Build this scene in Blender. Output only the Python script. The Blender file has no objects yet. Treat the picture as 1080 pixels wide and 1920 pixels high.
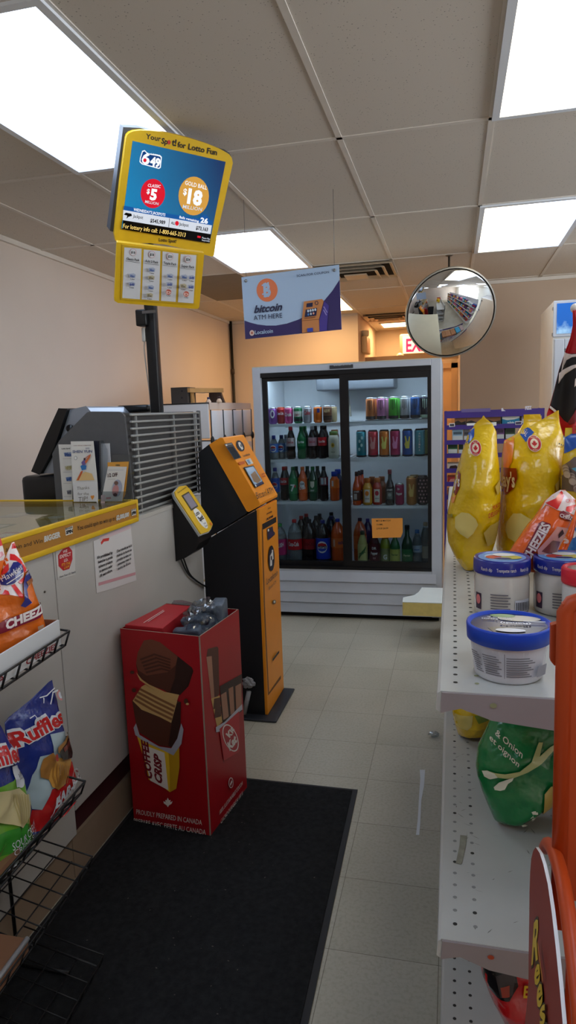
import bpy, bmesh, math, random
from math import pi, sin, cos, sqrt, radians
from mathutils import Vector, Matrix, noise
from mathutils.geometry import tessellate_polygon
random.seed(7)
SC = bpy.context.scene
COL = SC.collection
# ---------------------------------------------------------------- camera (measured from the floor and ceiling grids)
F, YAW, PITCH, ROLL, CH = 1274.83, .241216, -.146009, -.0348185, 1.51189
CAM = Vector((0, 0, CH))
_cy, _sy = cos(YAW), sin(YAW)
FW = Vector((-_sy*cos(PITCH), _cy*cos(PITCH), sin(PITCH)))
_rt = Vector((_cy, _sy, 0)); _up = _rt.cross(FW)
RX = cos(ROLL)*_rt + sin(ROLL)*_up
UX = -sin(ROLL)*_rt + cos(ROLL)*_up
def ray(px, py): return FW + RX*((px-540)/F) - UX*((py-960)/F)
def at(px, py, **k):
    """the point of the room seen at a pixel, on the plane x=.., y=.. or z=.."""
    (a, v), = k.items(); i = 'xyz'.index(a); d = ray(px, py)
    return CAM + d*((v-CAM[i])/d[i])
def setup_camera():
    cd = bpy.data.cameras.new('camera'); co = bpy.data.objects.new('camera', cd); COL.objects.link(co)
    cd.sensor_fit = 'VERTICAL'; cd.sensor_height = 36; cd.lens = F*36/1920; cd.clip_start = .02
    co.matrix_world = Matrix(((RX.x, UX.x, -FW.x, CAM.x), (RX.y, UX.y, -FW.y, CAM.y), (RX.z, UX.z, -FW.z, CAM.z), (0, 0, 0, 1)))
    SC.camera = co
# ---------------------------------------------------------------- materials
def lin(c):
    return tuple((x/12.92 if x <= .04045 else ((x+.055)/1.055)**2.4) for x in (c[0]/255, c[1]/255, c[2]/255)) + (1,)
MATS = {}
def mat(name, c=None, rough=.5, metal=0, spec=.5, emit=0, emc=None, trans=0, coat=0, vary=0, vscale=8, bump=0, bscale=40, alpha=1, ior=1.45, bdist=.02, bkind='noise'):
    if name in MATS: return MATS[name]
    m = bpy.data.materials.new(name); m.use_nodes = True; nt = m.node_tree
    b = nt.nodes['Principled BSDF']; I = b.inputs
    col = lin(c); I['Base Color'].default_value = col; I['Roughness'].default_value = rough; I['Metallic'].default_value = metal
    I['Specular IOR Level'].default_value = spec; I['IOR'].default_value = ior
    I['Transmission Weight'].default_value = trans; I['Coat Weight'].default_value = coat; I['Coat Roughness'].default_value = .08; I['Alpha'].default_value = alpha
    if emit: I['Emission Color'].default_value = lin(emc or c); I['Emission Strength'].default_value = emit
    tc = nt.nodes.new('ShaderNodeTexCoord') if vary or bump else None
    if vary:
        n = nt.nodes.new('ShaderNodeTexNoise'); n.inputs['Scale'].default_value = vscale; n.inputs['Detail'].default_value = 5
        nt.links.new(tc.outputs['Object'], n.inputs['Vector'])
        r = nt.nodes.new('ShaderNodeValToRGB'); r.color_ramp.elements[0].position = .3; r.color_ramp.elements[1].position = .7
        r.color_ramp.elements[0].color = tuple(x*(1-vary) for x in col[:3])+(1,); r.color_ramp.elements[1].color = tuple(min(1, x*(1+vary*.6)) for x in col[:3])+(1,)
        nt.links.new(n.outputs['Fac'], r.inputs['Fac']); nt.links.new(r.outputs['Color'], I['Base Color'])
    if bump:
        if bkind == 'crinkle':
            n = nt.nodes.new('ShaderNodeTexVoronoi'); n.inputs['Scale'].default_value = bscale; out = n.outputs['Distance']
        else:
            n = nt.nodes.new('ShaderNodeTexNoise'); n.inputs['Scale'].default_value = bscale; n.inputs['Detail'].default_value = 3; out = n.outputs['Fac']
        nt.links.new(tc.outputs['Object'], n.inputs['Vector'])
        bp = nt.nodes.new('ShaderNodeBump'); bp.inputs['Strength'].default_value = bump; bp.inputs['Distance'].default_value = bdist
        nt.links.new(out, bp.inputs['Height']); nt.links.new(bp.outputs['Normal'], I['Normal'])
    MATS[name] = m; return m
def C(c, rough=.5, **k):
    """a plain print or plastic colour"""
    key = 'tone_%d_%d_%d_%d' % (*c, int(rough*100)) + ''.join('_%s%s' % i for i in sorted(k.items()))
    return mat(key, c, rough, **k)
def glass(name, tint=(235, 242, 245), refl=.06, clear=.9, rough=.02):
    if name in MATS: return MATS[name]
    m = bpy.data.materials.new(name); m.use_nodes = True; nt = m.node_tree; nt.nodes.clear()
    o = nt.nodes.new('ShaderNodeOutputMaterial'); t = nt.nodes.new('ShaderNodeBsdfTransparent'); g = nt.nodes.new('ShaderNodeBsdfGlossy')
    x = nt.nodes.new('ShaderNodeMixShader'); l = nt.nodes.new('ShaderNodeLayerWeight')
    t.inputs['Color'].default_value = tuple(v*clear for v in lin(tint)[:3])+(1,); g.inputs['Roughness'].default_value = rough
    l.inputs['Blend'].default_value = .5
    pw = nt.nodes.new('ShaderNodeMath'); pw.operation = 'POWER'; pw.inputs[1].default_value = 5; nt.links.new(l.outputs['Facing'], pw.inputs[0])
    mu = nt.nodes.new('ShaderNodeMath'); mu.operation = 'MULTIPLY_ADD'; mu.inputs[1].default_value = .8; mu.inputs[2].default_value = refl*.5
    nt.links.new(pw.outputs[0], mu.inputs[0]); nt.links.new(mu.outputs[0], x.inputs['Fac'])
    nt.links.new(t.outputs[0], x.inputs[1]); nt.links.new(g.outputs[0], x.inputs[2]); nt.links.new(x.outputs[0], o.inputs['Surface'])
    MATS[name] = m; return m
WHITE = C((238, 238, 236), .45); BLACK = C((16, 16, 18), .45); RED = C((200, 30, 36), .4); INK = C((24, 22, 26), .55)
YEL = mat('sign_yellow_plastic', (222, 178, 30), .42, vary=.06, vscale=20)
# ---------------------------------------------------------------- text outlines
TXT = {}
def text_mesh(s, bold):
    key = (s, bold)
    if key in TXT: return TXT[key]
    def raw(body):
        cu = bpy.data.curves.new('glyphs', 'FONT'); cu.body = body; cu.size = 1; cu.offset = bold; cu.resolution_u = 2
        ob = bpy.data.objects.new('glyphs', cu); me = ob.to_mesh()
        v = [(p.co.x, p.co.y) for p in me.vertices]; me.calc_loop_triangles()
        t = [tuple(x.vertices) for x in me.loop_triangles]; ob.to_mesh_clear()
        bpy.data.objects.remove(ob); bpy.data.curves.remove(cu); return v, t
    if 'cap' not in TXT: TXT['cap'] = max(p[1] for p in raw('H')[0])
    v, t = raw(s); x0 = min(p[0] for p in v); x1 = max(p[0] for p in v); cap = TXT['cap']
    TXT[key] = ([((p[0]-x0)/(x1-x0), p[1]/cap) for p in v], t, (x1-x0)/cap); return TXT[key]
class Plane:
    """flat face with origin o and unit axes u, v; uv() gives the face coordinates of a point measured in the photograph"""
    def __init__(s, o, u, v):
        s.o = Vector(o); s.u = Vector(u).normalized(); v = Vector(v); s.v = (v-s.u*v.dot(s.u)).normalized(); s.n = s.u.cross(s.v).normalized()
    def uv(s, px, py):
        d = ray(px, py); t = (s.o-CAM).dot(s.n)/d.dot(s.n); p = CAM+d*t-s.o
        return p.dot(s.u), p.dot(s.v)
    def pt(s, u, v, off=0): return s.o+s.u*u+s.v*v+s.n*off
def crop(x0, y0, k): return lambda x, y: (x0+x/k, y0+y/k)
ID = lambda x, y: (x, y)
# ---------------------------------------------------------------- mesh builder
class MB:
    def __init__(s): s.v = []; s.f = []; s.m = []; s.sm = []; s.mats = []
    def mi(s, m):
        if m not in s.mats: s.mats.append(m)
        return s.mats.index(m)
    def add(s, vs, fs, m, smooth=False):
        b = len(s.v); s.v += [tuple(p) for p in vs]; i = s.mi(m)
        for f in fs: s.f.append(tuple(b+k for k in f)); s.m.append(i); s.sm.append(smooth)
        return s
    def box(s, a, b, m, bev=0):
        (x0, y0, z0), (x1, y1, z1) = [min(p, q) for p, q in zip(a, b)], [max(p, q) for p, q in zip(a, b)]
        if bev: return s.rbox(((x0+x1)/2, (y0+y1)/2, (z0+z1)/2), (x1-x0, y1-y0, z1-z0), m, bev)
        vs = [(x, y, z) for x in (x0, x1) for y in (y0, y1) for z in (z0, z1)]
        return s.add(vs, [(0, 1, 3, 2), (4, 6, 7, 5), (0, 4, 5, 1), (2, 3, 7, 6), (0, 2, 6, 4), (1, 5, 7, 3)], m)
    def rbox(s, c, d, m, bev, M=None, seg=2):
        bm = bmesh.new(); bmesh.ops.create_cube(bm, size=1)
        for v in bm.verts: v.co = Vector((v.co.x*d[0], v.co.y*d[1], v.co.z*d[2]))
        bmesh.ops.bevel(bm, geom=bm.edges[:], offset=bev, segments=seg, affect='EDGES', profile=.5)
        return s.bm(bm, m, (M or Matrix.Identity(4)) if M else Matrix.Translation(c), True)
    def bm(s, bm, m, M=None, smooth=False):
        bm.verts.index_update(); M = M or Matrix.Identity(4)
        s.add([M @ v.co for v in bm.verts], [[v.index for v in f.verts] for f in bm.faces], m, smooth); bm.free(); return s
    def prism(s, pl, pts, d0, d1, m, msid=None):
        """outline pts (face coordinates of pl) from offset d0 to d1 along the normal"""
        n = len(pts); t = tessellate_polygon([[Vector((p[0], p[1], 0)) for p in pts]])
        A = [pl.pt(u, v, d0) for u, v in pts]; B = [pl.pt(u, v, d1) for u, v in pts]
        s.add(A, t, m); s.add(B, t, m); s.add(A+B, [(i, (i+1) % n, n+(i+1) % n, n+i) for i in range(n)], msid or m); return s
    def tube(s, pts, r, m, n=8, closed=False, smooth=True):
        pts = [Vector(p) for p in pts]; vs = []; k = len(pts); up = None
        for i, p in enumerate(pts):
            a = pts[(i-1) % k] if closed or i else p; b = pts[(i+1) % k] if closed or i < k-1 else p
            t = (b-a).normalized()
            if up is None: up = t.orthogonal().normalized()
            up = (up-t*up.dot(t)).normalized(); w = t.cross(up)
            rr = r[i] if isinstance(r, (list, tuple)) else r
            vs += [p+(up*cos(2*pi*j/n)+w*sin(2*pi*j/n))*rr for j in range(n)]
        fs = [(i*n+j, i*n+(j+1) % n, ((i+1) % k)*n+(j+1) % n, ((i+1) % k)*n+j) for i in range(k if closed else k-1) for j in range(n)]
        if not closed: fs += [tuple(range(n))[::-1], tuple((k-1)*n+j for j in range(n))]
        return s.add(vs, fs, m, smooth)
    def rod(s, a, b, r, m, n=8): return s.tube([a, b], r, m, n)
    def lathe(s, c, prof, m, n=24, M=None, cap0=True, cap1=True):
        c = Vector(c); vs = []; k = len(prof)
        for r, z in prof:
            for j in range(n):
                p = Vector((r*cos(2*pi*j/n), r*sin(2*pi*j/n), z)); vs.append(c+(M @ p if M else p))
        fs = [(i*n+j, i*n+(j+1) % n, (i+1)*n+(j+1) % n, (i+1)*n+j) for i in range(k-1) for j in range(n)]
        if cap0: fs.append(tuple(range(n))[::-1])
        if cap1: fs.append(tuple((k-1)*n+j for j in range(n)))
        return s.add(vs, fs, m, True)
    def grid(s, fn, nu, nv, m, smooth=True):
        vs = [fn(i/nu, j/nv) for j in range(nv+1) for i in range(nu+1)]
        return s.add(vs, [(j*(nu+1)+i, j*(nu+1)+i+1, (j+1)*(nu+1)+i+1, (j+1)*(nu+1)+i) for j in range(nv) for i in range(nu)], m, smooth)
    def sphere(s, c, r, m, n=16, sc=(1, 1, 1)):
        bm = bmesh.new(); bmesh.ops.create_uvsphere(bm, u_segments=n, v_segments=n//2, radius=r)
        return s.bm(bm, m, Matrix.Translation(c) @ Matrix.Diagonal((*sc, 1)), True)
    def art(s, items, pl, T=ID, pt=None, eps=.0004, step=0, base=0, world=False):
        """printed layers. items: ('p', pts, mat) polygon, ('e', c, rx, ry, mat[, rot]) ellipse, ('l', pts, width, mat) line,
        ('t', string, base0, base1, cap, mat[, bold]) text from base0 to base1 whose capitals reach cap; points measured in the photo"""
        pt = pt or pl.pt
        g = (lambda p: p) if world else (lambda p: pl.uv(*T(*p)))
        for k, it in enumerate(items):
            off = base+eps*(k+1)
            if it[0] == 'p':
                q = [g(p) for p in it[1]]; tri = tessellate_polygon([[Vector((*p, 0)) for p in q]]); m = it[2]
            elif it[0] == 'e':
                rot = it[5] if len(it) > 5 else 0; n = 28
                q = [g((it[1][0]+it[2]*cos(a)*cos(rot)-it[3]*sin(a)*sin(rot), it[1][1]+it[2]*cos(a)*sin(rot)+it[3]*sin(a)*cos(rot))) for a in [2*pi*i/n for i in range(n)]]
                tri = [(0, i, i+1) for i in range(1, n-1)]; m = it[4]
            elif it[0] == 'l':
                P = [Vector(g(p)) for p in it[1]]; a = g(it[1][0]); b = g((it[1][0][0]+it[2], it[1][0][1])); w = max(1e-4, Vector((a[0]-b[0], a[1]-b[1])).length)/2
                if world: w = it[2]/2
                q = []; tri = []
                for i, p in enumerate(P):
                    t = (P[min(i+1, len(P)-1)]-P[max(i-1, 0)]).normalized(); nn = Vector((-t.y, t.x))*w
                    q += [tuple(p+nn), tuple(p-nn)]
                    if i: tri += [(2*i-2, 2*i-1, 2*i+1), (2*i-2, 2*i+1, 2*i)]
                m = it[3]
            else:
                bold = it[6] if len(it) > 6 else .01
                v, tri, _ = text_mesh(it[1], bold); a, b, c = [Vector(g(p)) for p in it[2:5]]
                q = [tuple(a+(b-a)*x+(c-a)*y) for x, y in v]; m = it[5]
            if step:
                bm = bmesh.new(); bv = [bm.verts.new((*p, 0)) for p in q]
                for t in tri:
                    try: bm.faces.new([bv[i] for i in t])
                    except ValueError: pass
                lo = [min(p[i] for p in q) for i in (0, 1)]; hi = [max(p[i] for p in q) for i in (0, 1)]
                for ax in (0, 1):
                    x = math.ceil(lo[ax]/step)*step
                    while x < hi[ax]:
                        no = Vector((1, 0, 0)) if ax == 0 else Vector((0, 1, 0))
                        bmesh.ops.bisect_plane(bm, geom=bm.verts[:]+bm.edges[:]+bm.faces[:], plane_co=no*x, plane_no=no, dist=1e-6); x += step
                bm.verts.index_update()
                q = [(v.co.x, v.co.y) for v in bm.verts]; tri = [[v.index for v in f.verts] for f in bm.faces]; bm.free()
            s.add([pt(u, v, off) for u, v in q], tri, m, bool(step))
        return s
    def build(s, name, parent=None, org=None, label=None, cat=None, group=None, kind=None, recalc=True, bevel=0, solid=0, sub=0):
        if parent is not None: o3 = Vector(parent['_org'])
        elif org is not None: o3 = Vector(org)
        else:
            xs = [p[0] for p in s.v]; ys = [p[1] for p in s.v]; o3 = Vector(((min(xs)+max(xs))/2, (min(ys)+max(ys))/2, min(p[2] for p in s.v)))
        me = bpy.data.meshes.new(name); me.from_pydata([tuple(Vector(p)-o3) for p in s.v], [], s.f)
        for m in s.mats: me.materials.append(m)
        me.polygons.foreach_set('material_index', s.m); me.polygons.foreach_set('use_smooth', s.sm)
        if recalc:
            bm = bmesh.new(); bm.from_mesh(me); bmesh.ops.recalc_face_normals(bm, faces=bm.faces[:]); bm.to_mesh(me); bm.free()
        me.update()
        ob = bpy.data.objects.new(name, me); COL.objects.link(ob)
        ORG[ob.name] = tuple(o3)
        if parent is not None: ob.parent = bpy.data.objects[parent['_name']]
        else: ob.location = o3
        if bevel:
            md = ob.modifiers.new('edge', 'BEVEL'); md.width = bevel; md.segments = 2; md.limit_method = 'ANGLE'; md.angle_limit = radians(40); md.harden_normals = False
        if sub:
            md = ob.modifiers.new('round', 'SUBSURF'); md.levels = sub; md.render_levels = sub
        if solid:
            md = ob.modifiers.new('thick', 'SOLIDIFY'); md.thickness = solid; md.offset = 0
        tag(ob, label, cat, group, kind)
        return {'_org': tuple(o3), '_name': ob.name}
ORG = {}
def tag(o, label=None, cat=None, group=None, kind=None):
    if label: o['label'] = label
    if cat: o['category'] = cat
    if group: o['group'] = group
    if kind: o['kind'] = kind
def thing(name, loc, label, cat, group=None):
    o = bpy.data.objects.new(name, None); COL.objects.link(o); o.location = loc; o.empty_display_size = .05
    tag(o, label, cat, group); return {'_org': tuple(loc), '_name': o.name}
def struct(mb, name, **k): return mb.build(name, kind='structure', org=k.pop('org', (0, 0, 0)), **k)
def rot3(yaw, pit, rol): return Matrix.Rotation(yaw, 3, 'Z') @ Matrix.Rotation(pit, 3, 'X') @ Matrix.Rotation(rol, 3, 'Y')
# ================================================================ SETTING
setup_camera()
CEIL = 2.636
GX, GY = -.4639, 3.008          # a crossing of the ceiling grid
def floor_mat():
    m = mat('vinyl_tiles', (196, 188, 166), .42); nt = m.node_tree; b = nt.nodes['Principled BSDF']; L = nt.links.new
    tc = nt.nodes.new('ShaderNodeTexCoord'); mp = nt.nodes.new('ShaderNodeMapping'); mp.inputs['Location'].default_value = (.343+3.048, -4.4406+6.096, 0)
    br = nt.nodes.new('ShaderNodeTexBrick'); br.offset = 0; br.squash = 1
    I = br.inputs; I['Scale'].default_value = 1; I['Brick Width'].default_value = .3048; I['Row Height'].default_value = .3048; I['Mortar Size'].default_value = .0011; I['Mortar Smooth'].default_value = .3; I['Bias'].default_value = 0
    I['Color1'].default_value = lin((186, 180, 163)); I['Color2'].default_value = lin((178, 172, 154)); I['Mortar'].default_value = lin((120, 112, 96))
    n = nt.nodes.new('ShaderNodeTexNoise'); n.inputs['Scale'].default_value = 90; n.inputs['Detail'].default_value = 6
    n2 = nt.nodes.new('ShaderNodeTexNoise'); n2.inputs['Scale'].default_value = 2.2; n2.inputs['Detail'].default_value = 4
    r = nt.nodes.new('ShaderNodeValToRGB'); r.color_ramp.elements[0].position = .3; r.color_ramp.elements[0].color = (.85, .84, .81, 1); r.color_ramp.elements[1].position = .55; r.color_ramp.elements[1].color = (1, 1, 1, 1)
    r2 = nt.nodes.new('ShaderNodeValToRGB'); r2.color_ramp.elements[0].position = .3; r2.color_ramp.elements[0].color = (.86, .86, .85, 1); r2.color_ramp.elements[1].position = .65; r2.color_ramp.elements[1].color = (1, 1, 1, 1)
    x = nt.nodes.new('ShaderNodeMix'); x.data_type = 'RGBA'; x.blend_type = 'MULTIPLY'; x.inputs['Factor'].default_value = 1
    y = nt.nodes.new('ShaderNodeMix'); y.data_type = 'RGBA'; y.blend_type = 'MULTIPLY'; y.inputs['Factor'].default_value = 1
    L(tc.outputs['Object'], mp.inputs['Vector']); L(mp.outputs[0], br.inputs['Vector']); L(tc.outputs['Object'], n.inputs['Vector']); L(tc.outputs['Object'], n2.inputs['Vector'])
    L(n.outputs['Fac'], r.inputs['Fac']); L(n2.outputs['Fac'], r2.inputs['Fac']); L(br.outputs['Color'], x.inputs['A']); L(r.outputs['Color'], x.inputs['B']); L(x.outputs['Result'], y.inputs['A']); L(r2.outputs['Color'], y.inputs['B']); L(y.outputs['Result'], b.inputs['Base Color'])
    return m
def ceil_mat(name, c):
    m = mat(name, c, .9, spec=.1); nt = m.node_tree; b = nt.nodes['Principled BSDF']; L = nt.links.new
    tc = nt.nodes.new('ShaderNodeTexCoord')
    v = nt.nodes.new('ShaderNodeTexVoronoi'); v.inputs['Scale'].default_value = 75
    n = nt.nodes.new('ShaderNodeTexNoise'); n.inputs['Scale'].default_value = 14; n.inputs['Detail'].default_value = 4
    a = nt.nodes.new('ShaderNodeMath'); a.operation = 'MULTIPLY_ADD'; a.inputs[1].default_value = .3; a.inputs[2].default_value = -.02
    s = nt.nodes.new('ShaderNodeMath'); s.operation = 'GREATER_THAN'
    x = nt.nodes.new('ShaderNodeMix'); x.data_type = 'RGBA'; x.inputs['A'].default_value = tuple(k*.5 for k in lin(c)[:3])+(1,); x.inputs['B'].default_value = lin(c)
    L(tc.outputs['Object'], v.inputs['Vector']); L(tc.outputs['Object'], n.inputs['Vector']); L(n.outputs['Fac'], a.inputs[0])
    L(v.outputs['Distance'], s.inputs[0]); L(a.outputs[0], s.inputs[1]); L(s.outputs[0], x.inputs['Factor']); L(x.outputs['Result'], b.inputs['Base Color'])
    return m
WALL = mat('wall_paint', (212, 198, 186), .75, spec=.2, vary=.03, vscale=1.5)
CT = ceil_mat('ceiling_tile', (208, 199, 188))
TBAR = mat('ceiling_bar', (214, 206, 196), .6, vary=.04)
TRIM = mat('trim_paint', (205, 178, 150), .55, vary=.04)
RX1, FY0 = 4.6, -2.6
struct(MB().box((-2.69, FY0, -.1), (RX1, 10.3, 0), floor_mat()), 'floor')
struct(MB().box((-2.69, FY0, CEIL), (RX1, 10.3, CEIL+.05), CT), 'ceiling')
struct(MB().box((-2.79, FY0, 0), (-2.69, 8.25, CEIL), WALL), 'wall_left')
struct(MB().box((-2.79, 8.25, 0), (-1.1, 8.35, CEIL), WALL), 'wall_rear')
struct(MB().box((-1.2, 8.35, 0), (-1.1, 10.2, CEIL), WALL), 'wall_passage_left')
struct(MB().box((-1.2, 10.2, 0), (.16, 10.3, CEIL), WALL), 'wall_passage_end')
struct(MB().box((.06, 6.85, 0), (.16, 10.2, CEIL), WALL), 'wall_passage_right')
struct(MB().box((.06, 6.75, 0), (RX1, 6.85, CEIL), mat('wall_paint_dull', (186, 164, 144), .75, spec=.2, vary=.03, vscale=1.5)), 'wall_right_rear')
struct(MB().box((RX1, FY0, 0), (RX1+.1, 6.85, CEIL), mat('wall_white', (226, 224, 218), .7, vary=.03, vscale=2)), 'wall_right')
struct(MB().box((-2.79, FY0-.1, 0), (RX1+.1, FY0, CEIL), WALL), 'wall_front')
# ceiling bars: main runners and cross bars
t = MB()
k = -4
for k in range(-4, 9):
    x = GX+.61*k
    if -2.69 < x < RX1: t.box((x-.012, FY0, CEIL-.004), (x+.012, 10.2 if -1.1 < x < .06 else (8.25 if x < -1.1 else 6.75), CEIL+.001), TBAR)
for k in range(-5, 6):
    y = GY+1.22*k
    if FY0 < y < 10.2: t.box((-2.69 if y < 8.25 else -1.1, y-.012, CEIL-.004), (RX1 if y < 6.75 else .06, y+.012, CEIL+.001), TBAR)
t.box((GX-.61, GY+3.05-.012, CEIL-.004), (GX, GY+3.05+.012, CEIL+.001), TBAR)
struct(t, 'trim_1')
# wall angle where the ceiling meets the walls, baseboards
t = MB().box((-2.69, FY0, CEIL-.03), (-2.668, 8.25, CEIL), TBAR).box((-2.69, 8.228, CEIL-.03), (-1.1, 8.25, CEIL), TBAR).box((.06, 6.728, CEIL-.03), (RX1, 6.75, CEIL), TBAR)
struct(t, 'trim_2')
BB = mat('baseboard_brown', (70, 50, 42), .5, vary=.05)
struct(MB().box((-2.69, FY0, 0), (-2.678, 8.25, .1), BB), 'baseboard_left')
struct(MB().box((-2.69, 8.238, 0), (-1.1, 8.25, .1), BB), 'baseboard_rear')
# passage door at the end
DR = mat('door_orange_beige', (226, 196, 160), .5, vary=.04)
d = MB().box((-.62, 10.17, 0), (-.03, 10.195, 2.05), DR).box((-.2, 10.16, 1.0), (-.1, 10.17, 1.6), DR)
struct(d, 'door_1')
struct(MB().box((-.72, 10.13, 0), (-.62, 10.2, 2.12), TRIM).box((-.03, 10.13, 0), (.055, 10.2, 2.12), TRIM).box((-.72, 10.13, 2.05), (.055, 10.2, 2.12), TRIM), 'trim_3')
struct(MB().box((-1.1, 8.9, 2.10), (.06, 8.96, 2.17), TRIM), 'trim_4')
# ---------------------------------------------------------------- ceiling lights
def light_mat(name, left, right, e, scale=1.0):
    m = bpy.data.materials.new(name); m.use_nodes = True; nt = m.node_tree; b = nt.nodes['Principled BSDF']; L = nt.links.new
    b.inputs['Base Color'].default_value = (.85, .85, .85, 1); b.inputs['Roughness'].default_value = .35
    tc = nt.nodes.new('ShaderNodeTexCoord'); sp = nt.nodes.new('ShaderNodeSeparateXYZ'); r = nt.nodes.new('ShaderNodeValToRGB')
    r.color_ramp.elements[0].position = .3; r.color_ramp.elements[1].position = .62
    r.color_ramp.elements[0].color = lin(left); r.color_ramp.elements[1].color = lin(right)
    L(tc.outputs['Generated'], sp.inputs[0]); L(sp.outputs['X'], r.inputs['Fac']); L(r.outputs['Color'], b.inputs['Emission Color'])
    # prismatic lens: tiny cone pattern modulates what the tubes give off
    v = nt.nodes.new('ShaderNodeTexVoronoi'); v.inputs['Scale'].default_value = 105; v.inputs['Randomness'].default_value = .0
    mm = nt.nodes.new('ShaderNodeMath'); mm.operation = 'MULTIPLY_ADD'; mm.inputs[1].default_value = -.35*e; mm.inputs[2].default_value = e*1.12
    L(tc.outputs['Object'], v.inputs['Vector']); L(v.outputs['Distance'], mm.inputs[0])
    # each tube is brightest over itself
    w = nt.nodes.new('ShaderNodeMath'); w.operation = 'SINE'; w2 = nt.nodes.new('ShaderNodeMath'); w2.operation = 'MULTIPLY'; w2.inputs[1].default_value = pi*1.0
    w3 = nt.nodes.new('ShaderNodeMath'); w3.operation = 'MULTIPLY_ADD'; w3.inputs[1].default_value = .35; w3.inputs[2].default_value = .7
    w4 = nt.nodes.new('ShaderNodeMath'); w4.operation = 'MULTIPLY'
    L(sp.outputs['X'], w2.inputs[0]); L(w2.outputs[0], w.inputs[0]); L(w.outputs[0], w3.inputs[0]); L(w3.outputs[0], w4.inputs[0]); L(mm.outputs[0], w4.inputs[1])
    L(w4.outputs[0], b.inputs['Emission Strength']); return m
LE = .8
COOL = light_mat('lamp_cool', (198, 222, 255), (212, 231, 255), LE*1.35)
MIX1 = light_mat('lamp_mixed', (255, 240, 204), (200, 222, 255), LE*1.35)
WARM = light_mat('lamp_warm', (255, 198, 128), (255, 206, 140), LE*4)
WARM2 = light_mat('lamp_warm_bright', (255, 200, 132), (255, 206, 140), LE*7)
FIX = mat('fixture_white', (222, 226, 232), .4, vary=.02)
def ceiling_light(x, y, m, label, w=.61, l=1.22):
    g = thing('ceiling_light', (x+w/2, y+l/2, CEIL-.012), label, 'ceiling light', 'ceiling lights')
    f = MB(); b = .028; z0, z1 = CEIL-.014, CEIL+.0
    for a, c in (((x, y), (x+b, y+l)), ((x+w-b, y), (x+w, y+l)), ((x+b, y), (x+w-b, y+b)), ((x+b, y+l-b), (x+w-b, y+l))): f.box((*a, z0), (*c, z1), FIX)
    f.build('frame', g)
    MB().box((x+b, y+b, CEIL-.008), (x+w-b, y+l-b, CEIL-.003), m).build('diffuser', g, label='glowing prismatic diffuser')
ceiling_light(GX-1.22, GY-1.22, COOL, 'large ceiling light above the lottery sign, nearest over the counter')
ceiling_light(GX+.61, GY-1.22, MIX1, 'ceiling light over the grey shelving aisle, nearest of the right row')
ceiling_light(GX+.61, GY+1.22, MIX1, 'ceiling light half yellow half blue, over the round mirror')
ceiling_light(GX-1.22, GY+1.22, COOL, 'ceiling light behind the lottery sign, above the hanging bitcoin sign')
ceiling_light(GX-1.22, GY+3.66, WARM, 'warm ceiling light at the back, partly behind the hanging bitcoin sign')
for (i, j, m) in ((-2, -3, COOL), (4, -1, COOL), (4, 1, COOL), (1, -3, COOL), (7, -1, COOL), (7, 1, COOL)):
    ceiling_light(GX+.61*i, GY+1.22*j, m, 'ceiling light of the shop beyond the picture')
# warm lamp of the passage (behind the bulkhead)
ceiling_light(GX-.5, 9.3, WARM2, 'warm ceiling light of the rear passage', .45, .5)
def vent(x0, y0, x1, y1, label):
    g = thing('ceiling_vent', ((x0+x1)/2, (y0+y1)/2, CEIL-.03), label, 'ceiling vent', 'ceiling air vents')
    VM = mat('vent_metal', (206, 188, 164), .45, metal=.2, vary=.04); DK = C((18, 16, 15), .9)
    MB().box((x0+.02, y0+.02, CEIL-.006), (x1-.02, y1-.02, CEIL-.002), DK).build('duct_opening', g)
    f = MB(); 
    for k in range(4):
        d = .03+k*.062; z0 = CEIL-.012-.012*k; a, b = (x0+d, y0+d), (x1-d, y1-d); o = .036
        if k == 3: f.box((*a, z0-.008), (*b, z0), VM); break
        A = [(a[0], a[1], z0+.012), (b[0], a[1], z0+.012), (b[0], b[1], z0+.012), (a[0], b[1], z0+.012)]
        Bq = [(a[0]-o, a[1]-o, z0-.014), (b[0]+o, a[1]-o, z0-.014), (b[0]+o, b[1]+o, z0-.014), (a[0]-o, b[1]+o, z0-.014)]
        f.add(A+Bq, [(i, (i+1) % 4, 4+(i+1) % 4, 4+i) for i in range(4)], VM)
    f.build('louvre', g, solid=.003)
vent(GX-.61, GY+2.44, GX, GY+3.05, 'square ceiling air vent beside the hanging bitcoin sign')
vent(-1.05, 8.42, -.52, 8.88, 'square ceiling air vent in the rear passage near the exit sign')
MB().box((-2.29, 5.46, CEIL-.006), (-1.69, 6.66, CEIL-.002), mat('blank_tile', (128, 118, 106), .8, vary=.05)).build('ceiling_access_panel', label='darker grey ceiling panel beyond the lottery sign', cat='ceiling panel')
# conduit in the rear left corner
MB().rod((-2.66, 8.2, 0), (-2.66, 8.2, CEIL), .018, C((24, 20, 18), .5)).rod((-2.66, 8.2, 2.0), (-2.66, 8.2, 2.06), .024, C((60, 50, 44), .5)).build('conduit_pipe', label='thin black pipe running down the rear corner of the left wall', cat='pipe')
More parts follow.
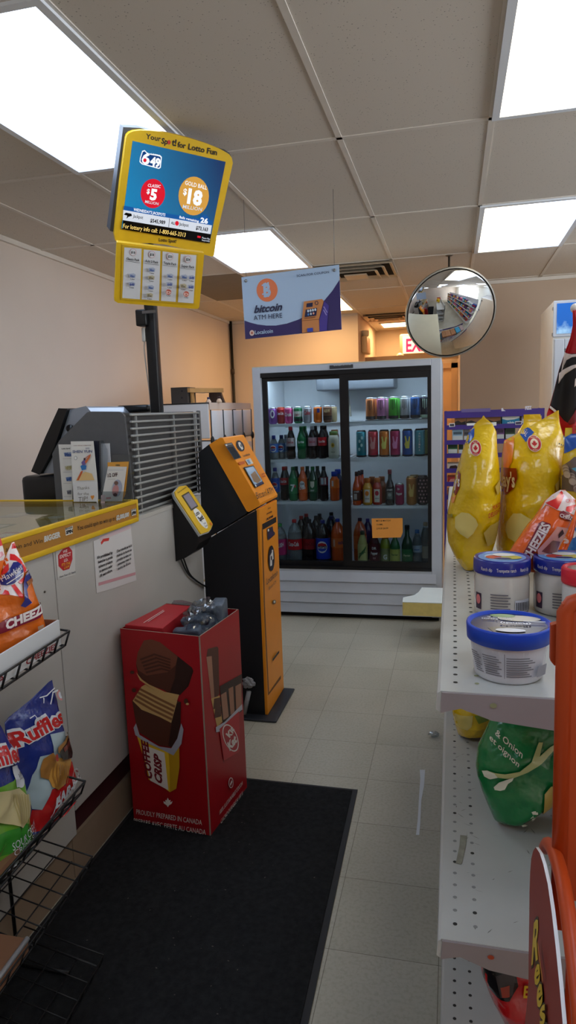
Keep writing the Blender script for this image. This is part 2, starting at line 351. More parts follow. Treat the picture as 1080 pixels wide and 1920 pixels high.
# small emergency light box and exit sign in the passage
g = thing('emergency_light', (-1.06, 8.7, 2.2), 'beige emergency light box high on the passage wall', 'emergency light')
EB = mat('beige_plastic', (214, 190, 156), .45, vary=.04)
MB().box((-1.1, 8.52, 2.2), (-1.03, 8.9, 2.40), EB, .012).build('housing', g)
MB().lathe((-1.06, 8.62, 2.41), [(.02, -.02), (.045, .0), (.05, .05), (.046, .06)], C((236, 228, 210), .3), 16).build('lamp_head', g)
XP = Plane((-.47, 9.55, 2.30), (1, 0, 0), (0, 0, 1))
g = thing('exit_sign', (-.42, 9.55, 2.2), 'exit sign with red letters, partly hidden behind the round mirror', 'exit sign')
b = MB().box((-.71, 9.56, 2.22), (-.23, 9.62, 2.50), EB, .02)
b.art([('p', [(-.2, -.06), (.22, -.06), (.22, .17), (-.2, .17)], mat('exit_glow', (255, 205, 150), .5, emit=.45)),
       ('t', 'EXIT', (-.155, -.035), (.18, -.035), (-.155, .135), mat('exit_red', (240, 20, 50), .5, emit=.9, emc=(255, 16, 50)), .03)], XP, world=True, eps=.002, base=-.006)
b.build('face', g)
b = MB()
for x in (-.705,): b.lathe((x, 9.55, 2.20), [(.02, -.05), (.05, -.03), (.055, .0), (.03, .02)], C((226, 214, 200), .2, metal=.3), 16, Matrix.Rotation(pi/2, 3, 'X'))
b.build('lamp_head', g)
b = MB().box((-.55, 9.57, 2.50), (-.39, 9.6, CEIL), EB); b.build('hanger', g)
# ================================================================ BEVERAGE COOLER
CY = 4.775
STEEL = mat('cooler_white', (196, 202, 212), .35, metal=.15, vary=.05, vscale=6)
CRM = mat('cooler_top_cream', (206, 204, 184), .5, vary=.06, vscale=5)
FRB = mat('door_black', (15, 15, 17), .35)
LINER = mat('cooler_liner', (226, 232, 236), .4, vary=.03)
X0, X1, Z1 = -1.405, -.08, 1.832
OX0, OX1, OZ0, OZ1 = -1.344, -.148, .372, 1.79
g = thing('beverage_cooler', (-.74, 5.15, 0), 'tall white drink cooler with two black-framed sliding glass doors', 'cooler')
b = MB()
b.box((X0, CY, .03), (OX0, 5.55, Z1), STEEL).box((OX1, CY, .03), (X1, 5.55, Z1), STEEL)
b.box((OX0, CY, OZ1), (OX1, 5.55, Z1), STEEL).box((OX0, 5.47, .03), (OX1, 5.55, OZ1), STEEL).box((OX0, CY, .34), (OX1, 5.47, OZ0), STEEL)
b.build('cabinet', g, bevel=.003)
MB().box((X0, CY, Z1), (X1, 5.55, Z1+.006), CRM).build('top_panel', g)
MB().box((OX0, 5.46, OZ0), (OX1, 5.469, OZ1), LINER).box((OX0, CY+.1, OZ0), (OX0+.004, 5.46, OZ1), LINER).box((OX1-.004, CY+.1, OZ0), (OX1, 5.46, OZ1), LINER).build('liner', g)
b = MB(); zz = [.035, .115, .195, .275, .345]
for i in range(4):
    z0, z1 = zz[i]+.004, zz[i+1]
    b.add([(OX0-.03, CY-.016, z0), (OX1+.03, CY-.016, z0), (OX1+.03, CY-.002, z1), (OX0-.03, CY-.002, z1), (OX0-.03, CY+.02, z0), (OX1+.03, CY+.02, z0), (OX1+.03, CY+.02, z1), (OX0-.03, CY+.02, z1)],
          [(0, 1, 2, 3), (4, 5, 6, 7), (0, 1, 5, 4), (3, 2, 6, 7), (0, 3, 7, 4), (1, 2, 6, 5)], STEEL)
b.build('kick_louvre', g)
MB().box((X0+.02, CY+.03, 0), (X1-.02, 5.5, .034), C((14, 13, 13), .8)).build('base', g)
P = Plane((0, CY, 0), (1, 0, 0), (0, 0, 1))
b = MB().box((at(618, 684, y=CY).x, CY-.006, 1.798), (at(662, 684, y=CY).x, CY, 1.822), C((60, 62, 66), .4))
k4 = crop(460, 660, 2.842)
b.art([('t', 'COLDMATIC', k4(470, 75), k4(562, 69), k4(470, 62), C((190, 194, 200), .4), .03)], P, eps=.001, base=.006); b.build('brand_plate', g)
# interior light, evaporator, rail hook
MB().box((OX0+.03, CY+.075, OZ1-.03), (OX1-.03, CY+.1, OZ1-.012), mat('cooler_lamp', (236, 246, 255), .4, emit=7)).build('interior_lamp', g)
MB().box((-1.0, 5.08, 1.66), (-.42, 5.4, 1.77), mat('evaporator_grey', (112, 118, 126), .5, metal=.3, vary=.05), .012).build('evaporator', g)
MB().rod((-.80, 5.36, 1.62), (-.785, 5.36, 1.46), .008, C((200, 196, 180), .4)).build('drain_hose', g)
# shelves
SZ = {'L': [], 'R': []}
WIRE = mat('shelf_wire_white', (232, 238, 242), .35)
for side, xa, xb, rows in (('L', OX0+.006, -.752, (794, 861, 940)), ('R', -.742, OX1-.006, (788, 857, 948))):
    px = 565 if side == 'L' else 730
    for r in rows:
        z = at(px, r, y=CY+.09).z; SZ[side].append(z)
        b = MB(); b.box((xa, CY+.082, z-.02), (xb, CY+.09, z-.001), WIRE)
        n = int((xb-xa)/.03)
        for i in range(n+1):
            x = xa+.004+(xb-xa-.008)*i/n; b.box((x-.0022, CY+.09, z-.0055), (x+.0022, 5.42, z-.001), WIRE)
        for y in (CY+.25, CY+.42, 5.41): b.box((xa, y, z-.011), (xb, y+.006, z-.0056), WIRE)
        b.build('shelf', g)
MB().box((-.757, CY+.12, OZ0), (-.737, CY+.14, OZ1-.1), LINER).build('shelf_post', g)
# doors
GL = glass('door_glass', (232, 240, 244), .05, .9)
def door(x0, x1, y, l, r, tp, bt, z0=OZ0+.002, z1=OZ1-.002):
    d = MB()
    d.box((x0, y, z0), (x0+l, y+.026, z1), FRB).box((x1-r, y, z0), (x1, y+.026, z1), FRB).box((x0+l, y, z1-tp), (x1-r, y+.026, z1), FRB).box((x0+l, y, z0), (x1-r, y+.026, z0+bt), FRB)
    q = d.build('door', g)
    MB().box((x0+l, y+.011, z0+bt), (x1-r, y+.015, z1-tp), GL).build('door_glass', q)
door(OX0, -.74, CY+.034, .036, .03, .055, .045)
door(-.775, OX1, CY+.004, .062, .024, .075, .055)
MB().box((OX0, CY-.004, OZ0-.006), (OX1, CY+.004, OZ0+.014), FRB).build('door_track', g)
MB().box((OX0, CY-.003, OZ1-.03), (OX1, CY+.003, OZ1), FRB).build('door_track', g)
# paper note taped on the right door
k5 = crop(640, 850, 6)
NP = Plane((0, CY-.0015, 0), (1, 0, 0), (0, 0, 1))
b = MB(); OR = C((240, 160, 70), .6)
b.prism(NP, [NP.uv(*k5(*p)) for p in ((340, 733), (690, 728), (692, 890), (668, 946), (350, 952))], 0, .0008, OR)
b.art([('t', 'MIX & MATCH', k5(392, 768), k5(552, 764), k5(392, 750), INK), ('t', '710ML', k5(396, 810), k5(470, 806), k5(396, 794), INK), ('t', '2 FOR $4.99', k5(397, 856), k5(528, 850), k5(397, 838), INK)], NP, base=.0008)
b.build('price_note', label='orange paper price note taped on the right cooler door', cat='note')
# ---------------------------------------------------------------- drinks
def cyl_pt(c, r):
    c = Vector(c)
    return lambda u, v, off: c+Vector(((r+off)*cos(-pi/2+u/r), (r+off)*sin(-pi/2+u/r), v))
ALU = mat('can_aluminium', (200, 204, 208), .25, metal=.9)
def wmat(c): return mat('can_%d_%d_%d' % c, c, .28, metal=.35, coat=.4)
PLACED = []
def seat(x, y, z, r):
    x = max(OX0+.014+r, min(OX1-.014-r, x))
    if x < -.747: x = min(x, -.76-r)
    else: x = max(x, -.734+r)
    while any(abs(z-c) < .05 and (x-a)**2+(y-b_)**2 < (r+q+.0012)**2 for a, b_, c, q in PLACED): y += .004
    PLACED.append((x, y, z, r)); return x, y
def can(px, py, y, z, h, r, col, label, art=(), lid=None, group='drink cans in the cooler'):
    z += .0006; x, y = seat(at(px, py, y=y).x, y, z, r); g = thing('drink_can', (x, y, z), label, 'can', group); m = wmat(col)
    b = MB().lathe((x, y, z), [(r*.72, 0), (r*.8, .003), (r, .012), (r, h-.018), (r*.96, h-.011)], m, 20)
    it = []
    for a in art:
        if a[0] == 't': w = a[3]; it.append(('t', a[1], (-w/2+a[2], a[4]*h), (w/2+a[2], a[4]*h), (-w/2+a[2], a[4]*h+a[5]), C(a[6], .4), .03))
        elif a[0] == 'e': it.append(('e', (a[1], a[2]*h), a[3], a[4], C(a[5], .4)))
        elif a[0] == 'b': it.append(('p', [(-pi*r*.55, a[1]*h), (pi*r*.55, a[1]*h), (pi*r*.55, a[2]*h), (-pi*r*.55, a[2]*h)], C(a[3], .35)))
        elif a[0] == 'p': it.append(('p', [(u, v*h) for u, v in a[1]], C(a[2], .4)))
    if it: b.art(it, None, pt=cyl_pt((x, y, z), r), eps=.0003, step=.012, world=True)
    b.build('body', g)
    MB().lathe((x, y, z), [(r*.96, h-.011), (r*.82, h-.004), (r*.82, h), (r*.76, h-.003), (r*.3, h-.004)], mat('lid_%d_%d_%d' % lid, lid, .25, metal=.8) if lid else ALU, 20).build('lid', g)
def hand(c): return [('p', [(-.012, .3), (.014, .3), (.018, .5), (.022, .72), (.014, .74), (.006, .56), (.0, .56), (-.008, .76), (-.018, .74), (-.012, .54), (-.02, .46)], c)]
Y1 = CY+.135
zL, zR = SZ['L'], SZ['R']
W_ = (240, 240, 240)
r0 = .0325
for px, col, lab, art, lid in (
    (506.5, (120, 60, 160), 'purple drink can, first on the top left cooler shelf', [('e', .004, .6, .016, .03, W_), ('e', .006, .6, .009, .018, (90, 40, 130))], None),
    (524.5, (205, 30, 45), 'red cola can on the top left cooler shelf', [('t', 'Coca-Cola', 0, .052, .55, .02, W_)], (220, 90, 60)),
    (541.5, (226, 84, 150), 'pink soda can on the top left cooler shelf', [('t', 'Crush', 0, .05, .45, .026, W_)], None),
    (559, (22, 120, 70), 'green ginger ale can on the top left cooler shelf', [('b', .4, .72, (226, 226, 214)), ('t', 'DRY', 0, .034, .44, .016, (170, 30, 40)), ('b', .12, .3, (20, 24, 20))], None),
    (576.5, (176, 178, 186), 'silver cola can on the top left cooler shelf', [('t', 'Coke', .004, .046, .5, .03, (180, 24, 40))], None),
    (596, (236, 120, 36), 'orange soda can on the top left cooler shelf', [('p', [(.0, .6), (.02, .6), (.02, .85), (0, .85)], (60, 60, 130))], None),
    (614, (120, 78, 50), 'brown root beer can on the top left cooler shelf', [('t', 'A&W', 0, .05, .6, .024, (230, 200, 150)), ('b', .14, .4, (60, 38, 26))], None)):
    can(px, 775, Y1, zL[0], .122, r0, col, lab, art, lid)
can(624, 775, Y1+.09, zL[0], .122, r0, (190, 170, 130), 'tan can at the end of the top left cooler shelf')
for px, col, lab, art in (
    (694.5, (206, 120, 60), 'tall copper energy drink can on the top right cooler shelf', []),
    (715, (206, 130, 180), 'tall pink energy drink can on the top right cooler shelf', []),
    (737.5, (80, 190, 60), 'tall green energy drink can on the top right cooler shelf', []),
    (758.5, (204, 208, 214), 'tall silver energy drink can on the top right cooler shelf', []),
    (778.5, (60, 110, 180), 'tall blue energy drink can on the top right cooler shelf', []),
    (799, (40, 40, 60), 'tall dark energy drink can, last on the top right cooler shelf', [])):
    tc = (30, 30, 34) if sum(col) > 300 else (200, 230, 200)
    can(px, 765, Y1, zR[0]+.006, .157, .0335, col, lab, [('p', [(-.014, .5), (-.010, .45), (-.011, .85), (-.016, .85)], tc), ('p', [(-.002, .4), (.002, .45), (.002, .85), (-.003, .85)], tc), ('p', [(.011, .45), (.014, .5), (.015, .85), (.010, .85)], tc), ('b', .02, .16, tc)])
for i, px in enumerate((700, 722, 742, 762)):
    can(px, 765, Y1+.1, zR[0]+.006, .157, .0335, ((206, 120, 60), (206, 130, 180), (80, 190, 60), (204, 208, 214))[i], 'tall %s energy drink can in the second row of the top right shelf' % ('copper', 'pink', 'green', 'silver')[i])
MB().box((at(685, 787, y=CY+.1).x, CY+.095, zR[0]), (OX1-.01, CY+.2, zR[0]+.005), C((60, 62, 66), .6)).build('shelf_liner', label='dark plastic liner strip under the energy drink cans', cat='shelf liner')
for px, col, lab, art in (
    (677.5, (30, 150, 165), 'tall teal iced tea can, first on the second right cooler shelf', [('l', [(-.02, .09), (.0, .12), (-.01, .15), (.02, .17)], .006, (170, 225, 225))]),
    (699.5, (214, 50, 70), 'tall red fruit drink can with a hand print', hand((236, 150, 150))),
    (720.5, (232, 130, 40), 'tall orange-yellow fruit drink can with a hand print', hand((240, 226, 110))),
    (741, (196, 40, 100), 'tall magenta fruit drink can with a hand print', hand((240, 140, 190))),
    (764, (40, 100, 190), 'tall blue fruit drink can with a yellow hand print', hand((236, 220, 90))),
    (787, (100, 190, 205), 'tall pale turquoise iced tea can with lettering up its side', [('V', 0)]),
    (803, (190, 200, 120), 'tall yellow-green can at the end of the second right cooler shelf', [])):
    a2 = []
    for a in art:
        if a[0] == 'l':
            for k in range(4): a2.append(('e', (-.012, .006, -.008, .01)[k], (.3, .45, .6, .72)[k], .008, .012, (170, 225, 225)))
        elif a[0] == 'V': a2 += [('t', c, 0, .012, .2+i*.1, .013, (240, 250, 250)) for i, c in enumerate('ARIZONA')]
        else: a2.append(a)
    can(px, 830, Y1, zR[1], .193, .0365, col, lab, a2 + [('b', .02, .07, (24, 24, 28))], (60, 60, 64))
can(749, 920, Y1, zR[2], .157, .033, (170, 30, 90), 'crimson soda can on the third right cooler shelf', [('t', 'Dr', -.004, .016, .7, .014, W_), ('t', 'Pepper', 0, .044, .48, .018, W_)])
can(771.5, 910, Y1, zR[2], .205, .0375, (200, 130, 60), 'tall copper fruit drink can with a hand print, third right shelf', hand((236, 196, 110)), (190, 150, 90))
can(777, 910, Y1+.09, zR[2], .205, .0375, (190, 120, 70), 'tall copper can standing behind the hand print can', (), (190, 150, 90))
can(792.5, 910, Y1, zR[2], .21, .0375, (50, 40, 48), 'tall black chequered can at the end of the third right shelf', [('p', [(x, z), (x+.011, z), (x+.011, z+.055), (x, z+.055)], (190, 150, 160)) for i, z in enumerate((.1, .22, .34, .46, .58, .7, .82)) for x in ((-.03, -.008, .014) if i % 2 else (-.019, .003, .025))], (80, 70, 70))
# bottles
def liquid(c): return mat('liquid_%d_%d_%d' % c, c, .12, coat=.5)
PET = mat('clear_plastic_bottle', (210, 222, 226), .08, trans=.75)
PROF = {  # (radius share, height share)
 'pet': [(.72, 0), (.95, .02), (1, .05), (1, .2), (.93, .26), (.97, .32), (1, .36), (1, .56), (.97, .62), (.8, .74), (.5, .86), (.38, .91), (.38, .95)],
 'big': [(.75, 0), (1, .03), (1, .22), (.97, .27), (1, .33), (1, .62), (.93, .7), (.7, .82), (.35, .91), (.27, .95)],
 'juice': [(.85, 0), (1, .03), (1, .45), (.98, .6), (.8, .72), (.6, .78), (.56, .84), (.56, .88)],
 'glass': [(.9, 0), (1, .02), (1, .5), (.85, .62), (.5, .76), (.38, .86), (.36, .97)],
 'wine': [(.9, 0), (1, .02), (1, .5), (.8, .62), (.42, .74), (.36, .96)],
 'jar': [(.9, 0), (1, .03), (1, .74), (.85, .82), (.66, .86), (.66, .9)]}
def bottle(px, py, y, z, h, r, col, label, cap, kind='pet', fill=.9, lab=None, art=(), clear=None, group='drink bottles in the cooler'):
    """lab = (z0, z1, colour) wrap label as shares of the height"""
    z += .0006; x, y = seat(at(px, py, y=y).x, y, z, r*1.03); g = thing('drink_bottle', (x, y, z), label, 'bottle', group)
    pr = [(a*r, b*h) for a, b in PROF[kind]]
    pr2 = [(a*r*.94, b*h+(.004 if i == 0 else 0)) for i, (a, b) in enumerate(PROF[kind]) if b <= fill]
    if clear:
        MB().lathe((x, y, z), pr, PET, 20).build('body', g); MB().lathe((x, y, z), pr2, liquid(col), 20).build('drink', g)
    else: MB().lathe((x, y, z), pr, liquid(col), 20).build('body', g)
    top = pr[-1]; cr = max(top[0]*1.18, r*.3 if kind != 'big' else r*.27)
    if cap: MB().lathe((x, y, z), [(cr, top[1]-.012 if kind in ('pet', 'big') else top[1]-.018), (cr, top[1]+.012), (cr*.9, top[1]+.015)], C(cap, .4), 16).build('cap', g)
    if lab:
        b = MB(); z0, z1 = lab[0]*h, lab[1]*h; rr = r*1.015
        b.lathe((x, y, z), [(rr, z0), (rr, z1)], C(lab[2], .35), 24, cap0=False, cap1=False)
        it = []
        for a in art:
            if a[0] == 't': w = a[3]; it.append(('t', a[1], (a[2]-w/2, a[4]*h), (a[2]+w/2, a[4]*h+(a[7] if len(a) > 7 else 0)), (a[2]-w/2, a[4]*h+a[5]), C(a[6], .4), .03))
            elif a[0] == 'e': it.append(('e', (a[1], a[2]*h), a[3], a[4], C(a[5], .4)))
            elif a[0] == 'p': it.append(('p', [(u, v*h) for u, v in a[1]], C(a[2], .4)))
        if it: b.art(it, None, pt=cyl_pt((x, y, z), rr), eps=.0004, step=.01, world=True)
        b.build('wrap_label', g)
COLA = (26, 14, 12); CLR = (120, 132, 138)
def pepsi(s=1, zc=.47): return [('e', 0, zc, .024*s, .026*s, W_), ('p', [(-.022*s, zc+.02), (.022*s, zc+.02), (.017*s, zc+.075), (0, zc+.1), (-.017*s, zc+.075)], (200, 30, 40)), ('p', [(-.022*s, zc-.03), (.022*s, zc-.03), (.014*s, zc-.08), (0, zc-.1), (-.014*s, zc-.08)], (40, 70, 190)), ('t', 'PEPSI', 0, .04*s, zc-.022, .010*s, (14, 16, 40))]
Y2, z2 = CY+.13, zL[1]
S, N = .0325, .235
second = 'second left cooler shelf'
bottle(511.5, 840, Y2, z2, .17, S, (50, 70, 110), 'small cola bottle with blue round logo, first on the '+second, (40, 60, 150), lab=(.3, .68, (60, 110, 190)), art=pepsi(), clear=1)
bottle(525, 840, Y2, z2, .17, S, (70, 84, 110), 'small cola bottle with round logo, next to the first', (60, 70, 120), lab=(.3, .68, (80, 120, 180)), art=pepsi(), clear=1)
bottle(535.5, 840, Y2+.09, z2, .17, S, CLR, 'small clear bottle standing behind on the '+second, (120, 120, 130), clear=1)
for px, c, cp, lb, tx, lab in (
    (545.5, COLA, (210, 30, 40), (200, 180, 180), (180, 30, 40), 'cola bottle with red cap and pale label, '),
    (565.5, (16, 96, 50), (30, 130, 70), (30, 120, 66), (230, 236, 226), 'green ginger ale bottle with white label patch, '),
    (586, COLA, (180, 180, 184), (190, 150, 160), (170, 24, 40), 'cola bottle with grey cap and pale red label, '),
    (604.5, COLA, (24, 20, 20), (190, 26, 36), (240, 220, 220), 'cola bottle with black cap and red label, ')):
    bottle(px, 830, Y2, z2, N, S+.001, c, lab+second, cp, lab=(.4, .66, lb), art=[('t', 'Coca-Cola' if c == COLA else 'Sprite', 0, .05, .5, .016, tx)])
for px, c in ((572, (20, 70, 40)), (592, COLA), (609.5, COLA)):
    bottle(px, 830, Y2+.09, z2, N, S, c, 'bottle in the second row of the second left shelf, behind the %s bottle' % {572: 'green', 592: 'grey-capped', 609.5: 'red-labelled'}[px], (40, 120, 60) if c != COLA else (30, 24, 24))
bottle(625.5, 835, Y2, z2, .2, .0385, (206, 208, 190), 'squat pale drink bottle with green lid and yellow flower label', (90, 130, 70), 'jar', lab=(.12, .68, (216, 214, 196)), art=[('e', 0, .48, .013, .017, (236, 190, 60)), ('e', 0, .48, .006, .008, (150, 110, 40)), ('t', 'PURE LEAF', 0, .03, .22, .006, (80, 90, 60))])
bottle(628, 835, Y2+.1, z2, .21, .034, (120, 60, 30), 'amber bottle with brown cap behind the pale squat bottle', (130, 80, 40), 'jar')
third = 'third left cooler shelf'; z3 = zL[2]
bottle(513, 910, Y2, z3, .245, S, (40, 40, 60), 'cola bottle with blue label and round logo, first on the '+third, (40, 54, 150), lab=(.28, .7, (30, 80, 180)), art=pepsi(), clear=1)
bottle(531, 910, Y2, z3, .25, S, COLA, 'cola bottle with red label, second on the '+third, (210, 50, 50), lab=(.47, .68, (206, 40, 46)), art=[('t', 'Coca-Cola', 0, .05, .54, .018, W_)])
bottle(550, 910, Y2, z3, .25, S+.001, (20, 110, 62), 'green lemon-lime bottle with big white 7 on the '+third, (26, 110, 60), lab=(.22, .68, (24, 130, 72)), art=[('t', '7', .002, .034, .3, .05, W_), ('e', .02, .44, .007, .009, (210, 40, 50))])
bottle(568, 910, Y2, z3, .25, S+.001, (226, 96, 36), 'orange soda bottle with white lettering on the '+third, (220, 110, 50), lab=(.24, .68, (234, 104, 40)), art=[('e', 0, .5, .02, .024, W_), ('t', 'Crush', 0, .05, .34, .022, W_, .006), ('t', 'Crush', 0, .03, .49, .013, (40, 40, 60))])
bottle(587, 910, Y2, z3, .25, S, (16, 66, 40), 'dark green ginger ale bottle with shield label on the '+third, (24, 110, 56), lab=(.26, .6, (24, 104, 58)), art=[('p', [(-.014, .44), (0, .38), (.014, .44), (.016, .58), (-.016, .58)], (226, 220, 200)), ('t', 'DRY', 0, .03, .29, .012, W_)])
bottle(607.5, 910, Y2, z3, .25, S, COLA, 'dark cola bottle with barcode label on the '+third, (30, 26, 28), lab=(.46, .7, (120, 40, 54)), art=[('p', [(-.018, .49), (.004, .49), (.004, .68), (-.018, .68)], (190, 206, 214)), ('p', [(.01, .49), (.022, .49), (.022, .68), (.01, .68)], (226, 226, 226))])
bottle(627.5, 915, Y2, z3, .225, .0345, (230, 96, 30), 'orange juice bottle with blue cap on the '+third, (40, 70, 190), 'juice', lab=(.42, .7, (240, 120, 40)), art=[('p', [(-.016, .48), (-.002, .48), (-.002, .66), (-.016, .66)], (236, 216, 210))])
bottle(634, 915, Y2+.09, z3, .235, .034, (60, 70, 110), 'dark bottle with blue cap behind the orange juice bottle', (40, 70, 190), 'juice')
for px in (536, 556, 577, 596): bottle(px, 905, Y2+.1, z3, .245, S, (30, 40, 30), 'dark bottle in the second row of the third left shelf, behind the %s' % {536: 'red label cola', 556: 'green 7 bottle', 577: 'orange soda', 596: 'shield label bottle'}[px], (34, 70, 50) if px != 536 else (150, 40, 40))
zf = OZ0+.005
b2 = 'on the cooler floor behind the left door'
YB = CY+.15
bottle(526, 1020, YB, zf, .30, .05, (210, 60, 120), 'large pink soda bottle with green cap '+b2, (50, 170, 80), 'big', .7, (.22, .62, (216, 60, 124)), [('t', 'CRUSH', 0, .075, .38, .03, W_, .02)], 1)
bottle(553, 1020, YB, zf, .335, .054, COLA, 'large cola bottle with bright red label, second '+b2, (220, 36, 44), 'big', .7, (.32, .56, (214, 36, 44)), [('t', 'Coca-Cola', 0, .085, .41, .032, W_)], 1)
bottle(579, 1020, YB, zf, .33, .054, COLA, 'large cola bottle with darker red label, third '+b2, (30, 26, 28), 'big', .82, (.32, .56, (170, 28, 36)), [('t', 'Coca-Cola', 0, .085, .41, .03, (110, 16, 22))])
bottle(606, 1020, YB, zf, .33, .054, COLA, 'large blue label cola bottle '+b2, (50, 60, 150), 'big', .82, (.12, .6, (24, 60, 190)), pepsi(1.7, .4))
bottle(632.5, 1020, YB, zf, .335, .053, (226, 92, 30), 'large orange soda bottle with blue cap '+b2, (44, 60, 170), 'big', .82, (.36, .58, (240, 110, 36)), [('p', [(-.03, .39), (-.014, .39), (-.014, .55), (-.03, .55)], (236, 190, 160)), ('t', 'FANTA', .03, .04, .44, .022, (40, 50, 110))])
for px, cp, c, nm in ((566, (180, 40, 44), COLA, 'red'), (575.5, (190, 40, 44), COLA, 'bright red'), (593, (40, 36, 40), COLA, 'grey'), (600, (30, 28, 30), COLA, 'black'), (619, (24, 22, 26), COLA, 'jet black'), (622, (40, 50, 110), (20, 22, 40), 'navy')):
    dy = .13 if px in (566, 593, 622) else .24
    bottle(px, 1010, YB+dy, zf, .34, .05, c, 'large cola bottle with %s cap in the back rows' % nm, cp, 'big')
# right side, third shelf and floor
third = 'third right cooler shelf'; z3 = zR[2]
for k, (px, dy) in enumerate(((669, 0), (674.5, .07), (679, .14))):
    bottle(px, 915, Y1+dy, z3, .235, .032, (214, 80, 26), 'orange soda glass bottle, %s of three on the %s' % (('first', 'second', 'last')[k], third), (50, 40, 36), 'glass', lab=(.14, .46, (70, 44, 34)), art=[('t', "JONE'S", 0, .04, .4, .01, W_), ('p', [(-.02, .18), (.004, .18), (.004, .36), (-.02, .36)], (196, 190, 186))])
for px, c, lc, lab in ((689, (226, 170, 60), (236, 140, 50), 'yellow juice bottle with orange cap'), (707, (200, 60, 40), (200, 40, 60), 'red juice bottle with orange cap')):
    bottle(px, 920, Y1, z3, .205, .034, c, lab+' on the '+third, (216, 120, 50), 'juice', lab=(.08, .62, c), art=[('p', [(-.02, .1), (.02, .1), (.022, .56), (-.022, .56)], (232, 226, 214)), ('e', 0, .42, .014, .018, lc), ('t', 'ORANGE' if lc[1] > 100 else 'APPLE', 0, .03, .22, .006, (60, 60, 60))])
    bottle(px+9, 920, Y1+.1, z3, .205, .034, (150, 80, 40), 'amber juice bottle behind the '+lab.split(' bottle')[0]+' one', (170, 96, 50), 'juice')
bottle(731, 915, Y1, z3, .25, .033, (18, 16, 20), 'black bottle with pale label on the '+third, (150, 60, 70), 'wine', lab=(.14, .5, (40, 42, 44)), art=[('t', "JONE'S", 0, .044, .42, .012, (226, 226, 226)), ('p', [(-.02, .18), (.02, .18), (.02, .38), (-.02, .38)], (110, 116, 112)), ('e', .0, .3, .012, .012, (170, 176, 170))])
bt = 'on the cooler floor behind the right door'
bottle(664, 1020, YB+.1, zf, .33, .05, (190, 80, 30), 'large orange bottle with dark cap '+bt, (40, 34, 60), 'big', lab=(.3, .6, (200, 92, 40)))
bottle(688, 1020, YB+.12, zf, .31, .045, (30, 34, 90), 'dark bottle with blue cap '+bt, (50, 60, 150), 'big')
bottle(680, 1025, YB, zf, .245, .037, (196, 196, 120), 'lemon-lime bottle with slanted lettering '+bt, (60, 90, 60), lab=(.12, .62, (204, 204, 130)), art=[('t', 'mist', 0, .05, .26, .03, (30, 60, 40), .03, .03), ('p', [(-.03, .15), (.03, .5), (.03, .58), (-.03, .24)], (60, 110, 60))])
bottle(702.5, 1025, YB, zf, .235, .04, (70, 18, 30), 'dark red pepper soda bottle '+bt, (110, 30, 40), lab=(.12, .66, (84, 20, 36)), art=[('t', 'DR', 0, .032, .5, .018, W_), ('t', 'Pepper', 0, .052, .34, .02, W_), ('t', '23', 0, .02, .2, .012, (200, 160, 170))])
bottle(721.5, 1025, YB, zf, .235, .038, (176, 190, 60), 'pale green sports drink bottle with orange cap '+bt, (230, 110, 40), 'juice', lab=(.1, .5, (160, 168, 110)), art=[('t', 'G', .002, .028, .16, .035, W_)])
bottle(740.5, 1020, YB, zf, .26, .038, (50, 110, 60), 'green bottle with yellow label '+bt, (60, 110, 60), 'wine', lab=(.08, .46, (190, 196, 96)), art=[('t', 'Perrier', 0, .05, .28, .014, (30, 90, 40))])
bottle(763.5, 1015, YB, zf, .29, .041, (24, 66, 40), 'tall green bottle with black cap '+bt, (24, 26, 24), 'wine', lab=(.1, .42, (46, 110, 66)), art=[('t', 'Perrier', 0, .05, .24, .014, (200, 206, 170))])
bottle(781.5, 1025, YB, zf, .25, .036, (120, 160, 190), 'clear water bottle with pale blue label '+bt, (90, 140, 200), lab=(.36, .56, (190, 210, 226)), art=[('t', 'water', 0, .044, .42, .014, (60, 110, 170))], clear=1)
bottle(802.5, 1020, YB, zf, .30, .036, (170, 160, 140), 'clear bottle with cream label at the end '+bt, (216, 190, 150), lab=(.12, .42, (214, 204, 180)), clear=1)
# foam slab bench by the cooler
FOAM = mat('yellow_foam', (222, 200, 120), .8, vary=.08, vscale=30); TOPW = mat('bench_top_white', (226, 230, 224), .5, vary=.03)
g = thing('low_bench', (-.1, 4.42, 0), 'low bench with white top and thick yellow foam edge beside the cooler', 'bench')
Q = Plane((0, 0, .16), (1, 0, 0), (0, 1, 0))
o = [(-.315, 4.25), (.25, 4.25), (.25, 4.62), (-.21, 4.62), (-.225, 4.5), (-.25, 4.42), (-.29, 4.38), (-.318, 4.35)]
MB().prism(Q, o, .04, .125, FOAM).build('cushion', g, bevel=.006)
MB().prism(Q, o, .1255, .13, TOPW).build('top_sheet', g)
for x, y in ((-.03, 4.29), (.2, 4.29), (-.03, 4.58), (.2, 4.58)): MB().box((x-.02, y-.02, 0), (x+.02, y+.02, .2), TOPW).build('leg', g)
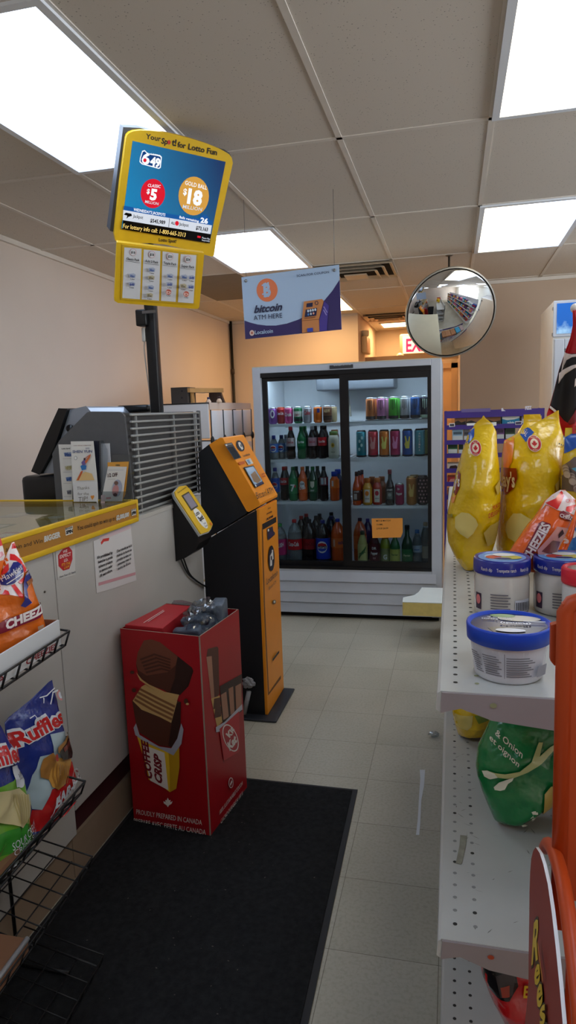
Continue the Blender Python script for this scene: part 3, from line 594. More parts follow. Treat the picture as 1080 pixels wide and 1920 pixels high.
# ================================================================ COUNTER AND WHAT STANDS ON IT
CW = mat('counter_laminate', (186, 182, 176), .45, vary=.04, vscale=5); MAR = mat('kick_maroon', (62, 22, 26), .6, vary=.1); BEI = mat('base_beige', (150, 128, 106), .6, vary=.08)
GREY = mat('worktop_grey', (186, 182, 174), .4, vary=.04)
XF = -1.2
g = thing('counter_cabinet', (-1.48, .95, 0), 'white laminate counter cabinet behind the wire chip rack, up to the panel seam', 'counter')
MB().box((XF, .1, .165), (-1.8, 1.825, 1.112), CW).build('panel', g, bevel=.002)
MB().box((XF-.035, .1, .02), (-1.78, 1.825, .165), MAR).build('toe_kick', g)
MB().box((XF-.022, .1, 0), (XF-.035, 1.825, .14), BEI).build('base_board', g, label='beige base board')
MB().lathe((XF+.001, 1.765, 1.0), [(.004, 0), (.003, .002)], C((90, 86, 80), .3, metal=.6), 10, Matrix.Rotation(pi/2, 3, 'Y')).lathe((XF+.001, 1.765, .62), [(.004, 0), (.003, .002)], C((90, 86, 80), .3, metal=.6), 10, Matrix.Rotation(pi/2, 3, 'Y')).build('screw', g)
g = thing('counter_cabinet', (-1.48, 2.45, 0), 'white laminate counter cabinet under the slatted grille, with the posted notices', 'counter')
MB().box((XF, 1.829, .245), (-1.8, 3.085, 1.112), CW).build('panel', g, bevel=.002)
MB().box((XF-.035, 1.829, .02), (-1.78, 3.07, .245), MAR).build('toe_kick', g, label='dark maroon toe kick')
MB().box((XF-.022, 1.829, 0), (XF-.035, 3.07, .14), BEI).build('base_board', g, label='beige base board')
MB().box((XF+.004, .1, 1.112), (-1.82, 3.09, 1.128), GREY).build('worktop', label='long pale worktop over both counter cabinets', cat='worktop')
# lottery ticket display: shallow glass-topped tray with yellow printed edge
k6 = crop(0, 740, 2.7); k7 = crop(0, 900, 3.857)
GOLD = mat('gold_print', (176, 122, 48), .45, vary=.05)
TY0, TY1, TX0, TX1, TZ0, TZ1 = .35, 2.385, -1.79, -1.18, 1.129, 1.2
g = thing('ticket_display', (-1.48, 1.4, TZ0), 'glass topped lottery ticket display with yellow edge printed with a spin slogan', 'display case')
b = MB().box((TX1-.012, TY0, TZ1-.016), (TX1, TY1, TZ1), YEL, .003).box((TX1-.012, TY0, TZ0-.015), (TX1, TY1, TZ0+.003), YEL, .003).box((TX1-.012, TY1-.012, TZ0), (TX1+.0015, TY1, TZ1), YEL, .003)
b.build('front_rail', g)
b = MB().box((TX1-.014, TY0, TZ0), (TX1-.003, TY1-.012, TZ1-.01), GOLD)
P = Plane((TX1-.003, 0, 0), (0, 1, 0), (0, 0, 1))
SILV = C((206, 206, 200), .4)
b.art([('t', 'at Spin and Win', k7(40, 520), k7(308, 452), k7(40, 486), INK, .004), ('t', 'BIGGER', k7(318, 448), k7(436, 410), k7(318, 408), SILV, .05),
       ('p', [k7(468, 352), k7(524, 330), k7(524, 386), k7(474, 402)], C((230, 226, 216), .5)), ('t', 'BIGGER', k7(470, 362), k7(522, 348), k7(470, 348), INK, .03), ('t', 'SPIN', k7(474, 392), k7(522, 378), k7(474, 368), INK, .06),
       ('t', 'You could spin to win up to', k7(554, 366), k7(830, 290), k7(554, 332), INK, .004), ('t', '$2,000,000', k7(836, 290), k7(928, 262), k7(836, 258), SILV, .05),
       ('p', [k7(944, 214), k7(978, 204), k7(980, 250), k7(948, 260)], C((230, 226, 216), .5)), ('t', 'BIGGER', k7(946, 224), k7(977, 214), k7(946, 214), INK, .03), ('t', 'SPIN', k7(948, 252), k7(977, 243), k7(948, 230), INK, .06)], P, eps=.0004)
b.build('slogan_strip', g, label='gold brown strip with black slogan')
b = MB().box((TX0, TY1-.014, TZ0), (TX1-.012, TY1, TZ1), YEL, .003).box((TX0, TY0, TZ0), (TX0+.014, TY1-.014, TZ1), YEL, .003); b.build('side_rail', g)
b = MB().box((TX0+.014, TY0, TZ0), (TX1-.014, TY1-.014, TZ0+.044), mat('tray_tan', (236, 212, 166), .5, vary=.1, vscale=4)); b.build('tray', g)
MB().box((TX0+.01, TY0, TZ1-.008), (TX1-.01, TY1-.012, TZ1-.003), glass('counter_glass', (240, 242, 236), .16, .95, .01)).build('glass_top', g)
for i, (x, y, c) in enumerate(((-1.3, 1.75, (196, 60, 50)), (-1.45, 1.9, (60, 130, 80)), (-1.6, 1.7, (70, 90, 160)), (-1.35, 2.1, (226, 190, 60)), (-1.55, 2.15, (190, 196, 204)))):
    b = MB().box((x-.04, y-.055, TZ0+.0445), (x+.04, y+.055, TZ0+.046), C(c, .4)); b.box((x-.03, y-.03, TZ0+.046), (x+.03, y+.03, TZ0+.0465), C((236, 232, 220), .4))
    b.build('scratch_ticket', label='%s scratch ticket under the counter glass' % ('red', 'green', 'blue', 'yellow', 'silver')[i], cat='lottery ticket', group='scratch tickets under the glass')
# stickers on the counter front
P = Plane((XF+.0012, 0, 0), (0, 1, 0), (0, 0, 1)); k1 = crop(0, 980, 4.909)
b = MB(); b.prism(P, [P.uv(*k1(*p)) for p in ((508, 240), (688, 205), (692, 480), (530, 525))], 0, .0006, C((206, 202, 196), .5))
b.art([('p', [k1(*p) for p in ((588, 225), (628, 216), (662, 258), (665, 335), (636, 425), (580, 442), (536, 400), (532, 300))], C((190, 40, 48), .4)),
       ('t', 'WE', k1(575, 282), k1(616, 270), k1(575, 256), C((236, 220, 214), .5), .02), ('t', 'EXPECT', k1(545, 332), k1(648, 300), k1(545, 300), C((236, 220, 214), .5), .02), ('t', 'I.D.', k1(584, 362), k1(622, 350), k1(584, 336), C((236, 220, 214), .5), .02),
       ('t', "IT'S THE", k1(562, 402), k1(642, 380), k1(562, 378), C((236, 170, 50), .5), .02), ('t', 'LAW', k1(582, 428), k1(634, 410), k1(582, 404), C((236, 170, 50), .5), .02), ('t', 'Have Your I.D. Ready', k1(540, 508), k1(690, 458), k1(540, 490), INK, .01)], P, base=.0006)
b.build('stop_sign_sticker', label='white sticker with red octagon asking for identification on the counter', cat='sticker')
b = MB(); b.prism(P, [P.uv(*k6(*p)) for p in ((472, 742), (660, 662), (690, 940), (560, 985), (488, 1005))], 0, .0008, C((214, 210, 208), .5))
L1 = ["It's prohibited by", 'federal law to provide', 'tobacco products', 'to persons under', '18 years of age.']; L2 = ["C'est interdit par la loi", 'federale de fournir les', 'produits du tabac aux', 'personnes agees de', 'moins de 18 ans.']
it = [('p', [k6(500, 722), k6(655, 660), k6(664, 676), (505/2.7, 740+740/2.7)], C((214, 190, 190), .5)), ('p', [k6(508, 748), k6(520, 730), k6(552, 724), k6(548, 740), k6(524, 744), k6(512, 760)], C((206, 60, 50), .5)), ('l', [k6(496, 960), k6(684, 905)], 3, C((206, 150, 156), .5))]
for i, s in enumerate(L1): it.append(('t', s, k6(490+i*3, 832+i*23), k6(568-i*1, 806+i*22), k6(490+i*3, 817+i*23), INK, .03))
for i, s in enumerate(L2): it.append(('t', s, k6(586+i, 800+i*22), k6(663-i*2, 768+i*22), k6(586+i, 786+i*22), INK, .03))
b.art(it, P, base=.0008); b.build('paper_notice', label='taped white paper notice about tobacco sales on the counter front', cat='notice')
# ---------------------------------------------------------------- grille and its side panel
SLATE = mat('slate_panel', (92, 92, 94), .6, vary=.06, vscale=40); SLAT = mat('slat_steel', (168, 170, 168), .35, metal=.5)
GX0, GY0, GY1, GZ0, GZ1 = -1.232, 2.46, 3.2, 1.128, 1.53
g = thing('terminal_screen', (-1.4, 2.8, GZ0), 'grey privacy panel with a slatted grille around the lottery terminal', 'privacy screen')
P = Plane((0, GY0-.006, 0), (1, 0, 0), (0, 0, 1)); uv = lambda *p: P.uv(*k6(*p))
b = MB(); pts = [uv(*p) for p in ((266, 560), (264, 300), (300, 232), (440, 90), (456, 85), (604, 86), (622, 96), (630, 110))]; pts += [(GX0+.0, GZ0)]; pts[0] = (pts[1][0], GZ0)
b.prism(P, pts, -.012, 0, SLATE); b.build('side_panel', g, bevel=.002)
b = MB(); n = 15
for i in range(n):
    z = GZ0+.012+(GZ1-GZ0-.02)*i/(n-1); b.rbox((GX0+.008, (GY0+GY1)/2, z), (.012, GY1-GY0, .009), SLAT, .002)
b.build('slat', g)
for y in (GY0+.06, GY0+.44, GY1-.035): MB().box((GX0-.002, y-.006, GZ0), (GX0+.003, y+.006, GZ1-.004), SLAT).build('upright_bar', g)
b = MB().box((GX0-.002, GY1-.012, GZ0), (GX0+.016, GY1+.006, GZ1+.004), SLATE, .004).box((GX0-.03, GY0, GZ0), (GX0-.02, GY1, GZ1), mat('mesh_backing', (74, 72, 72), .7)); b.build('backing', g)
# ---------------------------------------------------------------- lottery terminal
TB = mat('terminal_black', (14, 14, 16), .35, vary=.1); TG = mat('terminal_silver', (150, 158, 170), .3, metal=.4)
g = thing('lottery_terminal', (-1.62, 2.75, GZ0), 'black lottery terminal with tilted silver-backed screen behind the grey panel', 'terminal')
MB().rbox((-1.64, 2.74, 1.205), (.3, .42, .152), TB, .02).build('base', g)
def slab(mb, prof, y0, y1, m): 
    Q = Plane((0, 0, 0), (1, 0, 0), (0, 0, 1)); return mb.prism(Q, prof, -y1, -y0, m)
slab(MB(), [(-1.74, 1.3), (-1.70, 1.285), (-1.62, 1.40), (-1.545, 1.556), (-1.585, 1.56), (-1.66, 1.44)], 2.54, 2.92, TB).build('screen', g, bevel=.008)
slab(MB(), [(-1.695, 1.29), (-1.63, 1.29), (-1.51, 1.42), (-1.44, 1.53), (-1.47, 1.565), (-1.545, 1.552), (-1.615, 1.40)], 2.56, 2.9, TG).build('screen_back', g, bevel=.01, label='silver screen back')
slab(MB(), [(-1.66, 1.28), (-1.52, 1.28), (-1.48, 1.34), (-1.64, 1.36)], 2.6, 2.86, TB).build('neck', g)
MB().lathe((-1.545, 2.555, 1.475), [(.0, 0), (.016, 0), (.016, .01), (.0, .012)], TB, 16, Matrix.Rotation(pi/2, 3, 'X')).build('speaker_hole', g)
MB().rbox((-1.43, 2.95, 1.55), (.16, .12, .035), TB, .012).build('printer_lid', g)
# ---------------------------------------------------------------- brochures on the glass
k2 = crop(90, 800, 5.684); ZG = TZ1
def card(name, y, corners, label, cat, items, col=(226, 224, 220), lean=.0, th=.002, group=None, K=k2, zb=ZG, rel=True):
    P = Plane((0, y, zb), (1, 0, 0), (0, lean, 1)); q = [P.uv(*K(*p)) for p in corners]; lo = min(v for u, v in q)
    if rel: q = [(u, max(v, 0) if v < .02 else v) for u, v in q]
    b = MB(); b.prism(P, q, -th, 0, C(col, .45)); b.art(items, P, K); return b.build(name, label=label, cat=cat, group=group)
HB = C((70, 84, 130), .5)
card('lottery_leaflet', 2.37, ((110, 190), (262, 190), (262, 850), (164, 850)), 'tall white lottery leaflet standing behind the dancer brochure', 'leaflet',
     [('t', 'Lotto Spot!', (145, 240), (236, 236), (145, 228), INK, .03)] + [x for i, (yy, cc, ss) in enumerate(((318, (60, 90, 150), 'Max'), (460, (170, 160, 110), '49'), (580, (40, 80, 150), '6/49'), (720, (80, 80, 90), '649'))) for x in (('p', [(168+i*12, yy-40), (256, yy-48), (256, yy), (180+i*12, yy)], C((cc[0]//2+110, cc[1]//2+110, cc[2]//2+110), .5)), ('t', ss, (182+i*10, yy-4), (254, yy-6), (182+i*10, yy-40), C(cc, .5), .05), ('l', [(160+i*6, yy+24), (256, yy+22)], 3, C((170, 170, 176), .5)))])
card('dancer_brochure', 2.33, ((242, 157), (482, 154), (526, 600), (536, 850), (280, 850), (262, 600)), 'white brochure with a leaping dancer in a clear holder', 'brochure',
     [('t', 'CHINA BEFORE COMMUNISM', (272, 206), (458, 202), (272, 198), C((150, 100, 90), .5)), ('t', '2025', (400, 238), (442, 236), (400, 224), HB), ('t', 'SHEN YUN', (264, 280), (472, 276), (264, 252), HB, .02), ('e', (297, 334), 16, 20, C((80, 80, 90), .5)), ('e', (297, 334), 13, 17, WHITE),
      ('p', [(300, 575), (330, 520), (400, 480), (470, 500), (500, 570)], C((226, 190, 130), .5)), ('p', [(312, 570), (352, 480), (366, 470), (376, 478), (330, 572)], C((206, 96, 50), .5)), ('p', [(350, 420), (380, 400), (414, 415), (410, 455), (366, 466)], C((50, 120, 190), .5)), ('p', [(360, 380), (392, 345), (412, 360), (406, 408), (372, 412)], C((120, 100, 160), .5)),
      ('p', [(398, 372), (440, 310), (456, 292), (462, 300), (452, 330), (410, 396)], C((206, 110, 60), .5)), ('l', [(390, 350), (420, 322), (452, 300)], 7, C((196, 110, 90), .5)), ('e', (396, 345), 10, 13, C((50, 36, 40), .5))], lean=.04)
Pp = Plane((0, 2.318, ZG), (1, 0, 0), (0, .02, 1))
b = MB(); b.prism(Pp, [Pp.uv(*k2(*p)) for p in ((264, 600), (516, 590), (530, 840))]+[(Pp.uv(*k2(520, 840))[0], 0), (Pp.uv(*k2(276, 840))[0], 0)], -.004, 0, C((222, 222, 224), .35))
TW = C((110, 104, 96), .5)
b.art([('t', 'Thanks', (308, 674), (440, 664), (308, 640), TW, -.005), ('t', 'for the', (318, 730), (436, 728), (318, 700), TW, -.005), ('t', 'TIP!', (326, 800), (424, 790), (326, 750), TW, -.005),
       ('p', [(476, 780), (456, 748), (460, 732), (474, 736), (482, 730), (494, 734), (494, 750)], C((232, 150, 60), .5))], Pp, k2)
b.build('tip_cup_card', label='white card with thanks for the tip and an orange heart', cat='card')
card('navy_folder', 2.36, ((484, 152), (548, 152), (560, 660), (540, 695)), 'narrow navy folder behind the dancer brochure', 'folder', [], (24, 26, 44))
card('white_pamphlet', 2.38, ((566, 180), (655, 178), (668, 400), (570, 700)), 'plain white pamphlet standing behind the clear stand', 'pamphlet', [('l', [(590, 240), (645, 238)], 3, C((180, 180, 186), .5))], (206, 208, 214))
CLG = glass('acrylic_clear', (236, 240, 242), .1, .93)
b = MB(); P = Plane((0, 2.352, ZG), (1, 0, 0), (0, .0, 1)); b.prism(P, [P.uv(*k2(*p)) for p in ((548, 150), (600, 260), (590, 830), (545, 830))], -.03, 0, CLG); b.build('brochure_holder', label='clear plastic holder at the edge of the dancer brochure', cat='holder')
card('orange_card', 2.335, ((634, 380), (860, 372), (822, 720), (790, 800), (640, 800)), 'orange card at the back of the clear stand', 'card', [('e', (744, 410), 26, 8, C((120, 100, 60), .5))], (222, 160, 66))
card('discount_leaflet', 2.325, ((640, 424), (838, 428), (790, 832), (566, 826)), 'white leaflet with an oval photo offering a discount, in the clear stand', 'leaflet',
     [('l', [(640, 462), (806, 462)], 6, C((200, 200, 204), .5)), ('t', '1/2 OFF', (636, 538), (742, 528), (636, 500), C((70, 30, 36), .5), .03), ('l', [(640, 560), (720, 558)], 3, C((170, 170, 170), .5)), ('e', (738, 655), 52, 92, C((170, 176, 196), .5), .12), ('e', (722, 680), 34, 62, C((196, 140, 140), .5), .15), ('e', (730, 600), 22, 22, C((120, 90, 80), .5)), ('e', (720, 725), 22, 18, C((80, 40, 50), .5)),
      ('p', [(572, 730), (616, 726), (610, 820), (566, 820)], C((236, 206, 206), .5)), ('l', [(625, 762), (676, 758)], 16, C((220, 150, 156), .5)), ('l', [(630, 792), (756, 782)], 5, C((190, 190, 196), .5)), ('l', [(630, 810), (740, 806)], 4, C((190, 190, 196), .5))])
b = MB(); P = Plane((0, 2.318, ZG), (1, 0, 0), (0, .0, 1)); b.prism(P, [(P.uv(*k2(560, 800))[0], 0)]+[P.uv(*k2(*p)) for p in ((660, 305), (912, 298))]+[(P.uv(*k2(850, 800))[0], 0)], -.024, -.0225, CLG)
b.prism(P, [(P.uv(*k2(560, 800))[0], 0), P.uv(*k2(585, 690)), P.uv(*k2(850, 690)), (P.uv(*k2(850, 800))[0], 0)], 0, .0015, CLG); b.build('leaflet_stand', label='clear acrylic leaflet stand at the corner of the counter', cat='leaflet stand')
# ---------------------------------------------------------------- ticket checker on the counter front
k8 = crop(320, 780, 4.5)
g = thing('ticket_checker', (-1.14, 2.82, .88), 'yellow lottery ticket checker on a black wedge fixed to the counter front', 'ticket checker')
A = [Vector(p) for p in ((-1.197, 2.755, 1.178), (-1.197, 2.915, 1.192), (-1.085, 2.915, 1.0), (-1.085, 2.755, .985))]
n = (A[2]-A[0]).cross(A[1]-A[0]).normalized(); n = n if n.x > 0 else -n
Pc = Plane(A[3], A[2]-A[3], A[0]-A[3])
b = MB(); prof = [(XF+.001, 1.18), (-1.09, .985), (-1.085, .955), (-1.105, .92), (-1.15, .89), (XF+.001, .872)]
b.prism(Plane((0, 2.755, 0), (1, 0, 0), (0, 0, 1)), prof, -.16, 0, TB); b.build('mount', g, bevel=.006)
H = (A[0]-A[3]).length; W = (A[1]-A[0]).length
q = [(-.004, .0), (.04, -.006), (.08, -.012), (.12, -.008), (W+.004, .004), (W+.006, H-.03), (W-.01, H), (W*.5, H+.012), (.008, H), (-.006, H-.02)]
b = MB(); b.prism(Pc, q, .001, .012, C((190, 196, 196), .35, metal=.5)); b.prism(Pc, [(u*.94+.005, v*.97+.004) for u, v in q], .012, .017, YEL)
uvw = lambda a, c: (W*a, H*c)
b.art([('t', 'Check your ticket here', uvw(.18, .93), uvw(.86, .95), uvw(.18, .96), INK), ('e', uvw(.52, .28), .036, .055, C((236, 234, 226), .4)), ('t', 'Lotto', uvw(.34, .36), uvw(.64, .36), uvw(.34, .44), INK, .03), ('t', 'Spot!', uvw(.36, .23), uvw(.70, .23), uvw(.36, .33), INK, .04), ('t', 'Ticket', uvw(.44, .13), uvw(.62, .13), uvw(.44, .17), HB), ('t', 'Scan', uvw(.44, .07), uvw(.62, .07), uvw(.44, .11), HB), ('e', uvw(.86, .06), .008, .008, C((220, 110, 40), .4))], Pc, world=True, base=.017)
b.build('face_plate', g, label='yellow face plate')
b = MB(); b.prism(Pc, [uvw(.28, .5), uvw(.80, .5), uvw(.80, .86), uvw(.28, .86)], .017, .019, C((70, 66, 50), .4)); b.prism(Pc, [uvw(.34, .53), uvw(.76, .53), uvw(.76, .83), uvw(.34, .83)], .019, .0195, C((140, 140, 156), .15)); b.build('screen', g)
cab = [at(338, 1045, x=-1.185), at(352, 1075, x=-1.19), at(372, 1092, x=-1.19), at(381, 1097, x=-1.19), at(384, 1098, x=-1.192)]
def spline(pts, n=8):
    pts = [Vector(p) for p in pts]; out = []; e = [pts[0]*2-pts[1]]+pts+[pts[-1]*2-pts[-2]]
    for i in range(1, len(e)-2):
        for k in range(n):
            t = k/n; a, b, c, d = e[i-1:i+3]; out.append(.5*((2*b)+(c-a)*t+(2*a-5*b+4*c-d)*t*t+(3*b-a-3*c+d)*t**3))
    return out+[pts[-1]]
b = MB(); b.tube(spline(cab), .004, TB); b.tube(spline([p+Vector((.004, .02, -.012*(i > 0))) for i, p in enumerate(cab)]), .004, TB); b.build('cable', g)
# ================================================================ LOTTERY SIGN ON ITS POLE
g = thing('lottery_sign', (-1.285, 2.85, 1.128), 'tilted yellow lottery jackpot screen with price board on a black pole', 'sign')
PM = mat('pole_black', (14, 14, 16), .4, vary=.1)
MB().rbox((-1.292, 2.862, 1.73), (.046, .046, 1.2), PM, .004).box((-1.37, 2.8, 1.1285), (-1.266, 2.93, 1.135), PM).tube([(-1.283, 2.862, 2.3), (-1.24, 2.83, 2.36), (-1.19, 2.80, 2.38)], .022, PM).build('pole', g)
MB().rbox((-1.322, 2.845, 1.94), (.05, .06, .07), PM, .006).box((-1.312, 2.812, 1.955), (-1.25, 2.816, 1.967), C((120, 120, 124), .3, metal=.7)).build('pole_bracket', g)
MB().rbox((-1.325, 2.845, 1.87), (.016, .016, .06), C((190, 188, 182), .4), .004).build('power_plug', g)
b = MB(); b.tube(spline([(-1.325, 2.845, 1.842), (-1.33, 2.85, 1.78), (-1.32, 2.855, 1.6), (-1.322, 2.86, 1.4), (-1.32, 2.86, 1.14)]), .0028, C((190, 184, 176), .5)); b.build('cord', g)
R = rot3(.71, .522, .063); u, v = R @ Vector((1, 0, 0)), R @ Vector((0, 0, 1))
PS = Plane(CAM+(Vector((-1.203, 2.976, 2.461))-CAM)*.92, u, v); kA = crop(180, 220, 3.857); U = lambda *p: PS.uv(*kA(*p))
HS = mat('sign_housing', (70, 72, 78), .45, vary=.05)
b = MB(); b.prism(PS, [U(*p) for p in ((206, 78), (330, 84), (975, 262), (990, 290), (985, 330), (875, 845), (130, 838), (108, 832))], -.075, -.02, HS); b.build('housing', g, bevel=.003)
b = MB()
b.prism(PS, [U(*p) for p in ((215, 150), (222, 128), (240, 110), (270, 98), (320, 92), (400, 96), (500, 108), (600, 130), (700, 157), (800, 190), (900, 230), (960, 265), (980, 292), (987, 330), (930, 590), (872, 850), (852, 990), (846, 1002), (832, 1005), (760, 985), (640, 950), (500, 918), (380, 908), (158, 906), (140, 890), (133, 845), (172, 480))], -.02, .004, YEL)
b.art([('t', 'Your', (357, 152), (466, 172), (360, 114), INK, .02), ('t', 'Sp', (468, 186), (515, 194), (474, 146), INK, .03), ('e', (526, 178), 12, 16, C((200, 50, 40), .5)), ('t', 't!', (545, 200), (577, 206), (549, 152), INK, .03), ('t', 'for', (586, 213), (645, 223), (590, 172), INK, .02), ('t', 'Lotto Fun', (663, 228), (870, 272), (668, 186), INK, .02),
       ('t', 'Lotto Spot!', (450, 892), (576, 904), (453, 868), INK, .02)], PS, kA, base=.004)
b.build('bezel', g, label='yellow sign bezel with black lettering')
def scr(name, c, e=.55): return mat('lit_'+name, tuple(v*.5 for v in c), .25, spec=.25, emit=e*.42, emc=c)
SB = bpy.data.materials.new('lit_screen_blue'); SB.use_nodes = True; nt = SB.node_tree; bs = nt.nodes['Principled BSDF']; bs.inputs['Base Color'].default_value = (.01, .03, .06, 1); bs.inputs['Roughness'].default_value = .2; bs.inputs['Emission Strength'].default_value = .2
tc = nt.nodes.new('ShaderNodeTexCoord'); sx = nt.nodes.new('ShaderNodeSeparateXYZ'); rp = nt.nodes.new('ShaderNodeValToRGB'); rp.color_ramp.elements[0].color = lin((10, 120, 170)); rp.color_ramp.elements[1].color = lin((14, 36, 80)); rp.color_ramp.elements[0].position = .1; rp.color_ramp.elements[1].position = .95
nt.links.new(tc.outputs['Generated'], sx.inputs[0]); nt.links.new(sx.outputs['X'], rp.inputs['Fac']); nt.links.new(rp.outputs['Color'], bs.inputs['Emission Color'])
b = MB(); b.prism(PS, [U(*p) for p in ((262, 168), (935, 320), (820, 905), (183, 800))], .001, .0045, SB, C((20, 20, 24), .4))
LW = scr('white', (226, 230, 236), .5); LR = scr('red', (196, 20, 40), .5); LG = scr('gold', (190, 140, 60), .5); LB = scr('band_blue', (20, 76, 140), .5); LK = scr('black', (8, 8, 10), .1); LD = scr('navy', (16, 60, 120), .4); LY = scr('amber', (236, 200, 110), .6); LGy = scr('pale', (190, 196, 206), .5)
b.art([('p', [(332, 240), (350, 235), (372, 258), (462, 272), (474, 285), (466, 362), (452, 371), (330, 338), (312, 320), (316, 290)], LW), ('p', [(336, 248), (350, 243), (368, 264), (456, 279), (466, 290), (459, 356), (450, 363), (334, 331), (319, 316), (322, 292)], LD),
       ('t', '6', (324, 325), (382, 338), (336, 250), LW, .05), ('e', (351, 308), 12, 14, LR), ('t', '49', (386, 342), (458, 360), (394, 280), LW, .05), ('t', 'LOTTO', (394, 268), (460, 282), (396, 256), LW, .01),
       ('e', (408, 548), 88, 106, LR), ('t', 'CLASSIC', (370, 498), (462, 508), (374, 476), LW), ('t', '$', (362, 545), (384, 549), (366, 512), LW, .03), ('t', '5', (384, 588), (432, 596), (394, 512), LW, .05), ('t', 'MILLION', (350, 614), (446, 632), (354, 594), LGy),
       ('e', (702, 565), 110, 140, LG), ('t', 'GOLD BALL', (638, 482), (796, 520), (642, 452), LW), ('t', '$', (624, 552), (650, 558), (630, 508), LW, .03), ('t', '18', (652, 612), (756, 634), (666, 510), LW, .05), ('t', 'MILLION', (620, 652), (758, 674), (626, 626), LGy),
       ('p', [(199, 634), (560, 700), (838, 742), (832, 778), (193, 668)], LB), ('t', "WEDNESDAY'S JACKPOTS", (266, 670), (495, 710), (269, 650), LW, .02), ('t', 'Balls remaining:', (597, 724), (740, 756), (600, 706), LW, .02), ('e', (776, 740), 38, 42, LB), ('t', '26', (748, 754), (802, 764), (752, 718), LW, .04),
       ('p', [(193, 664), (832, 776), (820, 846), (189, 738)], LGy), ('t', 'Jackpot', (262, 718), (334, 730), (265, 694), LK, .01), ('t', '$545,989', (385, 752), (494, 768), (388, 726), LK, .03), ('l', [(526, 724), (520, 788)], 3, LK), ('t', 'ALL', (536, 764), (564, 770), (538, 746), LK, .03), ('e', (579, 760), 14, 17, LR), ('t', 'Jackpot', (594, 774), (662, 786), (597, 750), LK, .01), ('t', '$73,163', (714, 804), (800, 818), (718, 778), LK, .03),
       ('p', [(195, 696), (210, 682), (250, 690), (254, 706), (230, 712), (214, 726), (220, 704)], LK),
       ('p', [(189, 736), (824, 838), (816, 904), (184, 801)], LK), ('t', 'For lottery info call: 1-800-665-3313', (188, 792), (638, 858), (192, 760), LY, .0), ('p', [(726, 848), (750, 852), (748, 866), (724, 862)], LR), ('t', 'Please Play', (758, 868), (816, 878), (760, 856), LGy), ('t', 'Responsibly', (757, 884), (814, 893), (759, 873), LGy)], PS, kA, base=.0045, eps=.0003)
b.build('screen', g, label='lit blue jackpot screen')
R = rot3(.517, .515, .072); u, v = R @ Vector((1, 0, 0)), R @ Vector((0, 0, 1))
PB = Plane(CAM+(Vector((-1.263, 2.905, 2.116))-CAM)*.92, u, v); U = lambda *p: PB.uv(*kA(*p))
b = MB(); b.prism(PB, [U(*p) for p in ((150, 905), (785, 985), (748, 1375), (740, 1386), (725, 1388), (160, 1345), (134, 1330), (132, 1320))], -.03, -.004, YEL); b.build('board_frame', g, bevel=.003)
b = MB(); b.prism(PB, [U(*p) for p in ((190, 920), (742, 986), (712, 1356), (180, 1318))], -.004, 0, C((206, 166, 40), .4))
CD = C((214, 214, 216), .35); it = []
cols = ((205, 940, 330, 950, 318, 1316, 190, 1306, '$10', 'Classic Pack'), (345, 955, 466, 966, 456, 1326, 330, 1316, '$18', 'Add 2 Pack'), (481, 968, 596, 984, 576, 1334, 470, 1326, '$20', 'Triple Pack'), (612, 988, 726, 996, 704, 1344, 592, 1336, '$24', 'Super Pack'))
for c in cols: it.append(('p', [c[0:2], c[2:4], c[4:6], c[6:8]], CD))
for i, c in enumerate(cols):
    x, y = (c[0]+c[2])/2-2*i, c[1]+34
    it += [('e', (x, y), 24, 26, C((206, 150, 150), .5)), ('e', (x, y), 21, 23, CD), ('t', c[8], (x-15, y+8), (x+15, y+12), (x-14, y-10), INK, .02), ('t', c[9], (x-48, y+54), (x+46, y+66), (x-47, y+36), INK, .02), ('l', [(x-54, y+62), (x+50, y+76)], 2, INK)]
logo = {0: ((262, 1140, 0), (258, 1200, 1)), 1: ((402, 1096, 0), (398, 1152, 2), (394, 1222, 0), (386, 1278, 2)), 2: ((532, 1138, 0), (528, 1196, 1), (520, 1252, 3)), 3: ((634, 1142, 0), (686, 1146, 1), (626, 1206, 2), (680, 1212, 1), (646, 1262, 3))}
for i in logo:
    for x, y, t in logo[i]:
        lc = C(((90, 110, 160), (70, 84, 150), (120, 110, 90), (196, 90, 70))[t], .5)
        it += [('e', (x, y), 20, 20, lc)] if t == 3 else [('p', [(x-24, y-14), (x+8, y-18), (x+24, y-8), (x+20, y+14), (x-20, y+10)], C((170, 178, 196), .5) if t < 2 else C((190, 180, 150), .5))]
        it += [('t', ('Max', '649', 'Ex', 'D')[t], (x-16, y+9), (x+17, y+12), (x-15, y-9), lc if t < 3 else C((230, 200, 190), .5), .05), ('t', '5 plays', (x-16, y+27), (x+15, y+29), (x-16, y+19), INK, .03)]
b.art(it, PB, kA); b.build('price_cards', g, label='four white price cards')
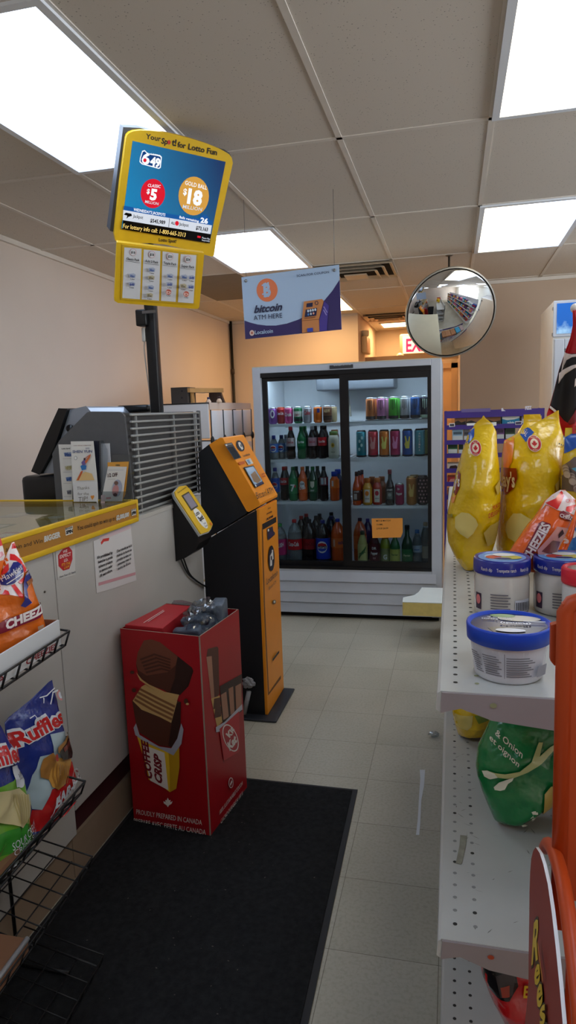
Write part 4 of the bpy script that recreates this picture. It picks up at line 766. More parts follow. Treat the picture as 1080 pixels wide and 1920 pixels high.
# hanging sign
R = rot3(.006, -.077, -.038); PH = Plane((-.837, 3.628, 2.082), R @ Vector((1, 0, 0)), R @ Vector((0, 0, 1))); kB = crop(440, 480, 4.909); U = lambda *p: PH.uv(*kB(*p))
g = thing('hanging_sign', (-.837, 3.628, 1.9), 'pale blue and purple bitcoin machine sign hanging from the ceiling', 'sign')
LBl = C((170, 194, 222), .45); PUR = C((52, 40, 96), .45); ORG = C((228, 120, 66), .45); NAV = C((28, 28, 66), .45); BRO = C((196, 128, 72), .45)
b = MB(); b.prism(PH, [U(*p) for p in ((62, 196), (960, 80), (985, 676), (98, 766))], -.004, 0, LBl)
b.art([('p', [(90, 594), (140, 612), (210, 630), (290, 640), (380, 640), (480, 622), (580, 588), (620, 570), (620, 712), (98, 766)], PUR), ('p', [(620, 570), (720, 510), (820, 416), (900, 320), (966, 218), (985, 676), (620, 713)], PUR),
       ('e', (299, 314), 97, 107, ORG), ('t', 'B', (268, 372), (336, 364), (262, 258), LBl, .06), ('l', [(282, 246), (286, 264)], 13, LBl), ('l', [(308, 242), (310, 260)], 13, LBl), ('l', [(284, 362), (288, 382)], 13, LBl), ('l', [(310, 360), (313, 378)], 13, LBl), ('l', [(250, 272), (282, 268)], 12, LBl), ('l', [(254, 354), (284, 350)], 12, LBl),
       ('t', 'bitcoin', (180, 526), (432, 500), (198, 456), NAV, .03), ('t', 'ATM HERE', (178, 592), (440, 568), (176, 548), NAV, .0), ('t', 'SCAN FOR COUPON', (573, 196), (870, 160), (572, 174), NAV, .0),
       ('e', (162, 710), 22, 26, C((226, 200, 190), .5)), ('e', (162, 710), 10, 13, C((190, 110, 90), .5)), ('t', 'Localcoin', (190, 724), (356, 708), (188, 688), LBl, .02),
       ('p', [(806, 398), (826, 420), (782, 590), (782, 696), (850, 690), (860, 560), (870, 460)], C((70, 54, 140), .45)), ('p', [(640, 422), (806, 398), (822, 418), (778, 586), (620, 598)], BRO), ('p', [(622, 600), (778, 586), (782, 696), (624, 710)], BRO), ('l', [(620, 599), (780, 586)], 5, C((140, 84, 44), .5)),
       ('p', [(666, 440), (722, 432), (720, 470), (662, 476)], NAV), ('e', (757, 436), 16, 18, NAV), ('e', (757, 436), 10, 12, BRO), ('p', [(658, 498), (762, 480), (754, 552), (648, 566)], NAV)] +
      [('e', (680+i*22, 510-i*4), 9, 12, C((200, 214, 226), .5)) for i in range(4)] + [('e', (682+i*24, 542-i*5), 8, 11, C(((80, 130, 200), (200, 206, 216), (214, 150, 130))[i], .5)) for i in range(3)] +
      [('l', [(646, 578), (748, 566)], 6, C((120, 70, 40), .5)), ('p', [(672, 670), (724, 664), (726, 700), (674, 704)], C((50, 70, 170), .5)), ('l', [(824, 470), (856, 526)], 9, C((150, 140, 200), .5)), ('l', [(822, 500), (850, 550)], 9, C((150, 140, 200), .5))], PH, kB)
b.build('sign_board', g)
b = MB(); 
for p in ((105, 230), (918, 132)):
    u_, v_ = U(*p); c = PH.pt(u_, v_, .002); b.lathe(c, [(.006, 0), (.008, .003), (.003, .004)], C((150, 150, 150), .3, metal=.8), 12, Matrix.Rotation(pi/2, 3, 'X'))
    b.rod(c+Vector((0, .004, 0)), (c.x, c.y+.02, CEIL), .0012, C((120, 120, 120), .4, metal=.5), 5)
b.build('hanging_wire', g)
# ================================================================ CONVEX MIRROR
MR = mat('mirror_silver', (226, 228, 230), .015, metal=1)
MC = at(845, 588, y=5.38); view = (CAM-MC).normalized(); ax = (view+Vector((.26, .0, -.34))).normalized()
g = thing('security_mirror', MC, 'round convex security mirror hanging from the ceiling above the drink cooler', 'mirror')
M3 = ax.to_track_quat('Z', 'Y').to_matrix(); rad = .333; Rs = .6; h0 = sqrt(Rs*Rs-rad*rad)
prof = [(max(.0005, rad*i/16), sqrt(Rs*Rs-(rad*i/16)**2)-h0) for i in range(16, -1, -1)]
MB().lathe(MC, prof, MR, 48, M3).build('mirror_dome', g)
MB().lathe(MC, [(rad-.004, .004), (rad+.006, .004), (rad+.006, -.012), (rad-.004, -.014)], mat('rim_grey', (150, 146, 138), .4, metal=.3), 48, M3, False, False).lathe(MC, [(rad, -.012), (.02, -.02), (.0005, -.02)], C((60, 58, 56), .6), 40, M3, False).build('rim', g)
t = at(842, 476, y=5.476); b = MB(); bk = MC-ax*.02
b.tube([bk, (t.x, 5.476, bk.z+.08), (t.x, 5.476, CEIL)], .008, C((110, 100, 90), .35, metal=.7)); b.lathe((t.x, 5.476, CEIL-.01), [(.02, 0), (.03, .008)], C((110, 100, 90), .4, metal=.6), 16); b.build('hanger_rod', g)
# ================================================================ FLOOR ITEMS
MATB = mat('mat_black', (34, 34, 35), .95, spec=.15, vary=.35, vscale=60, bump=.5, bscale=260, bdist=.003)
g = thing('floor_mat', (-.77, 1.4, 0), 'black ribbed entrance mat on the tiled floor in front of the counter', 'mat')
Pm = Plane((0, 0, 0), (1, 0, 0), (0, 1, 0))
MB().prism(Pm, [(-1.215, .2), (-.325, .2), (-.372, 2.52), (-1.215, 2.53)], .0015, .004, mat('mat_rubber', (26, 26, 30), .6)).build('rubber_edge', g)
MB().prism(Pm, [(-1.2, .22), (-.345, .22), (-.392, 2.505), (-1.2, 2.515)], .0041, .0075, MATB).build('pile', g)
rnd = random.Random(3); b = MB()
DUST = mat('mat_dust', (92, 86, 80), .9)
for i in range(80):
    x, y = -.75+rnd.gauss(0, .16), 1.75+rnd.gauss(0, .42)
    if -1.15 < x < -.42 and .8 < y < 2.45: a = rnd.random()*pi; w = rnd.uniform(.001, .004); h = w*.5; b.add([(x+cos(a)*w, y+sin(a)*w, .0078), (x-sin(a)*h, y+cos(a)*h, .0078), (x-cos(a)*w, y-sin(a)*w, .0078), (x+sin(a)*h, y-cos(a)*h, .0078)], [(0, 1, 2, 3)], DUST)
b.build('floor_lint', label='pale lint flecks lying on the black mat', cat='lint', kind='stuff')
TAPE = C((216, 218, 220), .25)
b = MB(); q = [at(*p, z=0) for p in ((787, 1444), (797, 1444), (795, 1475), (790, 1500), (788, 1545), (786, 1566), (780, 1566), (783, 1540), (786, 1490), (788, 1460))]
b.prism(Pm, [(p.x, p.y) for p in q], .0005, .0015, TAPE); b.build('tape_strip', label='torn white tape strip stuck on the floor tiles by the shelf', cat='tape')
def crumple(name, c, r, sc, m, label, cat, seed, parent=None, amp=.5):
    bm = bmesh.new(); bmesh.ops.create_icosphere(bm, subdivisions=3, radius=r)
    for v in bm.verts:
        n = noise.noise(v.co*(2.2/r)+Vector((seed, 0, 0))); n2 = noise.noise(v.co*(5/r)+Vector((0, seed, 0)))
        v.co *= 1+amp*n+amp*.5*n2; v.co = Vector((v.co.x*sc[0], v.co.y*sc[1], v.co.z*sc[2]))
    b = MB().bm(bm, m, Matrix.Translation(c)); return b.build(name, parent, label=label, cat=cat)
FILM = glass('plastic_film', (232, 238, 244), .3, .9, .1)
p = at(813, 1378, z=.01); crumple('plastic_scrap', (p.x, p.y, .014), .022, (1, .8, .5), FILM, 'clear plastic scrap on the floor beside the shelf base', 'scrap', 3)
p = at(466, 1280, y=3.06); crumple('plastic_scrap', (p.x, 3.06, p.z), .03, (1, .5, .9), mat('film_grey', (150, 150, 152), .3), 'grey crumpled plastic poking out behind the red box', 'scrap', 9)
b = MB(); b.rod(at(466, 1280, y=3.06)+Vector((0, 0, -.045)), (at(466, 1280, y=3.06).x-.03, 3.06, .03), .012, mat('film_grey', (150, 150, 152))); b.build('plastic_tail', label='twisted plastic wrap hanging down behind the red box', cat='scrap')
# ================================================================ BITCOIN MACHINE
AB = mat('machine_black', (22, 24, 29), .5, vary=.06); AO = mat('machine_orange', (238, 146, 28), .42, vary=.03)
g = thing('bitcoin_machine', (-1.05, 3.26, 0), 'tall black and orange bitcoin machine on a dark floor plate', 'cash machine')
MB().rbox((-1.03, 3.245, .006), (.37, .405, .012), mat('plate_dark', (40, 42, 48), .4), .004).build('floor_plate', g)
Py = Plane((0, 3.10, 0), (1, 0, 0), (0, 0, 1))
b = MB(); b.prism(Py, [(-1.2, .013), (-.918, .013), (-.905, 1.055), (-.97, 1.025), (-1.2, .89)], -.33, 0, AB); b.build('body', g, bevel=.004)
b = MB(); b.prism(Py, [(-1.2, .9), (-.972, 1.033), (-.962, 1.046), (-1.14, 1.372), (-1.197, 1.333)], -.33, 0, AB); b.build('upper_body', g, bevel=.004)
b = MB(); b.prism(Py, [(-1.140, 1.370), (-1.082, 1.402), (-1.07, 1.40), (-.898, 1.085), (-.9, 1.072), (-.955, 1.043), (-.966, 1.047)], -.334, .004, AO); b.build('head', g, bevel=.008, label='sloped orange head')
b = MB(); b.box((-.9175, 3.098, .0135), (-.902, 3.432, 1.058), AO); b.build('front_door', g, bevel=.003, label='narrow orange front')
Pf = Plane((-.902, 0, 0), (0, 1, 0), (0, 0, 1)); K = k8; LK_ = C((30, 28, 44), .4)
b = MB(); k9 = crop(420, 1160, 5.4)
b.art([('l', [K(772, 938), K(890, 872)], 3, INK), ('l', [K(772, 938), K(790, 1610), k9(450, 762), k9(574, 590)], 2, C((120, 70, 20), .5)),
       ('t', 'BITCOIN', K(818, 788), K(842, 778), K(818, 778), LK_), ('t', 'powered by', K(808, 832), K(852, 812), K(808, 816), LK_, .02), ('t', 'ATM', K(802, 884), K(860, 852), K(802, 866), LK_, .05),
       ('p', [K(808, 952), K(856, 930), K(862, 970), K(876, 985), K(874, 1002), K(822, 1046), K(814, 1040)], C((40, 42, 66), .4)), ('p', [K(822, 986), K(852, 972), K(858, 990), K(872, 992), K(826, 1030)], C((30, 36, 90), .3)), ('p', [K(812, 956), K(822, 952), K(824, 970), K(814, 976)], WHITE),
       ('e', K(844, 1200), 26/4.5, 108/4.5, LK_), ('p', [K(830, 1180), K(846, 1150), K(846, 1130), K(856, 1128), K(860, 1205), K(848, 1215), K(848, 1260), K(832, 1268)], C((226, 222, 216), .4)), ('p', [K(836, 1186), K(846, 1178), K(848, 1212), K(838, 1218)], LK_),
       ('t', 'Localcoin', K(800, 1425), K(894, 1340), K(800, 1370), LK_, .0), ('t', 'Bitcoin ATM', K(818, 1470), K(880, 1410), K(818, 1440), C((110, 70, 40), .5), .0),
       ('e', K(864, 1568), 14/4.5, 17/4.5, C((60, 50, 40), .4)), ('e', K(864, 1567), 8/4.5, 10/4.5, C((226, 220, 200), .3)), ('l', [k9(478, 420), k9(544, 332)], 1.2, INK)], Pf, eps=.0005)
b.build('front_print', g)
hp = Vector((-1.07, 3.10, 1.40)); hq = Vector((-.898, 3.10, 1.085)); sl = (hp-hq).normalized()
Ph = Plane(hq, (0, 1, 0), sl); Ph.n = Ph.u.cross(Ph.v).normalized()
b = MB(); b.art([('p', [K(450, 236), K(514, 224), K(596, 352), K(538, 370)], C((40, 40, 48), .4)), ('p', [K(478, 268), K(526, 258), K(584, 350), K(540, 362)], C((16, 16, 20), .2)), ('p', [K(458, 244), K(470, 240), K(478, 250), K(466, 256)], WHITE), ('t', 'SCANNER', K(476, 250), K(516, 240), K(472, 242), C((200, 200, 204), .4)),
       ('e', K(584, 254), 30/4.5, 50/4.5, LK_, -.5), ('p', [K(564, 226), K(580, 222), K(608, 276), K(598, 290), K(572, 256)], C((226, 222, 216), .4)), ('p', [K(580, 244), K(588, 242), K(596, 262), K(588, 266)], LK_),
       ('t', 'Localcoin', K(610, 348), K(666, 332), K(600, 330), LK_, .02), ('p', [K(622, 374), K(666, 358), K(692, 404), K(650, 418)], C((206, 204, 196), .4)), ('p', [K(634, 376), K(652, 370), K(672, 404), K(652, 408)], C((120, 150, 180), .4)), ('l', [K(566, 402), K(618, 390)], 1.2, C((190, 90, 30), .5)), ('l', [K(572, 414), K(616, 402)], 1, C((190, 90, 30), .5)),
       ('p', [K(606, 438), K(690, 422), K(780, 576), K(706, 612)], C((30, 30, 36), .4)), ('p', [K(618, 446), K(688, 430), K(764, 556), K(696, 586)], mat('machine_screen', (120, 140, 160), .08, emit=.12, emc=(110, 130, 150))), ('p', [K(664, 500), K(700, 470), K(752, 548), K(724, 574), K(690, 560)], C((150, 120, 90), .2)),
       ('p', [K(698, 590), K(764, 560), K(772, 574), K(706, 604)], C((40, 40, 80), .4)), ('p', [K(698, 590), K(706, 586), K(712, 600), K(706, 604)], WHITE), ('l', [K(756, 500), K(780, 492)], 1, C((190, 90, 30), .5)), ('l', [K(762, 520), K(786, 512)], 1, C((190, 90, 30), .5)),
       ('t', 'Bitcoin ATM', K(716, 710), K(860, 656), K(700, 652), INK, .0)], Ph, eps=.0005, base=.0003)
b.build('head_print', g, label='head print with scanner window and screen')
# ================================================================ RED CARDBOARD DISPLAY BOX
REDC = mat('box_red', (166, 16, 28), .38, vary=.06, vscale=5); CARD = mat('cardboard_grey', (150, 136, 120), .8)
A = [Vector((-1.175, 2.165, 0)), Vector((-.851, 2.119, 0)), Vector((-.815, 2.452, 0)), Vector((-1.14, 2.498, 0))]; HB_ = .748
for p in A: p.z = .008
g = thing('cardboard_display_box', (-1.0, 2.3, .008), 'tall red cardboard chocolate bar display box standing on the mat', 'display box')
def wall_panel(a, c, name, label=None):
    P = Plane(a, c-a, (0, 0, 1)); L = (c-a).length; b = MB(); b.prism(P, [(0, 0), (L, 0), (L, HB_), (0, HB_)], -.004, 0, REDC, CARD); return P, b
kx = crop(200, 1100, 3)
CHO = C((84, 42, 28), .4); CHD = C((52, 26, 20), .4); CHL = C((120, 66, 46), .4); WAF = C((206, 166, 104), .6); FOI = C((190, 190, 204), .3, metal=.3); YW = C((232, 188, 40), .4); DKR = C((120, 16, 30), .4); WH = C((232, 222, 214), .5)
P, b = wall_panel(A[0], A[1], 'front')
b.art([('p', [kx(*p) for p in ((210, 302), (250, 296), (300, 312), (480, 455), (488, 475), (460, 560), (410, 612), (350, 600), (320, 580), (230, 550), (178, 498), (166, 440), (175, 370))], CHO), ('p', [kx(*p) for p in ((210, 302), (250, 296), (300, 312), (400, 392), (390, 440), (345, 480), (225, 500), (178, 470), (166, 430), (175, 370))], CHL),
       ('p', [kx(*p) for p in ((400, 392), (480, 455), (488, 475), (460, 560), (410, 612), (355, 598), (385, 510), (390, 440))], CHD)] +
      [('l', [kx(190+i*8, 410+i*18), kx(270+i*10, 380+i*20), kx(360, 410+i*16)], 3, CHO) for i in range(5)] +
      [('p', [kx(*p) for p in ((168, 480), (200, 520), (240, 548), (330, 590), (410, 606), (398, 640), (330, 620), (240, 560), (190, 525))], WAF),
       ('p', [kx(*p) for p in ((146, 640), (200, 560), (220, 548), (300, 600), (400, 640), (420, 650), (418, 770), (400, 850), (368, 902), (300, 890), (190, 820), (166, 760))], CHO), ('p', [kx(*p) for p in ((385, 660), (420, 645), (418, 770), (400, 850), (368, 902), (350, 890), (366, 780))], CHD),
       ('p', [kx(*p) for p in ((150, 640), (200, 560), (220, 548), (300, 598), (400, 640), (366, 764), (300, 730), (200, 690))], WAF)] +
      [('l', [kx(160+i*10, 632-i*20), kx(260+i*10, 690-i*22), kx(370+i*6, 744-i*24)], 4, C((140, 92, 54), .6)) for i in range(4)] +
      [('p', [kx(*p) for p in ((176, 840), (240, 880), (340, 925), (412, 900), (414, 1010), (396, 1132), (360, 1152), (330, 1130), (240, 1080), (228, 1010))], YW), ('p', [kx(*p) for p in ((352, 925), (412, 900), (414, 1010), (396, 1132), (360, 1152), (358, 1010))], C((196, 150, 30), .4)),
       ('p', [kx(*p) for p in ((156, 790), (170, 765), (190, 830), (300, 895), (368, 905), (402, 850), (424, 765), (437, 800), (425, 880), (380, 945), (300, 905), (220, 870), (166, 830))], FOI),
       ('p', [kx(*p) for p in ((200, 880), (330, 930), (352, 1140), (250, 1086))], WH),
       ('t', 'COFFEE', kx(262, 1082), kx(236, 870), kx(224, 1066), DKR, .05), ('t', 'CRISP', kx(316, 1110), kx(310, 952), kx(276, 1084), DKR, .05),
       ('e', kx(150, 478), 4, 3, CHO), ('e', kx(160, 578), 4, 4, CHO), ('e', kx(452, 640), 4, 5, CHO), ('e', kx(460, 655), 3, 2, WAF),
       ('p', [kx(*p) for p in ((350, 1180), (358, 1196), (366, 1192), (364, 1206), (377, 1200), (372, 1214), (356, 1224), (353, 1232), (348, 1232), (345, 1224), (328, 1212), (326, 1200), (338, 1205), (336, 1192), (343, 1196))], WH),
       ('t', 'PROUDLY PREPARED IN CANADA', kx(174, 1272), kx(542, 1334), kx(174, 1244), WH, .0), ('t', 'PREPARE AVEC FIERTE AU CANADA', kx(160, 1322), kx(564, 1388), kx(160, 1294), WH, .0)], P, eps=.0003)
b.build('front_panel', g, label='red front panel with bitten wafer bar picture')
P, b = wall_panel(A[1], A[2], 'side')
RB = C((170, 120, 96), .45)
b.art([('p', [kx(*p) for p in ((568, 350), (620, 336), (628, 345), (634, 600), (610, 636), (590, 636), (560, 400))], CHO), ('p', [kx(*p) for p in ((560, 395), (590, 390), (606, 632), (588, 634))], RB),
       ('p', [kx(*p) for p in ((586, 630), (634, 612), (650, 760), (620, 790))], WAF), ('l', [kx(600, 660), kx(640, 650)], 8, CHO), ('l', [kx(606, 710), kx(645, 700)], 8, CHO),
       ('p', [kx(*p) for p in ((634, 560), (758, 490), (758, 700), (650, 770))], CHD), ('p', [kx(*p) for p in ((640, 608), (670, 590), (684, 730), (654, 750))], RB), ('p', [kx(*p) for p in ((682, 574), (708, 560), (716, 706), (694, 722))], RB), ('p', [kx(*p) for p in ((720, 560), (752, 542), (758, 690), (726, 704))], RB),
       ('p', [kx(*p) for p in ((610, 790), (660, 760), (758, 660), (760, 690), (746, 700), (640, 812), (612, 818))], FOI), ('p', [kx(*p) for p in ((630, 800), (740, 700), (745, 860), (740, 930), (655, 978))], C((190, 20, 40), .35)),
       ('e', kx(692, 850), 13, 27, WH, -.35), ('e', kx(692, 850), 11.5, 24.5, C((180, 20, 36), .35), -.35), ('t', 'Kit', kx(664, 830), kx(700, 788), kx(686, 850), WH, .05), ('t', 'Kat', kx(686, 922), kx(728, 868), kx(672, 880), WH, .05),
       ('e', kx(693, 1102), 4.5, 10, WH), ('e', kx(693, 1102), 3.6, 8.5, C((150, 16, 30), .4)), ('l', [kx(688, 1115), kx(698, 1092)], 2, WH),
       ('t', '100% SUSTAINABLE COCOA', kx(628, 1282), kx(758, 1112), kx(628, 1256), WH, .0), ('t', 'CACAO DURABLE A 100 %', kx(634, 1334), kx(758, 1168), kx(634, 1308), WH, .0)], P, eps=.0003)
b.build('side_panel', g, label='red side panel with four finger wafer bar picture')
P, b = wall_panel(A[2], A[3], 'back'); b.build('back_panel', g)
P, b = wall_panel(A[3], A[0], 'left'); b.build('left_panel', g)
b = MB(); q = [(p.x, p.y) for p in A]; b.prism(Plane((0, 0, 0), (1, 0, 0), (0, 1, 0)), [(x*.98+.02*-.995, y*.98+.02*2.31) for x, y in q], .45, .456, CARD); b.build('inner_tray', g)
# contents of the box
Pl = Plane((-1.155, 2.19, .70), Vector((.324, -.046, 0)), (0, 0, 1))
LIDM = mat('lid_red', (176, 32, 40), .45, vary=.05)
b = MB(); uq = Vector((.99, -.14, 0)); vq = Vector((.08, .99, .0))
def at3(o, a, c, z): return o+uq*a+vq*c+Vector((0, 0, z))
o = Vector((-1.163, 2.18, .4565)); L_, W_2, H1 = .16, .28, .31
pts = [at3(o, 0, 0, 0), at3(o, L_, 0, 0), at3(o, L_*.82, W_2, 0), at3(o, .02, W_2, 0)]
b.add(pts+[p+Vector((0, 0, H1)) for p in pts], [(0, 1, 2, 3), (4, 5, 6, 7), (0, 1, 5, 4), (1, 2, 6, 5), (2, 3, 7, 6), (3, 0, 4, 7)], LIDM)
Pt = Plane((0, 0, .46+H1), (1, 0, 0), (0, 1, 0)); ky = crop(210, 1110, 4.32)
b.art([('l', [ky(256, 250), ky(416, 148)], 1.2, WH), ('l', [ky(292, 242), ky(424, 156)], 1.2, WH)], Pt, eps=.0006)
b.build('small_carton', label='small red carton standing inside the red display box', cat='carton', bevel=.002)
g2 = thing('bagged_parts', (-.93, 2.3, .457), 'grey plastic parts in a clear crinkled bag on top of the red box', 'bagged item')
GP = mat('grey_plastic_part', (92, 102, 114), .4, vary=.15, vscale=14, bump=.5, bscale=24)
b = MB(); M = Matrix.Translation((-.912, 2.30, .72)) @ Matrix.Rotation(radians(22), 4, 'X') @ Matrix.Rotation(radians(-14), 4, 'Y') @ Matrix.Rotation(radians(-10), 4, 'Z')
b.rbox(None, (.11, .2, .10), GP, .03, M)
for k in range(3): b.rbox(None, (.12, .03, .03), GP, .008, M @ Matrix.Translation((0, -.07+.06*k, .05)))
b.build('grey_part', g2)
b = MB(); b.rbox(None, (.05, .11, .10), GP, .006, Matrix.Translation((-.868, 2.37, .76)) @ Matrix.Rotation(radians(8), 4, 'Z')); b.build('grey_block', g2)
MB().rbox((-.905, 2.3, .571), (.1, .2, .226), mat('grey_filler', (70, 74, 80), .6), .02).build('lower_part', g2)
def bagfilm(c, sc, seed, parent, name='clear_bag', m=FILM):
    bm = bmesh.new(); bmesh.ops.create_icosphere(bm, subdivisions=4, radius=1)
    for v in bm.verts:
        n = abs(noise.noise(v.co*2.1+Vector((seed, 1, 2))))*.5+noise.noise(v.co*5+Vector((seed, 3, 2)))*.22
        v.co = Vector((v.co.x*sc[0], v.co.y*sc[1], v.co.z*sc[2]))*(.85+n)
    return MB().bm(bm, m, Matrix.Translation(c)).build(name, parent)
bagfilm((-.908, 2.31, .762), (.056, .115, .07), 4, g2)
b = MB(); Pq = Plane((0, 2.462, 0), (1, 0, 0), (0, 0, 1)); q = [Pq.uv(*ky(*p)) for p in ((478, 100), (500, 68), (560, 66), (640, 84), (672, 100), (610, 150), (560, 165), (530, 172), (505, 150))]
b.prism(Pq, q, -.003, 0, FILM); b.build('bag_flap', g2)
b = MB(); Pq = Plane((0, 2.2, 0), (1, 0, 0), (0, .3, 1)); b.art([('p', [ky(608, 190), ky(622, 184), ky(640, 230), ky(622, 240)], WH), ('p', [ky(650, 238), ky(690, 208), ky(745, 236), ky(700, 268)], C((186, 196, 206), .3))], Pq, eps=.0004); b.build('bag_label', g2)
# ================================================================ WHITE CUBE SHELVING BEHIND THE MACHINE
CUB = mat('cube_panel_white', (222, 222, 226), .35, trans=.0, vary=.03); CB = C((16, 16, 18), .5); k3 = crop(300, 700, 5.4)
g = thing('cube_shelving', (-1.85, 4.9, 0), 'white panel cube shelving with thin black frame and round connectors beside the cooler', 'shelving')
cx, cyf, cyb, ctop = -1.62, 4.44, 5.42, 1.594
MB().box((-2.1, cyf, ctop-.012), (cx, cyb, ctop), CUB).build('top_panel', g)
b = MB().rbox((-1.86, cyf, 1.468), (.47, .012, .236), CUB, .005); b.build('front_panel', g)
for k in range(5): MB().rbox((-1.86, cyf, 1.22-.25*k+.0), (.47, .012, .236), CUB, .005).build('front_panel', g)
MB().box((cx-.004, cyf, 1.545), (cx+.004, cyb, ctop), mat('cube_header_beige', (226, 204, 190), .5)).build('side_header', g)
ys = [cyf+.012+(cyb-cyf-.012)*t for t in (0, .27, .5, .75, 1)]
for r in range(5):
    for k in range(4):
        z1 = 1.54-.25*r if r else 1.54; z0 = z1-.215 if r == 0 else z1-.238
        MB().rbox((cx, (ys[k]+ys[k+1])/2, (z0+z1)/2-.005*(r > 0)), (.008, ys[k+1]-ys[k]-.016, z1-z0), CUB, .003).build('side_panel', g)
b = MB()
for y in ys: b.rod((cx+.004, y, .02), (cx+.004, y, 1.545), .0045, CB)
for z in (1.335, 1.09, .84, .59): b.rod((cx+.004, cyf, z), (cx+.004, cyb, z), .003, CB); b.rod((-2.1, cyf-.006, z), (cx, cyf-.006, z), .004, CB)
b.rod((-2.1, cyf-.004, ctop-.002), (cx, cyf-.004, ctop-.002), .004, CB)
b.build('wire_frame', g)
for z in (1.335, 1.09, .84):
    for y in ys: MB().sphere((cx+.008, y, z), .021, CB, 12, (.6, 1, 1.5)).build('connector', g)
DB = mat('dark_box_grey', (58, 52, 48), .6, vary=.1)
b = MB().box((-1.945, 4.56, ctop), (-1.822, 4.72, 1.71), DB); Pz = Plane((0, 4.559, 0), (1, 0, 0), (0, 0, 1)); b.art([('e', k3(222, 180), 1.8, 1.8, BLACK), ('e', k3(222, 248), 1.8, 1.8, BLACK)], Pz); b.build('dark_box', label='dark grey box on top of the white cube shelving', cat='box')
WOOD = mat('light_wood', (190, 142, 84), .5, vary=.12, vscale=12)
g = thing('wooden_stand', (-1.74, 4.85, ctop), 'small open wooden stand on the white shelving beside the dark box', 'stand')
b = MB(); b.prism(Plane((0, 0, 1.672), (1, 0, 0), (0, 1, 0)), [(-1.82, 4.56), (-1.80, 4.56), (-1.655, 4.86), (-1.82, 4.88)], 0, .03, WOOD); b.build('top', g)
b = MB(); b.prism(Plane((0, 4.6, 0), (1, 0, 0), (0, 0, 1)), [(-1.815, 1.5945), (-1.80, 1.5945), (-1.806, 1.671), (-1.815, 1.671)], -.05, 0, WOOD); b.build('leg', g)
b = MB(); b.prism(Plane((0, 4.82, 0), (1, 0, 0), (0, 0, 1)), [(-1.76, 1.5945), (-1.64, 1.5945), (-1.665, 1.671), (-1.755, 1.671)], -.03, 0, C((60, 40, 28), .6)); b.build('leg', g, label='dark leg')
for px, cc, lab in ((391, (50, 46, 80), 'small clear bottle with navy cap on the shelving'), (411, (60, 36, 40), 'small clear bottle with dark red cap at the shelving corner')):
    y = 4.7 if px < 400 else 4.62; x = at(px, 752, y=y).x; g = thing('small_bottle', (x, y, ctop), lab, 'bottle')
    MB().lathe((x, y, ctop), [(.018, 0), (.02, .002), (.02, .012), (.011, .026), (.008, .03)], mat('bottle_pale', (226, 196, 168), .15, coat=.4), 14).build('body', g)
    MB().lathe((x, y, ctop), [(.010, .028), (.010, .042), (.008, .043)], C(cc, .4), 12).build('cap', g)
# ================================================================ TALL DISPLAY FRIDGE ON THE RIGHT
TF = mat('fridge_cream', (226, 222, 214), .45, vary=.04); FW2 = mat('fridge_white', (184, 188, 196), .35, vary=.03)
g = thing('display_fridge', (1.0, 5.55, 0), 'tall cream display fridge with blue icy header panel at the right', 'fridge')
fx, fy, fz = .675, 5.2, 2.21
MB().box((fx, fy, .02), (1.42, 5.9, fz), TF).build('cabinet', g, bevel=.006)
MB().box((fx+.02, fy+.02, 0), (1.4, 5.88, .02), BLACK).build('base', g)
b = MB(); b.box((fx, fy-.02, 1.965), (1.42, fy, fz), FW2); b.build('header_frame', g, bevel=.004)
m = mat('header_blue', (30, 100, 180), .25, emit=.07, emc=(30, 110, 200)); nt = m.node_tree; bs = nt.nodes['Principled BSDF']
tc = nt.nodes.new('ShaderNodeTexCoord'); nz = nt.nodes.new('ShaderNodeTexNoise'); nz.inputs['Scale'].default_value = 22; nz.inputs['Detail'].default_value = 5; rp = nt.nodes.new('ShaderNodeValToRGB'); sx = nt.nodes.new('ShaderNodeSeparateXYZ'); mm = nt.nodes.new('ShaderNodeMath'); mm.operation = 'MULTIPLY_ADD'; mm.inputs[1].default_value = -1.1
rp.color_ramp.elements[0].position = .12; rp.color_ramp.elements[0].color = lin((24, 92, 176)); rp.color_ramp.elements[1].position = .5; rp.color_ramp.elements[1].color = lin((150, 190, 220))
nt.links.new(tc.outputs['Object'], nz.inputs['Vector']); nt.links.new(tc.outputs['Generated'], sx.inputs[0]); nt.links.new(sx.outputs['Z'], mm.inputs[0]); nt.links.new(nz.outputs['Fac'], mm.inputs[2]); nt.links.new(mm.outputs[0], rp.inputs['Fac']); nt.links.new(rp.outputs['Color'], bs.inputs['Base Color']); nt.links.new(rp.outputs['Color'], bs.inputs['Emission Color'])
MB().box((fx+.022, fy-.024, 1.985), (1.40, fy-.02, fz-.02), m).build('header_panel', g, label='blue icy header panel')
b = MB(); b.box((fx+.01, fy-.03, .2), (fx+.075, fy-.001, 1.95), FW2).box((1.345, fy-.03, .2), (1.41, fy-.001, 1.95), FW2).box((fx+.075, fy-.03, 1.88), (1.345, fy-.001, 1.95), FW2).box((fx+.075, fy-.03, .2), (1.345, fy-.001, .27), FW2); q = b.build('door', g, bevel=.006)
MB().box((fx+.075, fy-.016, .27), (1.345, fy-.012, 1.88), C((120, 120, 124), .15, coat=.5)).build('door_glass', q)
MB().box((fx-.004, fy-.018, 1.975), (fx, fy+.02, 1.995), C((150, 150, 150), .3, metal=.6)).build('hinge', g)
MB().box((fx-.004, fy-.018, 2.15), (fx, fy+.02, 2.17), C((150, 150, 150), .3, metal=.6)).build('hinge', g)
